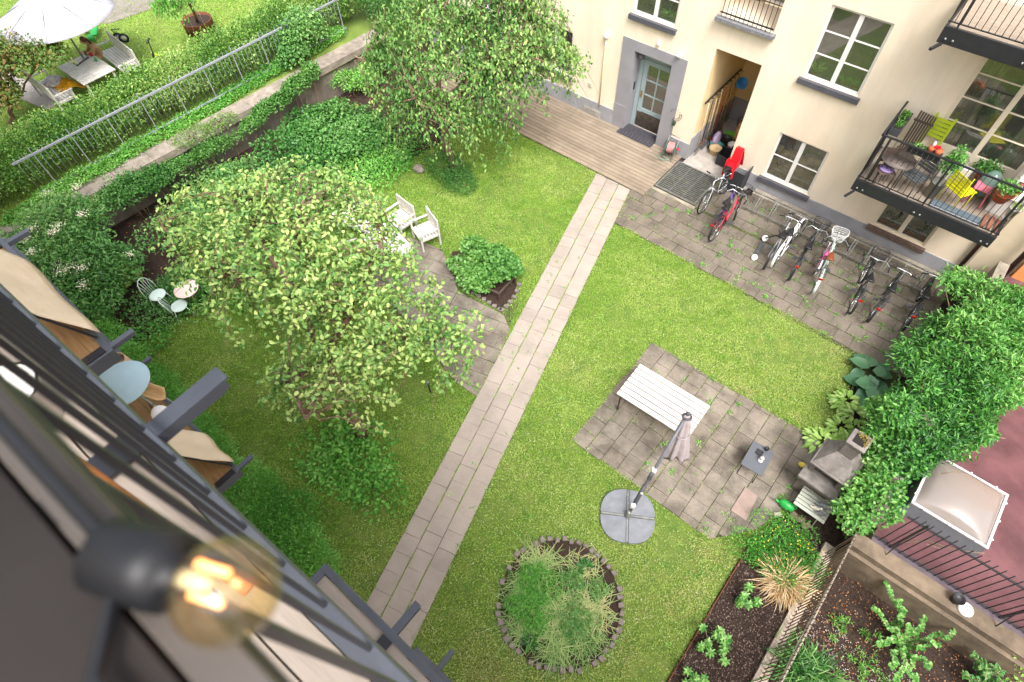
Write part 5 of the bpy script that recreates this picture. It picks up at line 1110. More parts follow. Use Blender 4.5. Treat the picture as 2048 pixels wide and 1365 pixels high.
# garage wall, roof, black picket fence, skylight
t = T('garage', 'low garage with a flat dark red roof behind the concrete wall', 'garage', (6, 9, 0))
M_rf = mat('red_roof', '57363a', .8, .18, 1.2, .25, hex2='6d484b', bscale=60, stain=.25, stscale=1.2)
MB().bb(2.99, 14, 6.32, 15.0, 0, .955).build('wall', M_cap, t)
MB().bb(2.99, 14, 6.75, 15.0, .957, .985).build('roof', M_rf, t)
MB().bb(2.75, 14, 6.28, 6.6, .82, .99).build('coping', mat('wall_brown', '6c5f50', .9, .2, 4, .5, hex2='857663', stain=.4, stscale=1.3), t)
MB().bb(2.76, 14, 6.2, 6.32, -.3, .82).build('wall_face', MC['wall_brown'], t)
MB().bb(2.99, 14, 6.6, 6.76, .955, .975).build('gutter', mat('grey_purple', '5a5058', .7, .2, 6), t)
t = T('picket_fence', 'black steel picket fence with pointed bars on the garage roof edge', 'fence', (5, 6.7, 1))
zf = 1.0
for z in (1.08, 2.2): MB().bar((3.0, 6.68, z), (10, 6.68, z), .035, .012 if z < 2 else .02).build('rail', M_black, t)
x = 3.1
while x < 7.5: MB().tube([(x, 6.68, 1.0), (x, 6.68, 2.38)], .0095, 6).build('picket', M_black, t); x += .125
for x in (3.3, 5.2, 7.1): m = MB(); m.bar((x, 6.68, 1.0), (x, 6.68, 2.3), .03, .03); m.bar((x, 6.68, 1.5), (x, 6.5, .99), .015, .015); m.build('post', M_black, t)
S4 = [at(x, y, 1.42) for x, y in ((1869, 906), (2018, 991), (1975, 1098), (1821, 1006))]; x0, x1 = (S4[0][0]+S4[3][0])/2, (S4[1][0]+S4[2][0])/2; y0, y1 = (S4[2][1]+S4[3][1])/2, (S4[0][1]+S4[1][1])/2
t = T('skylight', 'square dome skylight with pale frame on the red roof', 'skylight', ((x0+x1)/2, (y0+y1)/2, 1))
m = MB(); m.box(((x0+x1)/2, (y0+y1)/2, 1.19), (x1-x0+.06, y1-y0+.06, .42), taper=.94); m.build('upstand', mat('blue_grey_metal', '6f747a', .5, .08), t)
m = MB(); w = .045
for a in ((x0, x1, y0, y0+w), (x0, x1, y1-w, y1), (x0, x0+w, y0+w, y1-w), (x1-w, x1, y0+w, y1-w)): m.bb(*a, 1.40, 1.44)
for k in range(3):
    for (u, v) in ((x0+(x1-x0)*(k+.5)/3, y0), (x0+(x1-x0)*(k+.5)/3, y1), (x0, y0+(y1-y0)*(k+.5)/3), (x1, y0+(y1-y0)*(k+.5)/3)): m.lathe([(.022, 1.43), (.022, 1.455)], (u, v, 0), 8)
m.build('frame', mat('silver_frame', 'c9c9ca', .4, .05), t, bevel=.004)
m = MB(); N = 18; vs = []
for i in range(N+1):
    for k in range(N+1):
        u, v = i/N*2-1, k/N*2-1; h = .26*((1-u**2)*(1-v**2))**.55; vs.append(((x0+x1)/2+u*((x1-x0)/2-w), (y0+y1)/2+v*((y1-y0)/2-w), 1.42+h))
m.add(vs, [(i*(N+1)+k, (i+1)*(N+1)+k, (i+1)*(N+1)+k+1, i*(N+1)+k+1) for i in range(N) for k in range(N)], True); m.build('dome', clear_mat('dome_acrylic', 'd8cdc4', .28, .08), t)
m = MB(); m.bb(x0+w, x1-w, y0+w, y1-w, 1.0, 1.385); m.build('blind', mat('beige_blind', 'a08f82', .8, .06), t)
p = at(1931, 1218, 1.); t = T('roof_vent', 'white louvred round cap beside a small black pot on the roof edge', 'vent', (p[0], p[1], 1)); MB().lathe([(.12, .98), (.14, 1.0), (.1, 1.03), (.02, 1.05)], (p[0], p[1], 0), 16).build('cap', M_steelw, t)
p = at(1912, 1200, 1.05); pot('black_pot', 'small black pot on the roof edge behind the pickets', (p[0], p[1], .99), .1, .16, M_bin)
# lower right soil with plants
litter('leaf_litter', [(2.8, 1), (9, 1), (9, 6.2), (2.8, 6.2)], 160, L_brown, .03, .0)
litter('gravel', [(2.8, 2), (5.5, 2), (5.5, 5.2), (2.8, 5.2)], 420, ramp_mat('pebbles', ['5a4c46', '80706a', 'a89a94', 'c8bcb8'], .9), .028, -.03)
def sprays(label, starts, L, n, m, lw=(.055, .045)):
    c = starts[0][0]; t = T('barberry', label, 'shrub', (c[0], c[1], 0)); mb_ = MB(); P = []; D_ = []
    for s, e in starts:
        s = np.array(s); e = np.array(e); Q = limb(mb_, s, e, .009, .004, 8, .12, .12)
        for a, b in zip(Q, Q[1:]):
            a, b = np.array(a), np.array(b); d = unit(b-a); sd_ = unit(np.cross(d, [0, 0, 1.]))
            for q in range(n):
                w = 1 if q % 2 else -1; P.append(a+(b-a)*(q+.5)/n); D_.append(sd_*w+d*.4+np.array([0, 0, .25]))
    mb_.build('stems', M_barkg, t); P = np.array(P); k = len(P); leaves('foliage', P, np.array(D_)+.25*rdir(k), np.tile([0, 0, 1.], (k, 1))+.3*rdir(k), lw[0]*(.7+.5*rng.random(k)), lw[1], .3+.6*rng.random(k), m, t)
st = []
c = at(1800, 1290, 0)
for px_e, z in (((1770, 1165), .7), ((1800, 1200), .8), ((1745, 1215), .5), ((1755, 1290), .5), ((1850, 1235), .6), ((1935, 1245), .7), ((1780, 1335), .4), ((1860, 1330), .4), ((1830, 1365), .3), ((1880, 1290), .5), ((1815, 1250), .7), ((1790, 1365), .3)):
    e = at(*px_e, z); st.append(((c[0]+rng.normal()*.1, c[1]+rng.normal()*.1, 0), tuple(e)))
sprays('sprawling shrub with small round bright leaves on the dark soil by the garage wall', st, 1, 9, L_ivy, (.06, .055))
st = []; c = at(1960, 1365, 0)
for px_e, z in (((1945, 1310), .4), ((1985, 1330), .4), ((1925, 1350), .35), ((2000, 1360), .4), ((1960, 1330), .5), ((1940, 1375), .3)): st.append(((c[0], c[1], 0), tuple(at(*px_e, z))))
sprays('low fern like plant in the bottom right corner under the garage wall', st, 1, 10, L_deep, (.08, .035))
c = at(2040, 1325, .6); st = [((c[0]+.3, c[1]-.2, 0), tuple(at(2030, 1300, .9))), ((c[0]+.3, c[1]-.2, 0), tuple(at(2045, 1330, .8)))]
sprays('yellowish young shoots at the right edge of the picture above the fern', st, 1, 6, L_hostaL, (.12, .06))
weeds('weeds', [tuple(at(x, y)[:2]) for x, y in ((1660, 1230), (1760, 1250), (1780, 1365), (1640, 1365))], 26, 12, size=.1)

# ---- round bed ringed with setts
cx, cy = CIRC; tag(MB().prism(CP, -.05, .02).build('round_bed_soil', M_mulch), kind='structure')
M_sett = mat('granite_sett', '6a625c', .9, .2, 9, .5, hex2='837a74')
n = 50
for k in range(n):
    a = k*2*math.pi/n; r_ = 1.2+random.uniform(-.03, .03)
    if random.random() < .16: continue
    s = MB(); s.box((cx+r_*math.cos(a), cy+r_*math.sin(a), .03+random.uniform(-.01, .015)), (.10+random.uniform(-.02, .015), .105+random.uniform(-.02, .01), .1), M=Matrix.Rotation(a+random.uniform(-.25, .25), 4, 'Z')@Matrix.Rotation(random.uniform(-.15, .15), 4, 'X'))
    tag(s.build('granite_sett', M_sett, bevel=.012), 'one of the small granite setts ringing the round flower bed', 'sett', 'setts round the round bed')
for k, (ox, oy, nn, L, lb) in enumerate(((-.55, -.35, 260, .42, 'arching green and straw tuft at the left of the round bed'), (-.25, -.72, 200, .36, 'arching tuft at the bottom left of the round bed'), (-.65, .25, 240, .42, 'pale arching tuft at the top left of the round bed'), (.5, .25, 220, .4, 'arching tuft at the right side of the round bed'), (.35, -.55, 260, .46, 'long swept grassy tuft at the bottom right of the round bed'), (.05, -.1, 240, .45, 'long swept dark tuft in the middle of the round bed'), (.0, .7, 120, .32, 'thin grassy tuft at the top of the round bed'), (.7, -.2, 160, .38, 'thin tuft near the right rim of the round bed'))):
    strap('grass_tuft', lb, (cx+ox*1.15, cy+oy*1.15, 0), int(nn*1.15), L, .011, L_grassy, .18, up=.3, V=.15*k % .5+.6*rng.random(int(nn*1.15)))
for ox, oy, r_, lb, mm in ((-.5, .0, .3, 'feathery yellow green clump in the left half of the round bed', L_fern), (-.35, -.45, .32, 'feathery green clump in the lower left of the round bed', L_fern), (.05, .4, .2, 'small feathery clump above the middle of the round bed', L_elder), (.45, .6, .16, 'small leafy sprout near the top rim of the round bed', L_elder), (.45, -.05, .26, 'low green clump right of the middle of the round bed', L_elder)):
    bush('feathery_plant', lb, clump((cx+ox*1.1, cy+oy*1.1, .07), (r_*1.3, r_*1.3, .1), 14), int(1500*r_*r_/.09), .05, .024, mm, (cx+ox, cy+oy, 0), cat='plant', shape='dia', stems=4, hang=.5)
for ox, oy, n_, lb in ((-.0, .82, 12, 'leafy rosette at the top rim of the round bed'), (.0, -.95, 10, 'broad leaved rosette at the bottom rim of the round bed')):
    P = np.tile([cx+ox, cy+oy, .04], (n_, 1)).astype(float); a = rng.uniform(0, 6.28, n_); tag(leaves('leaf_rosette', P, np.stack([np.cos(a), np.sin(a), .35+0*a], 1), np.tile([0, 0, 1.], (n_, 1)), .2, .08, .5*rng.random(n_), L_ivy), lb, 'plant')
# ---- currant bed frame and setts
fr = [at(x, y, .32) for x, y in ((898, 520), (990, 493), (1026, 507), (1030, 553), (998, 588), (935, 558), (902, 530))]
bsoil = [tuple(at(x, y, 0)[:2]) for x, y in ((893, 532), (905, 505), (990, 500), (1033, 545), (1032, 590), (1000, 618), (930, 580))]
tag(MB().prism(bsoil, -.05, .03).build('currant_bed_soil', M_mulch), kind='structure')
M_fw = mat('dark_wood', '4f4038', .8, .25, 8)
t = T('low_frame', 'low dark wooden rail frame around the currant bush', 'frame', (fr[0][0], fr[0][1], 0)); m = MB()
for a, b in zip(fr, fr[1:]): MB().bar(tuple(a), tuple(b), .045, .045).build('rail', M_fw, t)
for a in fr: MB().bar((a[0], a[1], .0), (a[0], a[1], .34), .045, .045).build('post', M_fw, t)
for k, (x, y) in enumerate([(905+i*10.5, 558+i*6.9) for i in range(10)] + [(1003, 621), (1012, 614), (1020, 605), (1028, 595), (1034, 583), (1038, 570)]):
    p = at(x, y, .03); tag(MB().box((p[0], p[1], .03), (.12, .1, .1), rz=random.uniform(0, 1)).build('edging_sett', M_sett, bevel=.012), 'one of the pale setts edging the currant bed', 'sett', 'setts edging the currant bed')
# ---- bollard light
p = at(857, 770, .35); t = T('garden_lamp', 'thin black bollard lamp on the lawn under the fruit tree', 'lamp', (p[0], p[1], 0)); MB().tube([(p[0], p[1], 0), (p[0], p[1], .4)], .02, 8).build('post', M_black, t); MB().lathe([(.03, .4), (.035, .47), (.03, .48)], (p[0], p[1], 0), 12).build('head', M_galv, t)
# ---- bistro set left
M_mint = mat('mint_white', 'c9dcd6', .45, .04); M_pinkw = mat('pinkish_white', 'e6cfc8', .5, .04)
c = at(372, 578, .72); t = T('bistro_table', 'round pinkish white bistro table under the left edge of the fruit tree', 'table', (c[0], c[1], 0))
MB().lathe([(.30, .70), (.31, .715), (.3, .73), (.001, .73)], (c[0], c[1], 0), 28).build('table_top', M_pinkw, t)
for k in range(3): a = k*2.09; MB().tube([(c[0]+.1*math.cos(a), c[1]+.1*math.sin(a), .7), (c[0]+.05*math.cos(a), c[1]+.05*math.sin(a), .4), (c[0]+.27*math.cos(a), c[1]+.27*math.sin(a), 0)], .011, 6).build('leg', M_pinkw, t)
def bistro(label, seat_px, back, arms, m=M_mint, cushion=None):
    c = at(*seat_px, .45); f = Vector((back[0], back[1], 0)).normalized(); s = Vector((-f.y, f.x, 0)); c = Vector(c)
    t = T('bistro_chair', label, 'chair', (c.x, c.y, 0), 'metal bistro chairs')
    MB().lathe([(.20, -.012), (.21, 0), (.19, .012), (.001, .005)], tuple(c), 22).build('seat', m, t)
    for a in (-1, 1):
        for b_ in (-1, 1): p = c+f*.15*b_+s*.15*a; q = c+f*.24*b_+s*.2*a; MB().tube([tuple(p), (q.x, q.y, 0)], .009, 6).build('leg', m, t)
    bm = MB(); pts = []
    for k in range(15): a = math.pi*k/14; pts.append(tuple(c+f*(.2+.1*math.sin(a)) - s*.2*math.cos(a) + Vector((0, 0, .48*math.sin(a)**.7))))
    bm.tube(pts, .010, 6)
    for k in range(-2, 3): bm.tube([tuple(c+f*.19+s*.05*k), tuple(c+f*.25+s*.055*k+Vector((0, 0, .2))), tuple(c+f*.3+s*.075*k+Vector((0, 0, .45-.04*abs(k))))], .006, 5)
    bm.build('backrest', m, t)
    if arms:
        am = MB()
        for a in (-1, 1): am.tube([tuple(c+f*.2+s*.2*a+Vector((0, 0, .22))), tuple(c+s*.25*a+Vector((0, 0, .24))), tuple(c-f*.15+s*.2*a+Vector((0, 0, .15))), tuple(c-f*.17+s*.17*a)], .008, 6)
        am.build('armrest', m, t)
    return t
bistro('mint white bistro chair with fan backrest left of the round table', (315, 590), (-.75, -.2), False)
bistro('mint bistro chair with round seat on the near side of the round table', (358, 612), (-.3, -.9), False)
# ---- white garden furniture under the tree
def armchair(label, seat_px, ang, w=.62, name='garden_armchair', group='white slatted garden seats', cat='armchair', zb=0, scale=1.):
    c = at(*seat_px, .42+zb); c = Vector((c[0], c[1], zb)); t = T(name, label, cat, tuple(c), group); M_ = Matrix.Translation(c)@Matrix.Rotation(ang, 4, 'Z')
    def bx(m, p, d): m.box(tuple(M_@Vector(p)), d, M=Matrix.Rotation(ang, 4, 'Z'))
    m = MB()
    for k in range(6): bx(m, (0, -.24+k*.095, .42), (w, .08, .02))
    m.build('seat', M_slat, t)
    m = MB(); bx(m, (0, .28, .90), (w+.06, .03, .07)); bx(m, (0, .28, .50), (w+.06, .03, .05)); nn = max(4, int(w/.075))
    for k in range(nn): bx(m, (-w/2+.05+(w-.1)*k/(nn-1), .28, .70), (.04, .018, .36))
    m.build('backrest', M_slat, t)
    for s in (-1, 1):
        m = MB(); bx(m, (s*(w/2+.03), -.02, .64), (.06, .6, .025)); m.build('armrest', M_slat, t)
        for y_, h in ((-.26, .63), (.28, .94)): m = MB(); bx(m, (s*(w/2+.03), y_, h/2), (.05, .05, h)); m.build('leg', M_slat, t)
    m = MB(); bx(m, (0, -.26, .38), (w, .03, .06)); bx(m, (-w/2-.01, 0, .38), (.03, .5, .06)); bx(m, (w/2+.01, 0, .38), (.03, .5, .06)); m.build('apron', M_slat, t)
    return t
armchair('white slatted armchair nearest the currant bed', (850, 462), R(-20), .58)
armchair('white slatted armchair left of the one by the currant bed', (800, 438), R(-5), .62)
armchair('white slatted bench mostly hidden under the tree left of the armchairs', (715, 440), R(12), 1.1, 'garden_bench', cat='bench')
armchair('white slatted armchair on the near side of the hidden white table', (700, 512), R(150), .6)
c = at(775, 485, .72); t = T('white_garden_table', 'white slatted table half hidden by the fruit tree among the armchairs', 'table', (c[0], c[1], 0)); rz = R(-12); m = MB()
for k in range(8): m.box((c[0]-math.sin(rz)*(-.4+k*.112), c[1]+math.cos(rz)*(-.4+k*.112), .72), (1.35, .1, .022), rz=rz)
m.build('table_top', M_slat, t)
for a in (-1, 1):
    for b_ in (-1, 1): MB().box((c[0]+a*.58*math.cos(rz)-b_*.36*math.sin(rz), c[1]+a*.58*math.sin(rz)+b_*.36*math.cos(rz), .355), (.06, .06, .71), rz=rz).build('leg', M_slat, t)
# ================================================================ BALCONIES OF THE HOUSE OPPOSITE
M_bfl = mat('balcony_boards', '8a7e70', .85, .12, 3, .3, hex2='a09384', stretch=(1, 10, 1))
def far_balcony(label, x0, x1, zf, zr):
    t = T('balcony', label, 'balcony', ((x0+x1)/2, 14.4, zf)); y0 = 13.6
    MB().bb(x0+.05, x1-.05, y0+.06, YW, zf-.1, zf).build('floor', M_bfl, t)
    m = MB(); m.bb(x0, x1, y0, y0+.06, zf-.3, zf+.01); m.bb(x0, x0+.05, y0+.06, YW, zf-.3, zf+.01); m.bb(x1-.05, x1, y0+.06, YW, zf-.3, zf+.01); m.build('beam', M_black, t, bevel=.004)
    for x in (x0+.12, (x0+x1)/2-.1, x1-.2):
        m = MB()
        for dx in (0, .13): m.lathe([(.022, 0), (.022, .02), (.01, .03)], (x+dx, y0-.001, zf-.2), 10, ax=(0, -1, 0))
        m.build('bolt', M_galv, t)
    MB().bar((x0+.1, y0+.0, zf-.3), (x0+.0, y0-.32, zf-.3), .05, .05).build('bracket', M_black, t)
    m = MB(); m.bar((x0, y0+.03, zr), (x1, y0+.03, zr), .045, .03); m.bar((x0+.02, y0, zr), (x0+.02, YW, zr), .045, .03); m.bar((x1-.02, y0, zr), (x1-.02, YW, zr), .045, .03)
    m.bar((x0, y0+.03, zf+.09), (x1, y0+.03, zf+.09), .02, .02); m.bar((x0+.02, y0, zf+.09), (x0+.02, YW, zf+.09), .02, .02); m.bar((x1-.02, y0, zf+.09), (x1-.02, YW, zf+.09), .02, .02); m.build('handrail', M_black, t)
    for x in (x0+.2, (x0+x1)/2-.04, x1-.14): MB().bar((x, y0+.03, zf-.25), (x, y0+.03, zr), .035, .035).build('post', M_black, t)
    x = x0+.11; k = 0
    while x < x1-.03: MB().tube([(x, y0+.03, zf+.08), (x, y0+.03, zr)], .007, 5).build('baluster', M_black, t); x += .115
    for xs in (x0+.02, x1-.02):
        y = y0+.12
        while y < YW-.05: MB().tube([(xs, y, zf+.08), (xs, y, zr)], .007, 5).build('baluster', M_black, t); y += .115
    return t
ZF = 2.79
far_balcony('lower steel balcony crowded with plants and furniture', -.95, 2.15, ZF, 4.02)
far_balcony('upper steel balcony with bare grey boards at the top right of the picture', -.95, 2.15, 6.42, 7.62)
M_terra = mat('terracotta', 'b8603a', .8, .12, 8)
def flp(x, y, z=0.0): p = at(x, y, ZF+z); return (float(p[0]), float(min(p[1], YW-.2)), float(ZF+z))
def potted(name, label, px, r, h, mp, bl_r, nl, L, Wd, ml, z=0., up=.3, cat='potted plant'):
    p = flp(px[0], px[1], z); t = T(name, label, cat, p); pot('pot', None, p, r, h, mp, parent=t)
    m = MB(); b = (p[0], p[1], p[2]+h+up*.5, bl_r[0], bl_r[1], bl_r[2])
    for k in range(4): limb(m, (p[0], p[1], p[2]+h*.8), (p[0]+random.uniform(-.7, .7)*bl_r[0], p[1]+random.uniform(-.7, .7)*bl_r[1], p[2]+h+up*.7), .008, .004, 3, .03)
    m.build('stems', M_barkg, t); foliage('leaves', [b], nl, L, Wd, ml, t, .1, shell=.2, shape='dia'); return t
potted('tall_balcony_plant', 'tall leafy plant in a grey zinc pot behind the middle of the lower balcony railing', (1858, 392), .16, .42, mat('zinc', '94948e', .6, .1), (.2, .18, .5), 900, .08, .04, L_ivy, up=.9)
potted('red_pot_plant', 'bushy plant in a wide orange clay bowl on the white box at the balcony corner', (1997, 400), .2, .2, M_terra, (.22, .2, .18), 420, .07, .045, L_ivy, z=.45, up=.25)
potted('white_pot_plant', 'small succulent in a white pot at the right front corner of the lower balcony', (2018, 432), .12, .22, M_white, (.1, .1, .08), 120, .04, .03, L_hostaL, z=.3, up=.1)
potted('dark_leaf_plant', 'dark green plant in a clay pot behind the yellow chair on the balcony', (1965, 348), .15, .22, M_terra, (.28, .2, .2), 420, .08, .05, L_deep, z=.2, up=.25)
potted('bonsai', 'little plant on a round white stool in front of the balcony door', (1915, 332), .09, .12, M_white, (.13, .12, .1), 200, .035, .025, L_deep, z=.4, up=.15)
m = MB(); p = flp(1915, 340, 0); m.lathe([(.17, .36), (.18, .38), (.17, .4), (.001, .4)], p, 18); m.tube([(p[0]-.1, p[1], p[2]), (p[0]-.06, p[1], p[2]+.36)], .012, 6); m.tube([(p[0]+.1, p[1], p[2]), (p[0]+.06, p[1], p[2]+.36)], .012, 6); m.tube([(p[0], p[1]-.1, p[2]), (p[0], p[1]-.05, p[2]+.36)], .012, 6); tag(m.build('plant_stool', M_white), 'round white stool under the little plant by the balcony door', 'stool')
# planter box on the left rail
t = T('planter_box', 'dark planter box with seedlings hanging on the left end of the balcony rail', 'planter', (-.85, 14.6, 3.8)); crate_o = MB()
crate_o.bb(-.9, -.68, 14.2, 15.0, 3.72, 3.9); crate_o.build('box', mat('anthracite', '44464b', .6, .1), t); MB().bb(-.88, -.7, 14.22, 14.98, 3.9, 3.91).build('earth', M_soil, t)
n = 160; P = np.stack([rng.uniform(-.87, -.71, n), rng.uniform(14.25, 14.95, n), np.full(n, 3.91)], 1); leaves('seedlings', P, rdir(n, .7), rdir(n, 1), .07, .035, rng.random(n), L_fern, t, shape='dia')
p = flp(1815, 255, .7)
t = T('folded_lounger', 'folded dark brown slatted lounger standing on end in the balcony corner', 'lounger', (-.45, 14.75, ZF)); 
for k in range(7): MB().box((-.55+k*.055, 14.8-k*.01, ZF+.72), (.042, .03, 1.35), M=Matrix.Rotation(.12, 4, 'X')).build('slat', mat('taupe_slats', '5c5048', .6, .12), t)
m = MB(); m.box((-.39, 14.88, ZF+.3), (.42, .02, .05)); m.box((-.39, 14.82, ZF+1.1), (.42, .02, .05)); m.build('frame', M_black, t)
m = MB()
for k in range(5): m.bb(-.25, .15, 15.0-.0, 15.03, ZF+.75+k*.1, ZF+.82+k*.1)
m.bb(-.27, -.22, 14.99, 15.05, ZF, ZF+1.3); m.bb(.12, .17, 14.99, 15.05, ZF, ZF+1.3); tag(m.build('lime_chair', mat('lime_paint', 'b8cc30', .5, .05)), 'lime green folded chair leaning on the wall behind the brown lounger', 'chair')
t = T('balcony_table', 'dark oval folding table on the left half of the lower balcony', 'table', flp(1795, 330)); p = flp(1798, 318, .7)
MB().lathe([(.36, -.02), (.37, 0), (.001, .0)], p, 24).build('table_top', mat('brown_grey', '5f5550', .6, .1), t)
for s in (-1, 1): m = MB(); m.tube([(p[0]+s*.2, p[1]-.2, ZF), (p[0]+s*.2, p[1]+.2, p[2]-.02)], .011, 6); m.tube([(p[0]+s*.2, p[1]+.2, ZF), (p[0]+s*.2, p[1]-.2, p[2]-.02)], .011, 6); m.build('leg', M_black, t)
p = (.0, 13.72, 3.88); t = T('rail_tray', 'black rail planter with red and orange pots hung on the front balcony rail', 'planter', p)
crate_m = MB().bb(-.35, .3, 13.66, 13.86, 3.84, 3.98).build('tray', M_bin, t); MB().lathe([(.05, 0), (.07, .12), (.001, .12)], (.05, 13.76, 3.98), 12).lathe([(.06, 0), (.08, .1), (.001, .1)], (.2, 13.76, 3.98), 12).build('small_pots', M_terra, t)
n = 90; leaves('seedlings', np.stack([rng.uniform(-.33, .0, n), rng.uniform(13.68, 13.84, n), np.full(n, 3.98)], 1), rdir(n, .9), rdir(n, 1), .07, .03, rng.random(n), L_ivy, t, shape='dia')
t = T('small_rail_bottles', 'little red and white bottles on the black rail planter', 'bottles', (.12, 13.76, 4.0)); MB().lathe([(.025, 4.09), (.03, 4.18), (.012, 4.22)], (.05, 13.76, 0), 10).build('bottle', M_white, t); MB().box((.13, 13.76, 4.12), (.12, .06, .04), rz=.4).build('lid', MC['red_plastic'], t)
def simple_chair(label, px, rz, m_, w=.42, cush=None, name='balcony_chair', zs=.44, extra=None):
    p = flp(*px, zs); t = T(name, label, 'chair', (p[0], p[1], ZF), None); M_ = Matrix.Translation((p[0], p[1], ZF))@Matrix.Rotation(rz, 4, 'Z')
    def bx(m, c, d, tl=0): m.box(tuple(M_@Vector(c)), d, M=Matrix.Rotation(rz, 4, 'Z')@Matrix.Rotation(tl, 4, 'X'))
    m = MB()
    for k in range(5): bx(m, (0, -w/2+.04+k*w/5, zs), (w, w/5-.015, .018))
    m.build('seat', m_, t); m = MB()
    for k in range(5): bx(m, (0, w/2+.03, zs+.1+k*.08), (w, .015, .06))
    m.build('backrest', m_, t)
    for a in (-1, 1):
        for b_ in (-1, 1): m = MB(); q = M_@Vector((a*w*.45, b_*w*.4, 0)); r_ = M_@Vector((a*w*.45, b_*w*.42, zs if b_ < 0 else zs+.5)); m.tube([tuple(q), tuple(r_)], .011, 6); m.build('leg', m_, t)
    if cush: m = MB(); q = M_@Vector((0, 0, zs+.04)); m.ball(tuple(q), (w*.46, w*.44, .05), 12, 8); m.build('cushion', cush, t)
    return t
simple_chair('dark chair with a black and lilac cushion at the left of the lower balcony', (1772, 340), .6, mat('chair_brown', '5a4a42', .6), .36, mat('lilac_cloth', 'a48cc0', .8, .5, 3, hex2='26222c'))
simple_chair('grey metal garden chair beside the tall balcony plant', (1832, 352), -.4, mat('chair_grey', '55585c', .5))
simple_chair('bright yellow slatted chair in the middle of the lower balcony', (1922, 378), 2.6, mat('yellow_paint', 'dcd820', .5, .05), .46)
t = T('pink_stool', 'pink plastic stool beside the yellow chair', 'stool', flp(1968, 385)); p = flp(1968, 375, .42); M_pk = mat('pink_plastic', 'e87c90', .4, .06)
MB().box((p[0], p[1], p[2]), (.34, .32, .04)).build('seat', M_pk, t, bevel=.015)
for a in (-1, 1):
    for b_ in (-1, 1): MB().tube([(p[0]+a*.13, p[1]+b_*.12, p[2]), (p[0]+a*.18, p[1]+b_*.17, ZF)], .02, 6).build('leg', M_pk, t)
p = flp(1995, 425, .0); t = T('white_box', 'white storage box at the right front of the balcony under the orange clay bowl', 'box', p); MB().box((p[0], p[1]+.1, ZF+.22), (.5, .42, .44)).build('body', M_white, t, bevel=.01); MB().box((p[0], p[1]+.1, ZF+.45), (.53, .45, .03)).build('lid', M_white, t, bevel=.008)
m = MB(); 
for k in range(4): m.box((1.02-.0+k*.02-.3, 14.55+k*.045, ZF+.32), (.5, .02, .62), M=Matrix.Rotation(.12, 4, 'X'))
tag(m.build('leaning_boards', M_white), 'stack of white and grey panels leaning behind the yellow chair', 'boards')
p = flp(1935, 436, 0); t = T('seat_cushion', 'blue grey folded lounger cushion lying along the front of the balcony floor', 'cushion', p); MB().box((1.2, 13.85, ZF+.05), (1.05, .2, .07), rz=0).build('pad', mat('slate_blue', '5b6872', .8, .1), t, bevel=.02); MB().box((1.2, 13.72, ZF+.03), (1.05, .06, .05)).build('piping', mat('grey_pad', '8b8f92', .8), t, bevel=.01)
p = flp(1950, 372, 0); crate('grey_crate', 'dark grey plastic crate between the yellow chair and the pink stool', (p[0]+.05, p[1], ZF), .3, .3, .3, MC['anthracite'], 'crate')
p = flp(1885, 415, 0)
for k in range(3): tag(MB().bb(1.75+k*.13, 1.82+k*.13, 13.75, 14.2, ZF+.01, ZF+.05).build('brown_plank', mat('plank_brown', '8a5a48', .7, .15, 5)), ('left', 'middle', 'right')[k]+' of the three brown planks on the balcony floor under the small succulent', 'plank')
# white shelf with pots by the wall
t = T('white_shelf', 'white metal shelf with clay pots against the wall at the right end of the balcony', 'shelf', (2.0, 14.85, ZF))
for z in (.5, .95, 1.35): MB().bb(1.82, 2.1, 14.3, 15.05, ZF+z, ZF+z+.02).build('shelf_board', M_white, t)
for x in (1.83, 2.09):
    for y in (14.31, 15.04): MB().bb(x-.012, x+.012, y-.012, y+.012, ZF, ZF+1.37).build('post', M_white, t)
for (y, z, mm_, lb) in ((14.45, .52, M_terra, 'clay pot on the lowest white shelf'), (14.8, .52, M_pk, 'pink pot on the lowest white shelf'), (14.5, .97, M_terra, 'clay pot on the middle white shelf'), (14.8, .97, M_white, 'white pot on the middle white shelf'), (14.6, 1.37, M_terra, 'clay pot on the top white shelf')):
    p = (1.96, y, ZF+z); t = T('shelf_pot', lb, 'pot', p, 'pots on the white shelf'); pot('pot', None, p, .08, .15, mm_, parent=t); n = 70
    leaves('leaves', np.tile([p[0], p[1], p[2]+.13], (n, 1))+rng.normal(size=(n, 3))*.04, rdir(n, .6), rdir(n, 1), .07, .035, rng.random(n), L_ivy, t, shape='dia')
m = MB(); p = (1.45, 14.75, ZF+.35); m.ball(p, (.22, .22, .35), 16, 10); tag(m.build('plastic_cloche', clear_mat('green_film', '9fc4b8', .45, .15)), 'crumpled greenish plastic cover in front of the balcony door', 'cover')
# things behind the window panes (seen in the window niches)
def sill_plant(label, c, n, L, w, m, potm=M_terra, sp=.16):
    t = T('window_plant', label, 'potted plant', c); pot('pot', None, c, .06, .11, potm, parent=t); a = rng.uniform(0, 6.28, n)
    leaves('leaves', np.tile([c[0], c[1], c[2]+.1], (n, 1)), np.stack([np.cos(a), .35*np.sin(a), .5+.8*rng.random(n)], 1), rdir(n, .3), L*(.6+.6*rng.random(n)), w, .5+.5*rng.random(n), m, t, shape='long', fold=0)
for k, (x, n, L, w, ml) in enumerate(((-3.15, 60, .32, .02, L_hostaL), (-2.45, 30, .25, .03, L_deep), (-2.15, 40, .2, .03, L_ivy))):
    sill_plant(('spiky spider plant on the sill inside the big window, leftmost', 'green plant inside the big window, middle of three', 'bushy plant inside the big window, rightmost')[k], (x, YW+.17, wBig[2]+.03), n, L, w, ml)
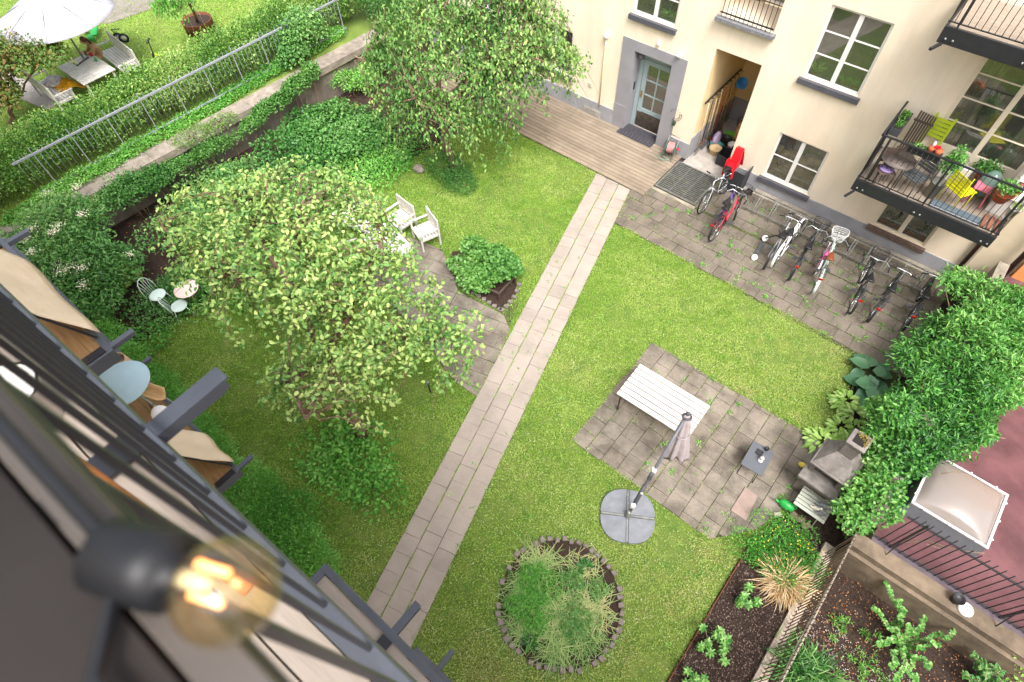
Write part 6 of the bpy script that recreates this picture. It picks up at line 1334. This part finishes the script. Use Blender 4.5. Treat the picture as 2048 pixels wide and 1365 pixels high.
sill_plant('leafy plant in a blue pot inside the window above the door', (wTop[1]-.35, YW+.17, wTop[2]+.03), 60, .28, .04, L_ivy, mat('blue_pot', '6a8fa0', .4))
p = (wTop[0]+.4, YW+.3, wTop[2]+.05); t = T('table_mirror', 'small round mirror standing inside the window above the door', 'mirror', p); MB().torus((p[0], p[1], p[2]+.25), (0, 1, .1), .09, .01, 20, 6).lathe([(.085, -.004), (.085, .004)], (p[0], p[1], p[2]+.25), 20, ax=(0, 1, .1)).build('glass', M_galv, t); MB().tube([p, (p[0], p[1], p[2]+.16)], .01, 6).build('stand', M_galv, t)
t = T('stacked_blocks', 'stack of tan paper covered blocks seen behind the small lower window', 'stack', (-2.65, YW+.4, wSmall[2])); m = MB(); 
for r_ in range(9):
    for q in range(7):
        if r_ > 5 and (q+r_) % 3 == 0: continue
        x_ = wSmall[0]+.12+q*.18+(r_ % 2)*.06; m.box((x_, YW+.225+random.uniform(-.02, .02), wSmall[2]+.07+r_*.1), (.165, .2, .09), rz=random.uniform(-.05, .05))
m.build('blocks', mat('tan_paper', 'a8906a', .8, .25, 4), t)
n = 340; x_ = rng.uniform(wLow[0]+.08, wLow[1]-.08, n); t = T('window_foliage', 'dark leafy plants standing behind the window under the balcony', 'potted plant', (.56, YW+.3, wLow[2])); MB().bb(wLow[0]+.1, wLow[1]-.1, YW+.17, YW+.3, wLow[2]+.03, wLow[2]+.14).build('trough', M_terra, t)
leaves('leaves', np.stack([x_, np.full(n, YW+.22)+rng.normal(size=n)*.03, wLow[2]+.12+.45*rng.random(n)*(.6+.4*np.sin(x_*7))], 1), rdir(n, .3), rdir(n, .2), .13, .035, .4*rng.random(n), L_deep, t, shape='dia')
MB().bb(wLow[0]+.02, wLow[1]-.02, YW+.36, YW+.37, wLow[2], wLow[3]).build('blind', mat('grey_blind', '8f887a', .9), t)
# ================================================================ OUR OWN HOUSE: facade and balconies
M_own = T('own_house', 'cream plastered wall of the photographer house behind its balconies', 'building', (-4, -1.7, 0))
own_h = []
for k in range(4):
    for x in (-9.0, -5.6, -1.4, 2.4): own_h.append([x, x+1.3, 1.4+k*3.15, 3.2+k*3.15, .12])
facade(-26, 12, 0, 13.4, -1.65, own_h, .12, M_plaster, 'wall', M_own, sgn=-1)
for h in own_h: window('window', h[:4], -1.65, 2, 2, rec=.08, sgn=-1, sill=None, parent=M_own)
MB().bb(-26, 12, -12, -2.4, 0, 13.4).build('house_core', M_plaster, M_own)
M_anth = mat('anthracite_steel', '4a4e56', .4, .12, 6, .1, spec=.5)
M_dkst = mat('dark_rail_steel', '25262c', .35, .1, 6, spec=.5)
M_fab = mat('beige_fabric', 'c9b79c', .85, .06, 3, .4, hex2='d5c5ac', bscale=9)
M_fl1 = mat('warm_boards', '80613e', .7, .15, 3, .2, hex2='94744e', stretch=(1, 9, 1)); M_fl2 = mat('grey_boards', '8c8176', .8, .12, 2, .3, hex2='a0958a', stretch=(1, 9, 1))
def own_balcony(label, x0, x1, zf, stubs, fl, rail=True, sheets=(), dep=1.5, step=.142):
    t = T('own_balcony', label, 'balcony', ((x0+x1)/2, -.8, zf)); ye = -.085
    m = MB(); y = -dep
    while y < ye-.07: m.bb(x0+.05, x1-.05, y+.003, min(y+.137, ye-.06), zf-.06, zf-.02); y += .14
    m.build('floor', fl, t)
    m = MB(); m.bb(x0, x1, ye-.055, ye, zf-.16, zf+.0); m.bb(x0, x0+.06, -dep, ye-.055, zf-.16, zf); m.bb(x1-.06, x1, -dep, ye-.055, zf-.16, zf); m.build('beam', M_anth, t, bevel=.003)
    for sx in stubs:   # cut square tube sticking out of the beam
        m = MB(); w, h_, L = .058, .05, .24; th = .006; y0 = ye; zc = zf-.03
        m.bb(sx-w/2, sx+w/2, y0, y0+L, zc+h_/2-th, zc+h_/2); m.bb(sx-w/2, sx+w/2, y0, y0+L-.03, zc-h_/2, zc-h_/2+th)
        m.bb(sx-w/2, sx-w/2+th, y0, y0+L-.012, zc-h_/2+th, zc+h_/2-th); m.bb(sx+w/2-th, sx+w/2, y0, y0+L-.012, zc-h_/2+th, zc+h_/2-th); m.build('bracket', M_anth, t)
        m = MB(); m.bb(sx-.045, sx+.045, -.42, ye-.056, zf-.0, zf+.012); m.lathe([(.014, .012), (.014, .02)], (sx, -.3, zf), 10); m.build('base_plate', M_dkst, t)
    if rail:
        zt = zf+1.1; MB().bb(x0, x1, -.34, -.27, zt-.01, zt+.012).build('inner_rail', M_dkst, t); MB().bb(x0, x1, -.225, -.122, zt-.01, zt+.012).build('handrail_board', mat('worn_board', '1e1b1a', .75, .25, 3, .2, hex2='2c2826', spec=.15), t); MB().bb(x0, x1, -.118, -.09, zt-.02, zt+.005).build('handrail', mat('rail_brown', '4c4641', .5, .2, 5), t); MB().bar((x0, -.1, zt-.03), (x1, -.1, zt-.03), .022, .012).build('upper_rail', M_dkst, t)
        MB().bar((x0, -.095, zf+.07), (x1, -.095, zf+.07), .02, .02).build('lower_rail', M_anth, t)
        x = x0+.05
        while x < x1: MB().bar((x, -.095, zf+.08), (x, -.095, zt-.03), .010, .014).build('baluster', M_dkst, t); x += step
    for (a, b) in sheets:
        m = MB(); vs = []; N, K = 16, 10
        for i in range(N+1):
            for k in range(K+1):
                u, v = i/N, k/K; vs.append((a+(b-a)*u, -.07-.42*v**1.1+.012*math.sin(u*9+v*2), zf+.04+.96*v-.03*math.sin(v*math.pi)+.01*math.sin(u*14)))
        m.add(vs, [(i*(K+1)+k, (i+1)*(K+1)+k, (i+1)*(K+1)+k+1, i*(K+1)+k+1) for i in range(N) for k in range(K)], True); o = m.build('fabric_screen', M_fab, t); md = o.modifiers.new('th', 'SOLIDIFY'); md.thickness = .006
        m = MB(); m.bar((a, -.47, zf+1.0), (b, -.47, zf+1.0), .03, .03); m.bar((a, -.11, zf+.03), (a, -.47, zf+1.0), .02, .02); m.bar((b, -.11, zf+.03), (b, -.47, zf+1.0), .02, .02); m.build('screen_frame', M_dkst, t)
    return t
ob = own_balcony('our own balcony with dark blurred railing right in front of the camera', -3.4, .75, 11.0, [-1.27], M_fl2)
pv = Vector((-.7, -.085, 0)); ra = R(1.9); ob.location = Matrix.Rotation(ra, 3, 'Z')@(ob.location-pv)+pv; ob.rotation_euler = (0, 0, ra)
own_balcony('balcony one floor below with a big beige screen at the left edge', -9.4, -4.86, 7.95, [-4.93, -7.05], M_fl1, rail=False, sheets=[(-6.55, -5.08)])
own_balcony('balcony two floors below with a pale blue round table', -11.8, -4.9, 4.95, [-7.5, -4.95, -11.7], M_fl1, rail=False, sheets=[(-5.7, -5.02)])
own_balcony('balcony one floor below at the bottom of the picture over the path end', -1.85, 1.6, 7.95, [-1.12], M_fl2, rail=False)
own_balcony('lowest balcony peeping out at the bottom edge beside the lawn', -1.55, 1.6, 4.95, [-1.2], M_fl2, rail=False)
# things on the balcony two floors down
def o2(x, y, z): p = at(x, y, z); return (float(p[0]), float(p[1]), float(z))
c = o2(243, 768, 5.65); t = T('blue_round_table', 'pale blue round table on the balcony two floors below', 'table', (c[0], c[1], 4.95)); MB().lathe([(.36, -.02), (.37, 0), (.36, .012), (.001, .012)], c, 30).build('table_top', mat('pale_blue', 'a8c4cc', .5, .04), t)
for k in range(3): a = k*2.09+.4; MB().tube([(c[0]+.08*math.cos(a), c[1]+.08*math.sin(a), 5.62), (c[0]+.25*math.cos(a), c[1]+.25*math.sin(a), 4.95)], .012, 6).build('leg', MC['pale_blue'], t)
c = o2(228, 722, 5.35); t = T('lamp_shade_pot', 'round beige drum shade behind the blue round table', 'lamp shade', c); MB().lathe([(.17, -.2), (.15, 0), (.14, 0), (.16, -.2)], c, 22, cap=False).build('shade', mat('beige_shade', 'b89e80', .8, .05), t); m = MB(); m.tube([(c[0], c[1], c[2]-.3), (c[0], c[1], c[2])], .01, 6); m.tube([(c[0]-.14, c[1], c[2]-.02), (c[0]+.14, c[1], c[2]-.02)], .006, 5); m.tube([(c[0], c[1]-.14, c[2]-.02), (c[0], c[1]+.14, c[2]-.02)], .006, 5); m.build('spider', M_dkst, t)
c = o2(303, 788, 5.4); t = T('plywood_chair', 'curved plywood chair beside the blue round table', 'chair', (c[0], c[1], 4.95)); m = MB(); vs = []
for i in range(9):
    for k in range(7): u, v = i/8, k/6-.5; vs.append((c[0]+.36*(u-.5)+.1*v, c[1]-.18*v+.16*(u-.5), c[2]-.05+.28*abs(v)**1.5*1.4+.16*(1-u)**2))
m.add(vs, [(i*7+k, (i+1)*7+k, (i+1)*7+k+1, i*7+k+1) for i in range(8) for k in range(6)], True); o = m.build('shell', mat('plywood', 'c9a878', .5, .1, 6), t); md = o.modifiers.new('th', 'SOLIDIFY'); md.thickness = .012
for a in (-1, 1):
    for b_ in (-1, 1): MB().tube([(c[0]+a*.13, c[1]+b_*.08, c[2]-.03), (c[0]+a*.2, c[1]+b_*.14, 4.95)], .011, 6).build('leg', M_galv, t)
c = o2(325, 832, 5.5); t = T('white_cushion', 'white cushion at the right end of the balcony two floors below', 'cushion', c); MB().ball(c, (.2, .12, .07), 14, 9).build('pad', M_white, t)
c = o2(368, 880, 5.1); pot('dark_red_pot', 'dark red pot in the corner of the balcony beside the small beige screen', c, .09, .2, MC['dark_red'])
# bulb of the light string on our own rail
M_amb = clear_mat('amber_glass', 'fbf0d0', .02, .02); bp_ = ray(452, 1182); tb_ = (12.5-12.12)/-bp_[2]; C0 = np.array([0, 0, H])+bp_*tb_; Rb = 104*tb_/F_PX
sp0 = ray(262, 1122); s0 = np.array([0, 0, H])+sp0*(tb_*1.03); axb = unit((C0-s0)); 
t = T('string_light_bulb', 'glowing amber glass bulb in a black socket clipped to our blurred railing', 'light bulb', tuple(C0))
o = MB().ball((0, 0, 0), Rb, 28, 18); o.v = [tuple(C0+np.array(p)) for p in o.v]; g_ = o.build('glass', M_amb, t)
m = MB(); m.lathe([(Rb*.5, -Rb*.98), (Rb*.42, -Rb*1.1), (Rb*.75, -Rb*1.12), (Rb*.78, -Rb*1.7), (Rb*.74, -Rb*2.7), (Rb*.66, -Rb*2.78), (.001, -Rb*2.78)], tuple(C0), 26, ax=tuple(axb)); m.build('socket', mat('black_rubber', '17181b', .5), t)
sd2 = unit(np.cross(axb, FW)); em = emit_mat('filament_glow', 'ff8426', 2.2)
for s in (-.28, .34):
    a = C0+sd2*Rb*s-axb*Rb*.72; b = C0+sd2*Rb*s-axb*Rb*.02; MB().tube([tuple(a), tuple(b)], Rb*.075, 8).build('filament', em, t)
m = MB(); m.lathe([(Rb*.2, -Rb*.98), (Rb*.16, -Rb*.5), (Rb*.05, -Rb*.3)], tuple(C0), 12, ax=tuple(axb)); m.build('stem', M_white, t)
tag(MB().tube([(-2.2, -.1, 12.135), (-1.4, -.12, 12.13), (-.7, -.1, 12.14), tuple(C0-axb*Rb*2.3), (-.2, -.13, 12.13), (.2, -.1, 12.14), (.7, -.12, 12.13)], .006, 6).build('light_cable', MC['black_rubber']), 'black cable of the light string lying on our blurred handrail', 'cable')
def own_it(x, y, z): p = at(x, y, z); return (float(p[0]), float(p[1]), z)
c = own_it(275, 1040, 11.15); tag(MB().tube([(c[0]-.3, c[1]-.03, 11.2), (c[0]+.28, c[1]+.06, 11.05)], .018, 8).build('orange_stick', mat('orange_wood', 'c8783c', .6)), 'blurred orange stick lying on our own balcony floor', 'stick')
c = own_it(20, 800, 11.1); t = T('white_cup', 'blurred white pot at the left edge on our own balcony', 'pot', c); pot('pot', None, (c[0], c[1], 10.98), .09, .16, M_white, parent=t)

# ================================================================ UPPER GARDEN (behind the railing)
def u2(x, y, h=0.): p = at(x, y, ZU+h); return np.array([p[0], p[1], ZU+h])
# scattered grass on the upper lawn
UGV = [(-33, -4), (-18.6, -4), (-18.6, 14), (-33, 20)]
x, y = scatter(UGV, 420); px_, py_ = proj(np.stack([x, y, 0*x+ZU], 1)); k = (px_ > -40) & (px_ < 700) & (py_ > -40) & (py_ < 500); x, y = x[k], y[k]; q = len(x)
tag(leaves('grass', np.stack([x, y, 0*x+ZU], 1), rdir(q, 1.1, .9), rdir(q), .06, .035, .15+.4*patch(x, y, .8, 3)+.35*rng.random(q), M_grass, shape='blade'), kind='stuff')
# big white parasol
cen = u2(82, -14, 2.75); r_ = 1.75; t = T('white_parasol', 'large open white parasol over the table in the upper garden', 'parasol', (cen[0], cen[1], ZU)); nR = 8; m = MB(); vs = [tuple(cen)]; K = 8
for i in range(1, K+1):
    for k in range(nR*6):
        a = k/(nR*6)*2*math.pi+.2; sag = abs(math.sin(a*nR/2-.2*nR/2)); rr = r_*i/K*(1-.06*sag); vs.append((cen[0]+rr*math.cos(a), cen[1]+rr*math.sin(a), cen[2]-.62*(i/K)**1.15-.05*sag*(i/K)))
Q = nR*6; fs = [(0, 1+k, 1+(k+1) % Q) for k in range(Q)]+[(1+(i-1)*Q+k, 1+i*Q+k, 1+i*Q+(k+1) % Q, 1+(i-1)*Q+(k+1) % Q) for i in range(1, K) for k in range(Q)]
m.add(vs, fs, True); o = m.build('canopy', mat('white_fabric', 'a9a8b0', .8, .05, 3, stain=.08), t); md = o.modifiers.new('th', 'SOLIDIFY'); md.thickness = .01
m = MB()
for k in range(nR): a = k/nR*2*math.pi+.2; m.tube([(cen[0], cen[1], cen[2]-.02), (cen[0]+r_*.55*math.cos(a), cen[1]+r_*.55*math.sin(a), cen[2]-.3), (cen[0]+r_*math.cos(a), cen[1]+r_*math.sin(a), cen[2]-.63)], .012, 5)
m.build('ribs', M_galv, t); MB().tube([(cen[0], cen[1], ZU), (cen[0], cen[1], cen[2])], .03, 10).build('pole', M_galv, t); MB().lathe([(.12, -.02), (.1, .05), (.02, .09)], tuple(cen), 14).build('cap', mat('cap_grey', '8f9096', .6), t)
# slatted table
A, B, D = u2(178, 104, .72), u2(231, 139, .72), u2(118, 136, .72)
E1 = B-A; L1 = np.linalg.norm(E1[:2]); a1 = math.atan2(E1[1], E1[0]); E2 = D-A; L2 = min(np.linalg.norm(E2[:2]), 1.9); e1 = np.array([math.cos(a1), math.sin(a1)]); e2 = np.array([math.sin(a1), -math.cos(a1)])
if (E2[:2]@e2) < 0: e2 = -e2
def q2(u, v, z): p = A[:2]+e1*u+e2*v; return (p[0], p[1], ZU+z)
t = T('white_garden_table', 'white slatted garden table with drinks in the upper garden', 'table', q2(L1/2, L2/2, 0)); m = MB(); n = 8
for k in range(n): m.box(q2(L1*(k+.5)/n, L2/2, .71), (L1/n-.02, L2, .025), rz=a1)
m.build('table_top', M_slat, t); m = MB(); m.box(q2(L1/2, .05, .68), (L1-.1, .04, .06), rz=a1); m.box(q2(L1/2, L2-.05, .68), (L1-.1, .04, .06), rz=a1); m.build('apron', M_slat, t)
for u in (.08, L1-.08):
    for v in (.1, L2-.1): MB().box(q2(u, v, .34), (.06, .06, .68), rz=a1).build('leg', M_slat, t)
for (px, lb, mm_, r, h, nm) in (((184, 112), 'red can on the upper garden table', MC['red_plastic'], .035, .12, 'drink_can'), ((193, 122), 'green bottle cap shaped cup on the upper garden table', M_wc, .035, .1, 'cup'), ((173, 110), 'small black cup on the upper garden table', M_bin, .035, .09, 'cup')):
    p = u2(*px, .73); tag(MB().lathe([(r, 0), (r*1.1, h), (r*.9, h), (r*.85, h*.7), (.001, h*.7)], tuple(p), 12).build(nm, mm_), lb, 'cup')
p = u2(165, 123, .74); tag(MB().box(tuple(p), (.05, .5, .03), rz=.3).build('dark_ruler', M_dgrey), 'long dark strip lying across the upper garden table', 'strip')
def ubench(label, px, ang, w): return armchair(label, px, ang, w, 'garden_bench', 'white benches in the upper garden', 'bench', zb=ZU)
c1 = u2(243, 112, .42); ubench('white slatted bench behind the seated woman in the upper garden', (238, 118), a1+R(-4), 1.7)
ubench('white slatted bench with patterned cushion at the left side of the upper garden', (107, 180), a1+math.pi, 1.6)
p = u2(107, 163, .5); t = T('patterned_cushion', 'grey and cream patterned cushion on the left white bench', 'cushion', tuple(p)); MB().ball(tuple(p), (.36, .3, .1), 16, 10).build('pad', mat('pattern', 'd8cfc8', .85, 0, 14, hex2='77707c'), t)
p = u2(138, 168, .5); t = T('yellow_blanket', 'mustard yellow blanket hanging over the left white bench', 'blanket', tuple(p)); m = MB(); vs = []
for i in range(9):
    for k in range(9): u, v = i/8-.5, k/8-.5; vs.append((p[0]+.5*u+.1*v, p[1]+.75*v, p[2]+.06*math.sin(u*9+v*5)+.05*math.cos(v*8)-.5*max(0, v-.15)))
m.add(vs, [(i*9+k, (i+1)*9+k, (i+1)*9+k+1, i*9+k+1) for i in range(8) for k in range(8)], True); o = m.build('cloth', mat('mustard', 'c98f14', .85, .1), t); md = o.modifiers.new('th', 'SOLIDIFY'); md.thickness = .015
# seated woman
ps = u2(212, 112, .45); fx = Vector((-e1[0]*.15+e2[0], -e1[1]*.15+e2[1], 0)).normalized(); lx_ = Vector((-fx.y, fx.x, 0)); ps = Vector(ps)
def bd(f, l, u): return ps+fx*f+lx_*l+Vector((0, 0, u))
t = T('person', 'woman in a sand coloured sweater with brown ponytail leaning over the upper garden table', 'person', tuple(ps-Vector((0, 0, .45))))
def skin(name, verts, edges, rad, m_, parent):
    me = bpy.data.meshes.new(name); of = OFF[parent.name]; me.from_pydata([tuple(Vector(v)-of) for v in verts], edges, []); o = bpy.data.objects.new(name, me); place(o, parent); OFF[o.name] = of; me.materials.append(m_)
    md = o.modifiers.new('skin', 'SKIN'); me.skin_vertices if me.skin_vertices else None
    for i, r in enumerate(rad): me.skin_vertices[0].data[i].radius = (r, r) if not isinstance(r, tuple) else r
    me.skin_vertices[0].data[0].use_root = True; s = o.modifiers.new('sub', 'SUBSURF'); s.levels = 1; s.render_levels = 2; me.update(); return o
M_skin = mat('skin', 'd9a588', .5, .03); M_sand = mat('sand_sweater', 'b08a66', .85, .06, 9, .2); M_hair = mat('brown_hair', '5a3822', .5, .25, 20, stretch=(1, 1, .3)); M_jean = mat('dark_jeans', '39404e', .8, .1)
V_ = [bd(0, 0, .05), bd(.08, 0, .22), bd(.2, 0, .40), bd(.27, 0, .5), bd(.30, 0, .56), bd(.24, .17, .44), bd(.24, -.17, .44), bd(.36, .22, .24), bd(.36, -.22, .24), bd(.52, .12, .34), bd(.55, -.1, .30), bd(.3, .1, .07), bd(.3, -.1, .07), bd(.48, .1, .05), bd(.48, -.1, .05), bd(.5, .1, -.38), bd(.5, -.1, -.38), bd(.6, .1, -.42), bd(.6, -.1, -.42)]
body = skin('body', V_, [(0, 1), (1, 2), (2, 3), (3, 4), (2, 5), (2, 6), (5, 7), (6, 8), (7, 9), (8, 10), (0, 11), (0, 12), (11, 13), (12, 14), (13, 15), (14, 16), (15, 17), (16, 18)], [.15, .135, .15, .07, .045, .07, .07, .05, .05, .035, .035, .09, .09, .075, .075, .045, .045, .04, .04], M_sand, t)
m = MB(); hc = bd(.37, 0, .66); m.ball(tuple(hc), (.082, .082, .11), 16, 12); m.ball(tuple(hc+fx*.08-Vector((0, 0, .02))), .015, 8, 6); m.build('head', M_skin, t)
m = MB(); m.ball(tuple(hc-fx*.022+Vector((0, 0, .025))), (.094, .094, .108), 16, 12); m.tube([tuple(hc-fx*.09+Vector((0, 0, .03))), tuple(hc-fx*.15-Vector((0, 0, .05))), tuple(hc-fx*.17-Vector((0, 0, .18))), tuple(hc-fx*.15-Vector((0, 0, .3)))], [.04, .05, .04, .012], 8); m.build('hair', M_hair, t)
m = MB()
for s in (-1, 1): m.ball(tuple(hc+fx*.078+lx_*.03*s+Vector((0, 0, .01))), .008, 6, 5)
m.build('eyes', M_bin, t)
for s, w_ in ((1, bd(.52, .12, .34)), (-1, bd(.55, -.1, .30))):
    m = MB(); m.ball(tuple(w_+fx*.05+Vector((0, 0, .03))), (.035, .035, .02), 8, 6)
    for k in range(4): m.tube([tuple(w_+fx*.07+lx_*(k-1.5)*.016+Vector((0, 0, .03))), tuple(w_+fx*(.12-.006*abs(k-1.4))+lx_*(k-1.5)*.018+Vector((0, 0, .035))), tuple(w_+fx*.14+lx_*(k-1.5)*.017+Vector((0, 0, .015)))], .008, 5)
    m.tube([tuple(w_+fx*.04-lx_*.03*s+Vector((0, 0, .03))), tuple(w_+fx*.08-lx_*.055*s+Vector((0, 0, .035)))], .009, 5); m.build('hand', M_skin, t)
# toys on the lawn
p = u2(187, 66, .15); t = T('green_toy_slide', 'green plastic toy with a round foot on the lawn beside the parasol', 'toy', tuple(p)); m = MB(); m.box(tuple(p+np.array([0, .1, .1])), (.7, .22, .06), rz=-.7, M=Matrix.Rotation(-.7, 4, 'Z')@Matrix.Rotation(.2, 4, 'Y')); m.ball(tuple(p+np.array([.28, -.25, .02])), .12); m.ball(tuple(p+np.array([-.4, -.1, .02])), .1); m.build('body', M_wc, t, bevel=.01)
p = u2(236, 75, .15); t = T('toy_tricycle', 'small black wheeled tricycle behind the white bench', 'tricycle', tuple(p))
for k in range(2): m = MB(); m.torus((p[0]+k*.22, p[1]+k*.1, p[2]), (.8, -.5, 0), .13, .035, 18, 6); o = m.build('wheel', M_rubber, t); m = MB(); m.lathe([(.09, -.01), (.09, .01)], (p[0]+k*.22, p[1]+k*.1, p[2]), 14, ax=(.8, -.5, 0)); m.build('rim', M_white, o)
m = MB(); m.tube([(p[0], p[1], p[2]+.05), (p[0]+.1, p[1]-.1, p[2]+.35), (p[0]+.3, p[1]+.1, p[2]+.35)], .018, 6); m.build('frame', M_black, t)
p = u2(308, 112, .1); t = T('toy_scooter', 'lime and black toy scooter standing on the upper lawn near the hedge', 'scooter', tuple(p)); h_ = u2(296, 82, .75)
m = MB(); m.tube([tuple(p), tuple(h_)], .018, 7); m.tube([tuple(h_+np.array([-.1, .1, 0])), tuple(h_+np.array([.1, -.1, 0]))], .03, 7); m.build('handle', M_black, t); m = MB(); m.box(tuple(p+np.array([.1, .1, .02])), (.35, .12, .05), rz=.4); m.build('deck', mat('lime_plastic', 'a8c828', .4), t, bevel=.01); m = MB(); m.torus(tuple(p), (1, 1, 0), .07, .03, 16, 6); m.build('wheel', M_rubber, t)
# tree in a rusty pot
p = u2(403, 62, 0); t = T('rusty_tree_pot', 'big round rusty steel planter on the upper lawn', 'planter', tuple(p)); m = MB(); m.lathe([(.5, 0), (.52, .4), (.52, .42), (.49, .42), (.48, .33), (.001, .33)], tuple(p), 30); m.build('ring', MC['corten'], t); m = MB(); m.lathe([(.48, .335), (.001, .34)], tuple(p), 24, cap=False); m.build('earth', M_soil, t)
b0 = (p[0], p[1], ZU+.33); top_ = u2(372, -20, 2.2)
tree('potted_tree', 'small weeping tree growing in the rusty planter', b0, [[(b0, .06), (tuple(top_), .035)], [(tuple(top_), .03), (tuple(u2(340, 0, 1.9)), .012)]],
     [(top_[0]-.2, top_[1]-.3, top_[2]-.1, .6, .6, .5), (*u2(335, 15, 1.7)[:2], ZU+1.7, .55, .5, .5), (*u2(375, -10, 2.2)[:2], ZU+2.3, .5, .5, .4)], 2200, .09, .035, L_fern, [(280, -60), (445, -60), (440, 0), (390, 20), (370, 50), (340, 60), (310, 30), (290, 0)], M_barkg, droop=1.0, twigs=26, per=12)
# small tree at the far left edge
p = u2(20, 265, 0); b0 = tuple(p); j0 = tuple(u2(22, 215, .5))
tree('maple_tree', 'small tree with reddish tinged leaves at the left edge of the upper garden', b0, [[(b0, .08), (j0, .06)], [(j0, .05), (tuple(u2(30, 120, 1.6)), .02)], [(j0, .04), (tuple(u2(80, 120, 1.5)), .015)], [(j0, .04), (tuple(u2(-10, 130, 1.6)), .015)]],
     [(*u2(30, 110, 1.8)[:2], ZU+1.8, .9, .9, .6), (*u2(80, 100, 1.9)[:2], ZU+1.8, .8, .6, .45), (*u2(-10, 150, 1.4)[:2], ZU+1.4, .8, .8, .5), (*u2(10, 200, 1.0)[:2], ZU+1.1, .6, .6, .4)], 3400, .11, .07,
     ramp_mat('maple_leaves', ['2a4a1e', '3f6a28', '5f8438', '7a7a3c', '8f6a3c', '86a850'], .45, .4, trans=.25), [(-60, 40), (40, 60), (90, 62), (150, 75), (160, 120), (140, 150), (110, 165), (60, 170), (50, 200), (60, 240), (-60, 260)], M_bark, droop=.4, twigs=50, per=12)
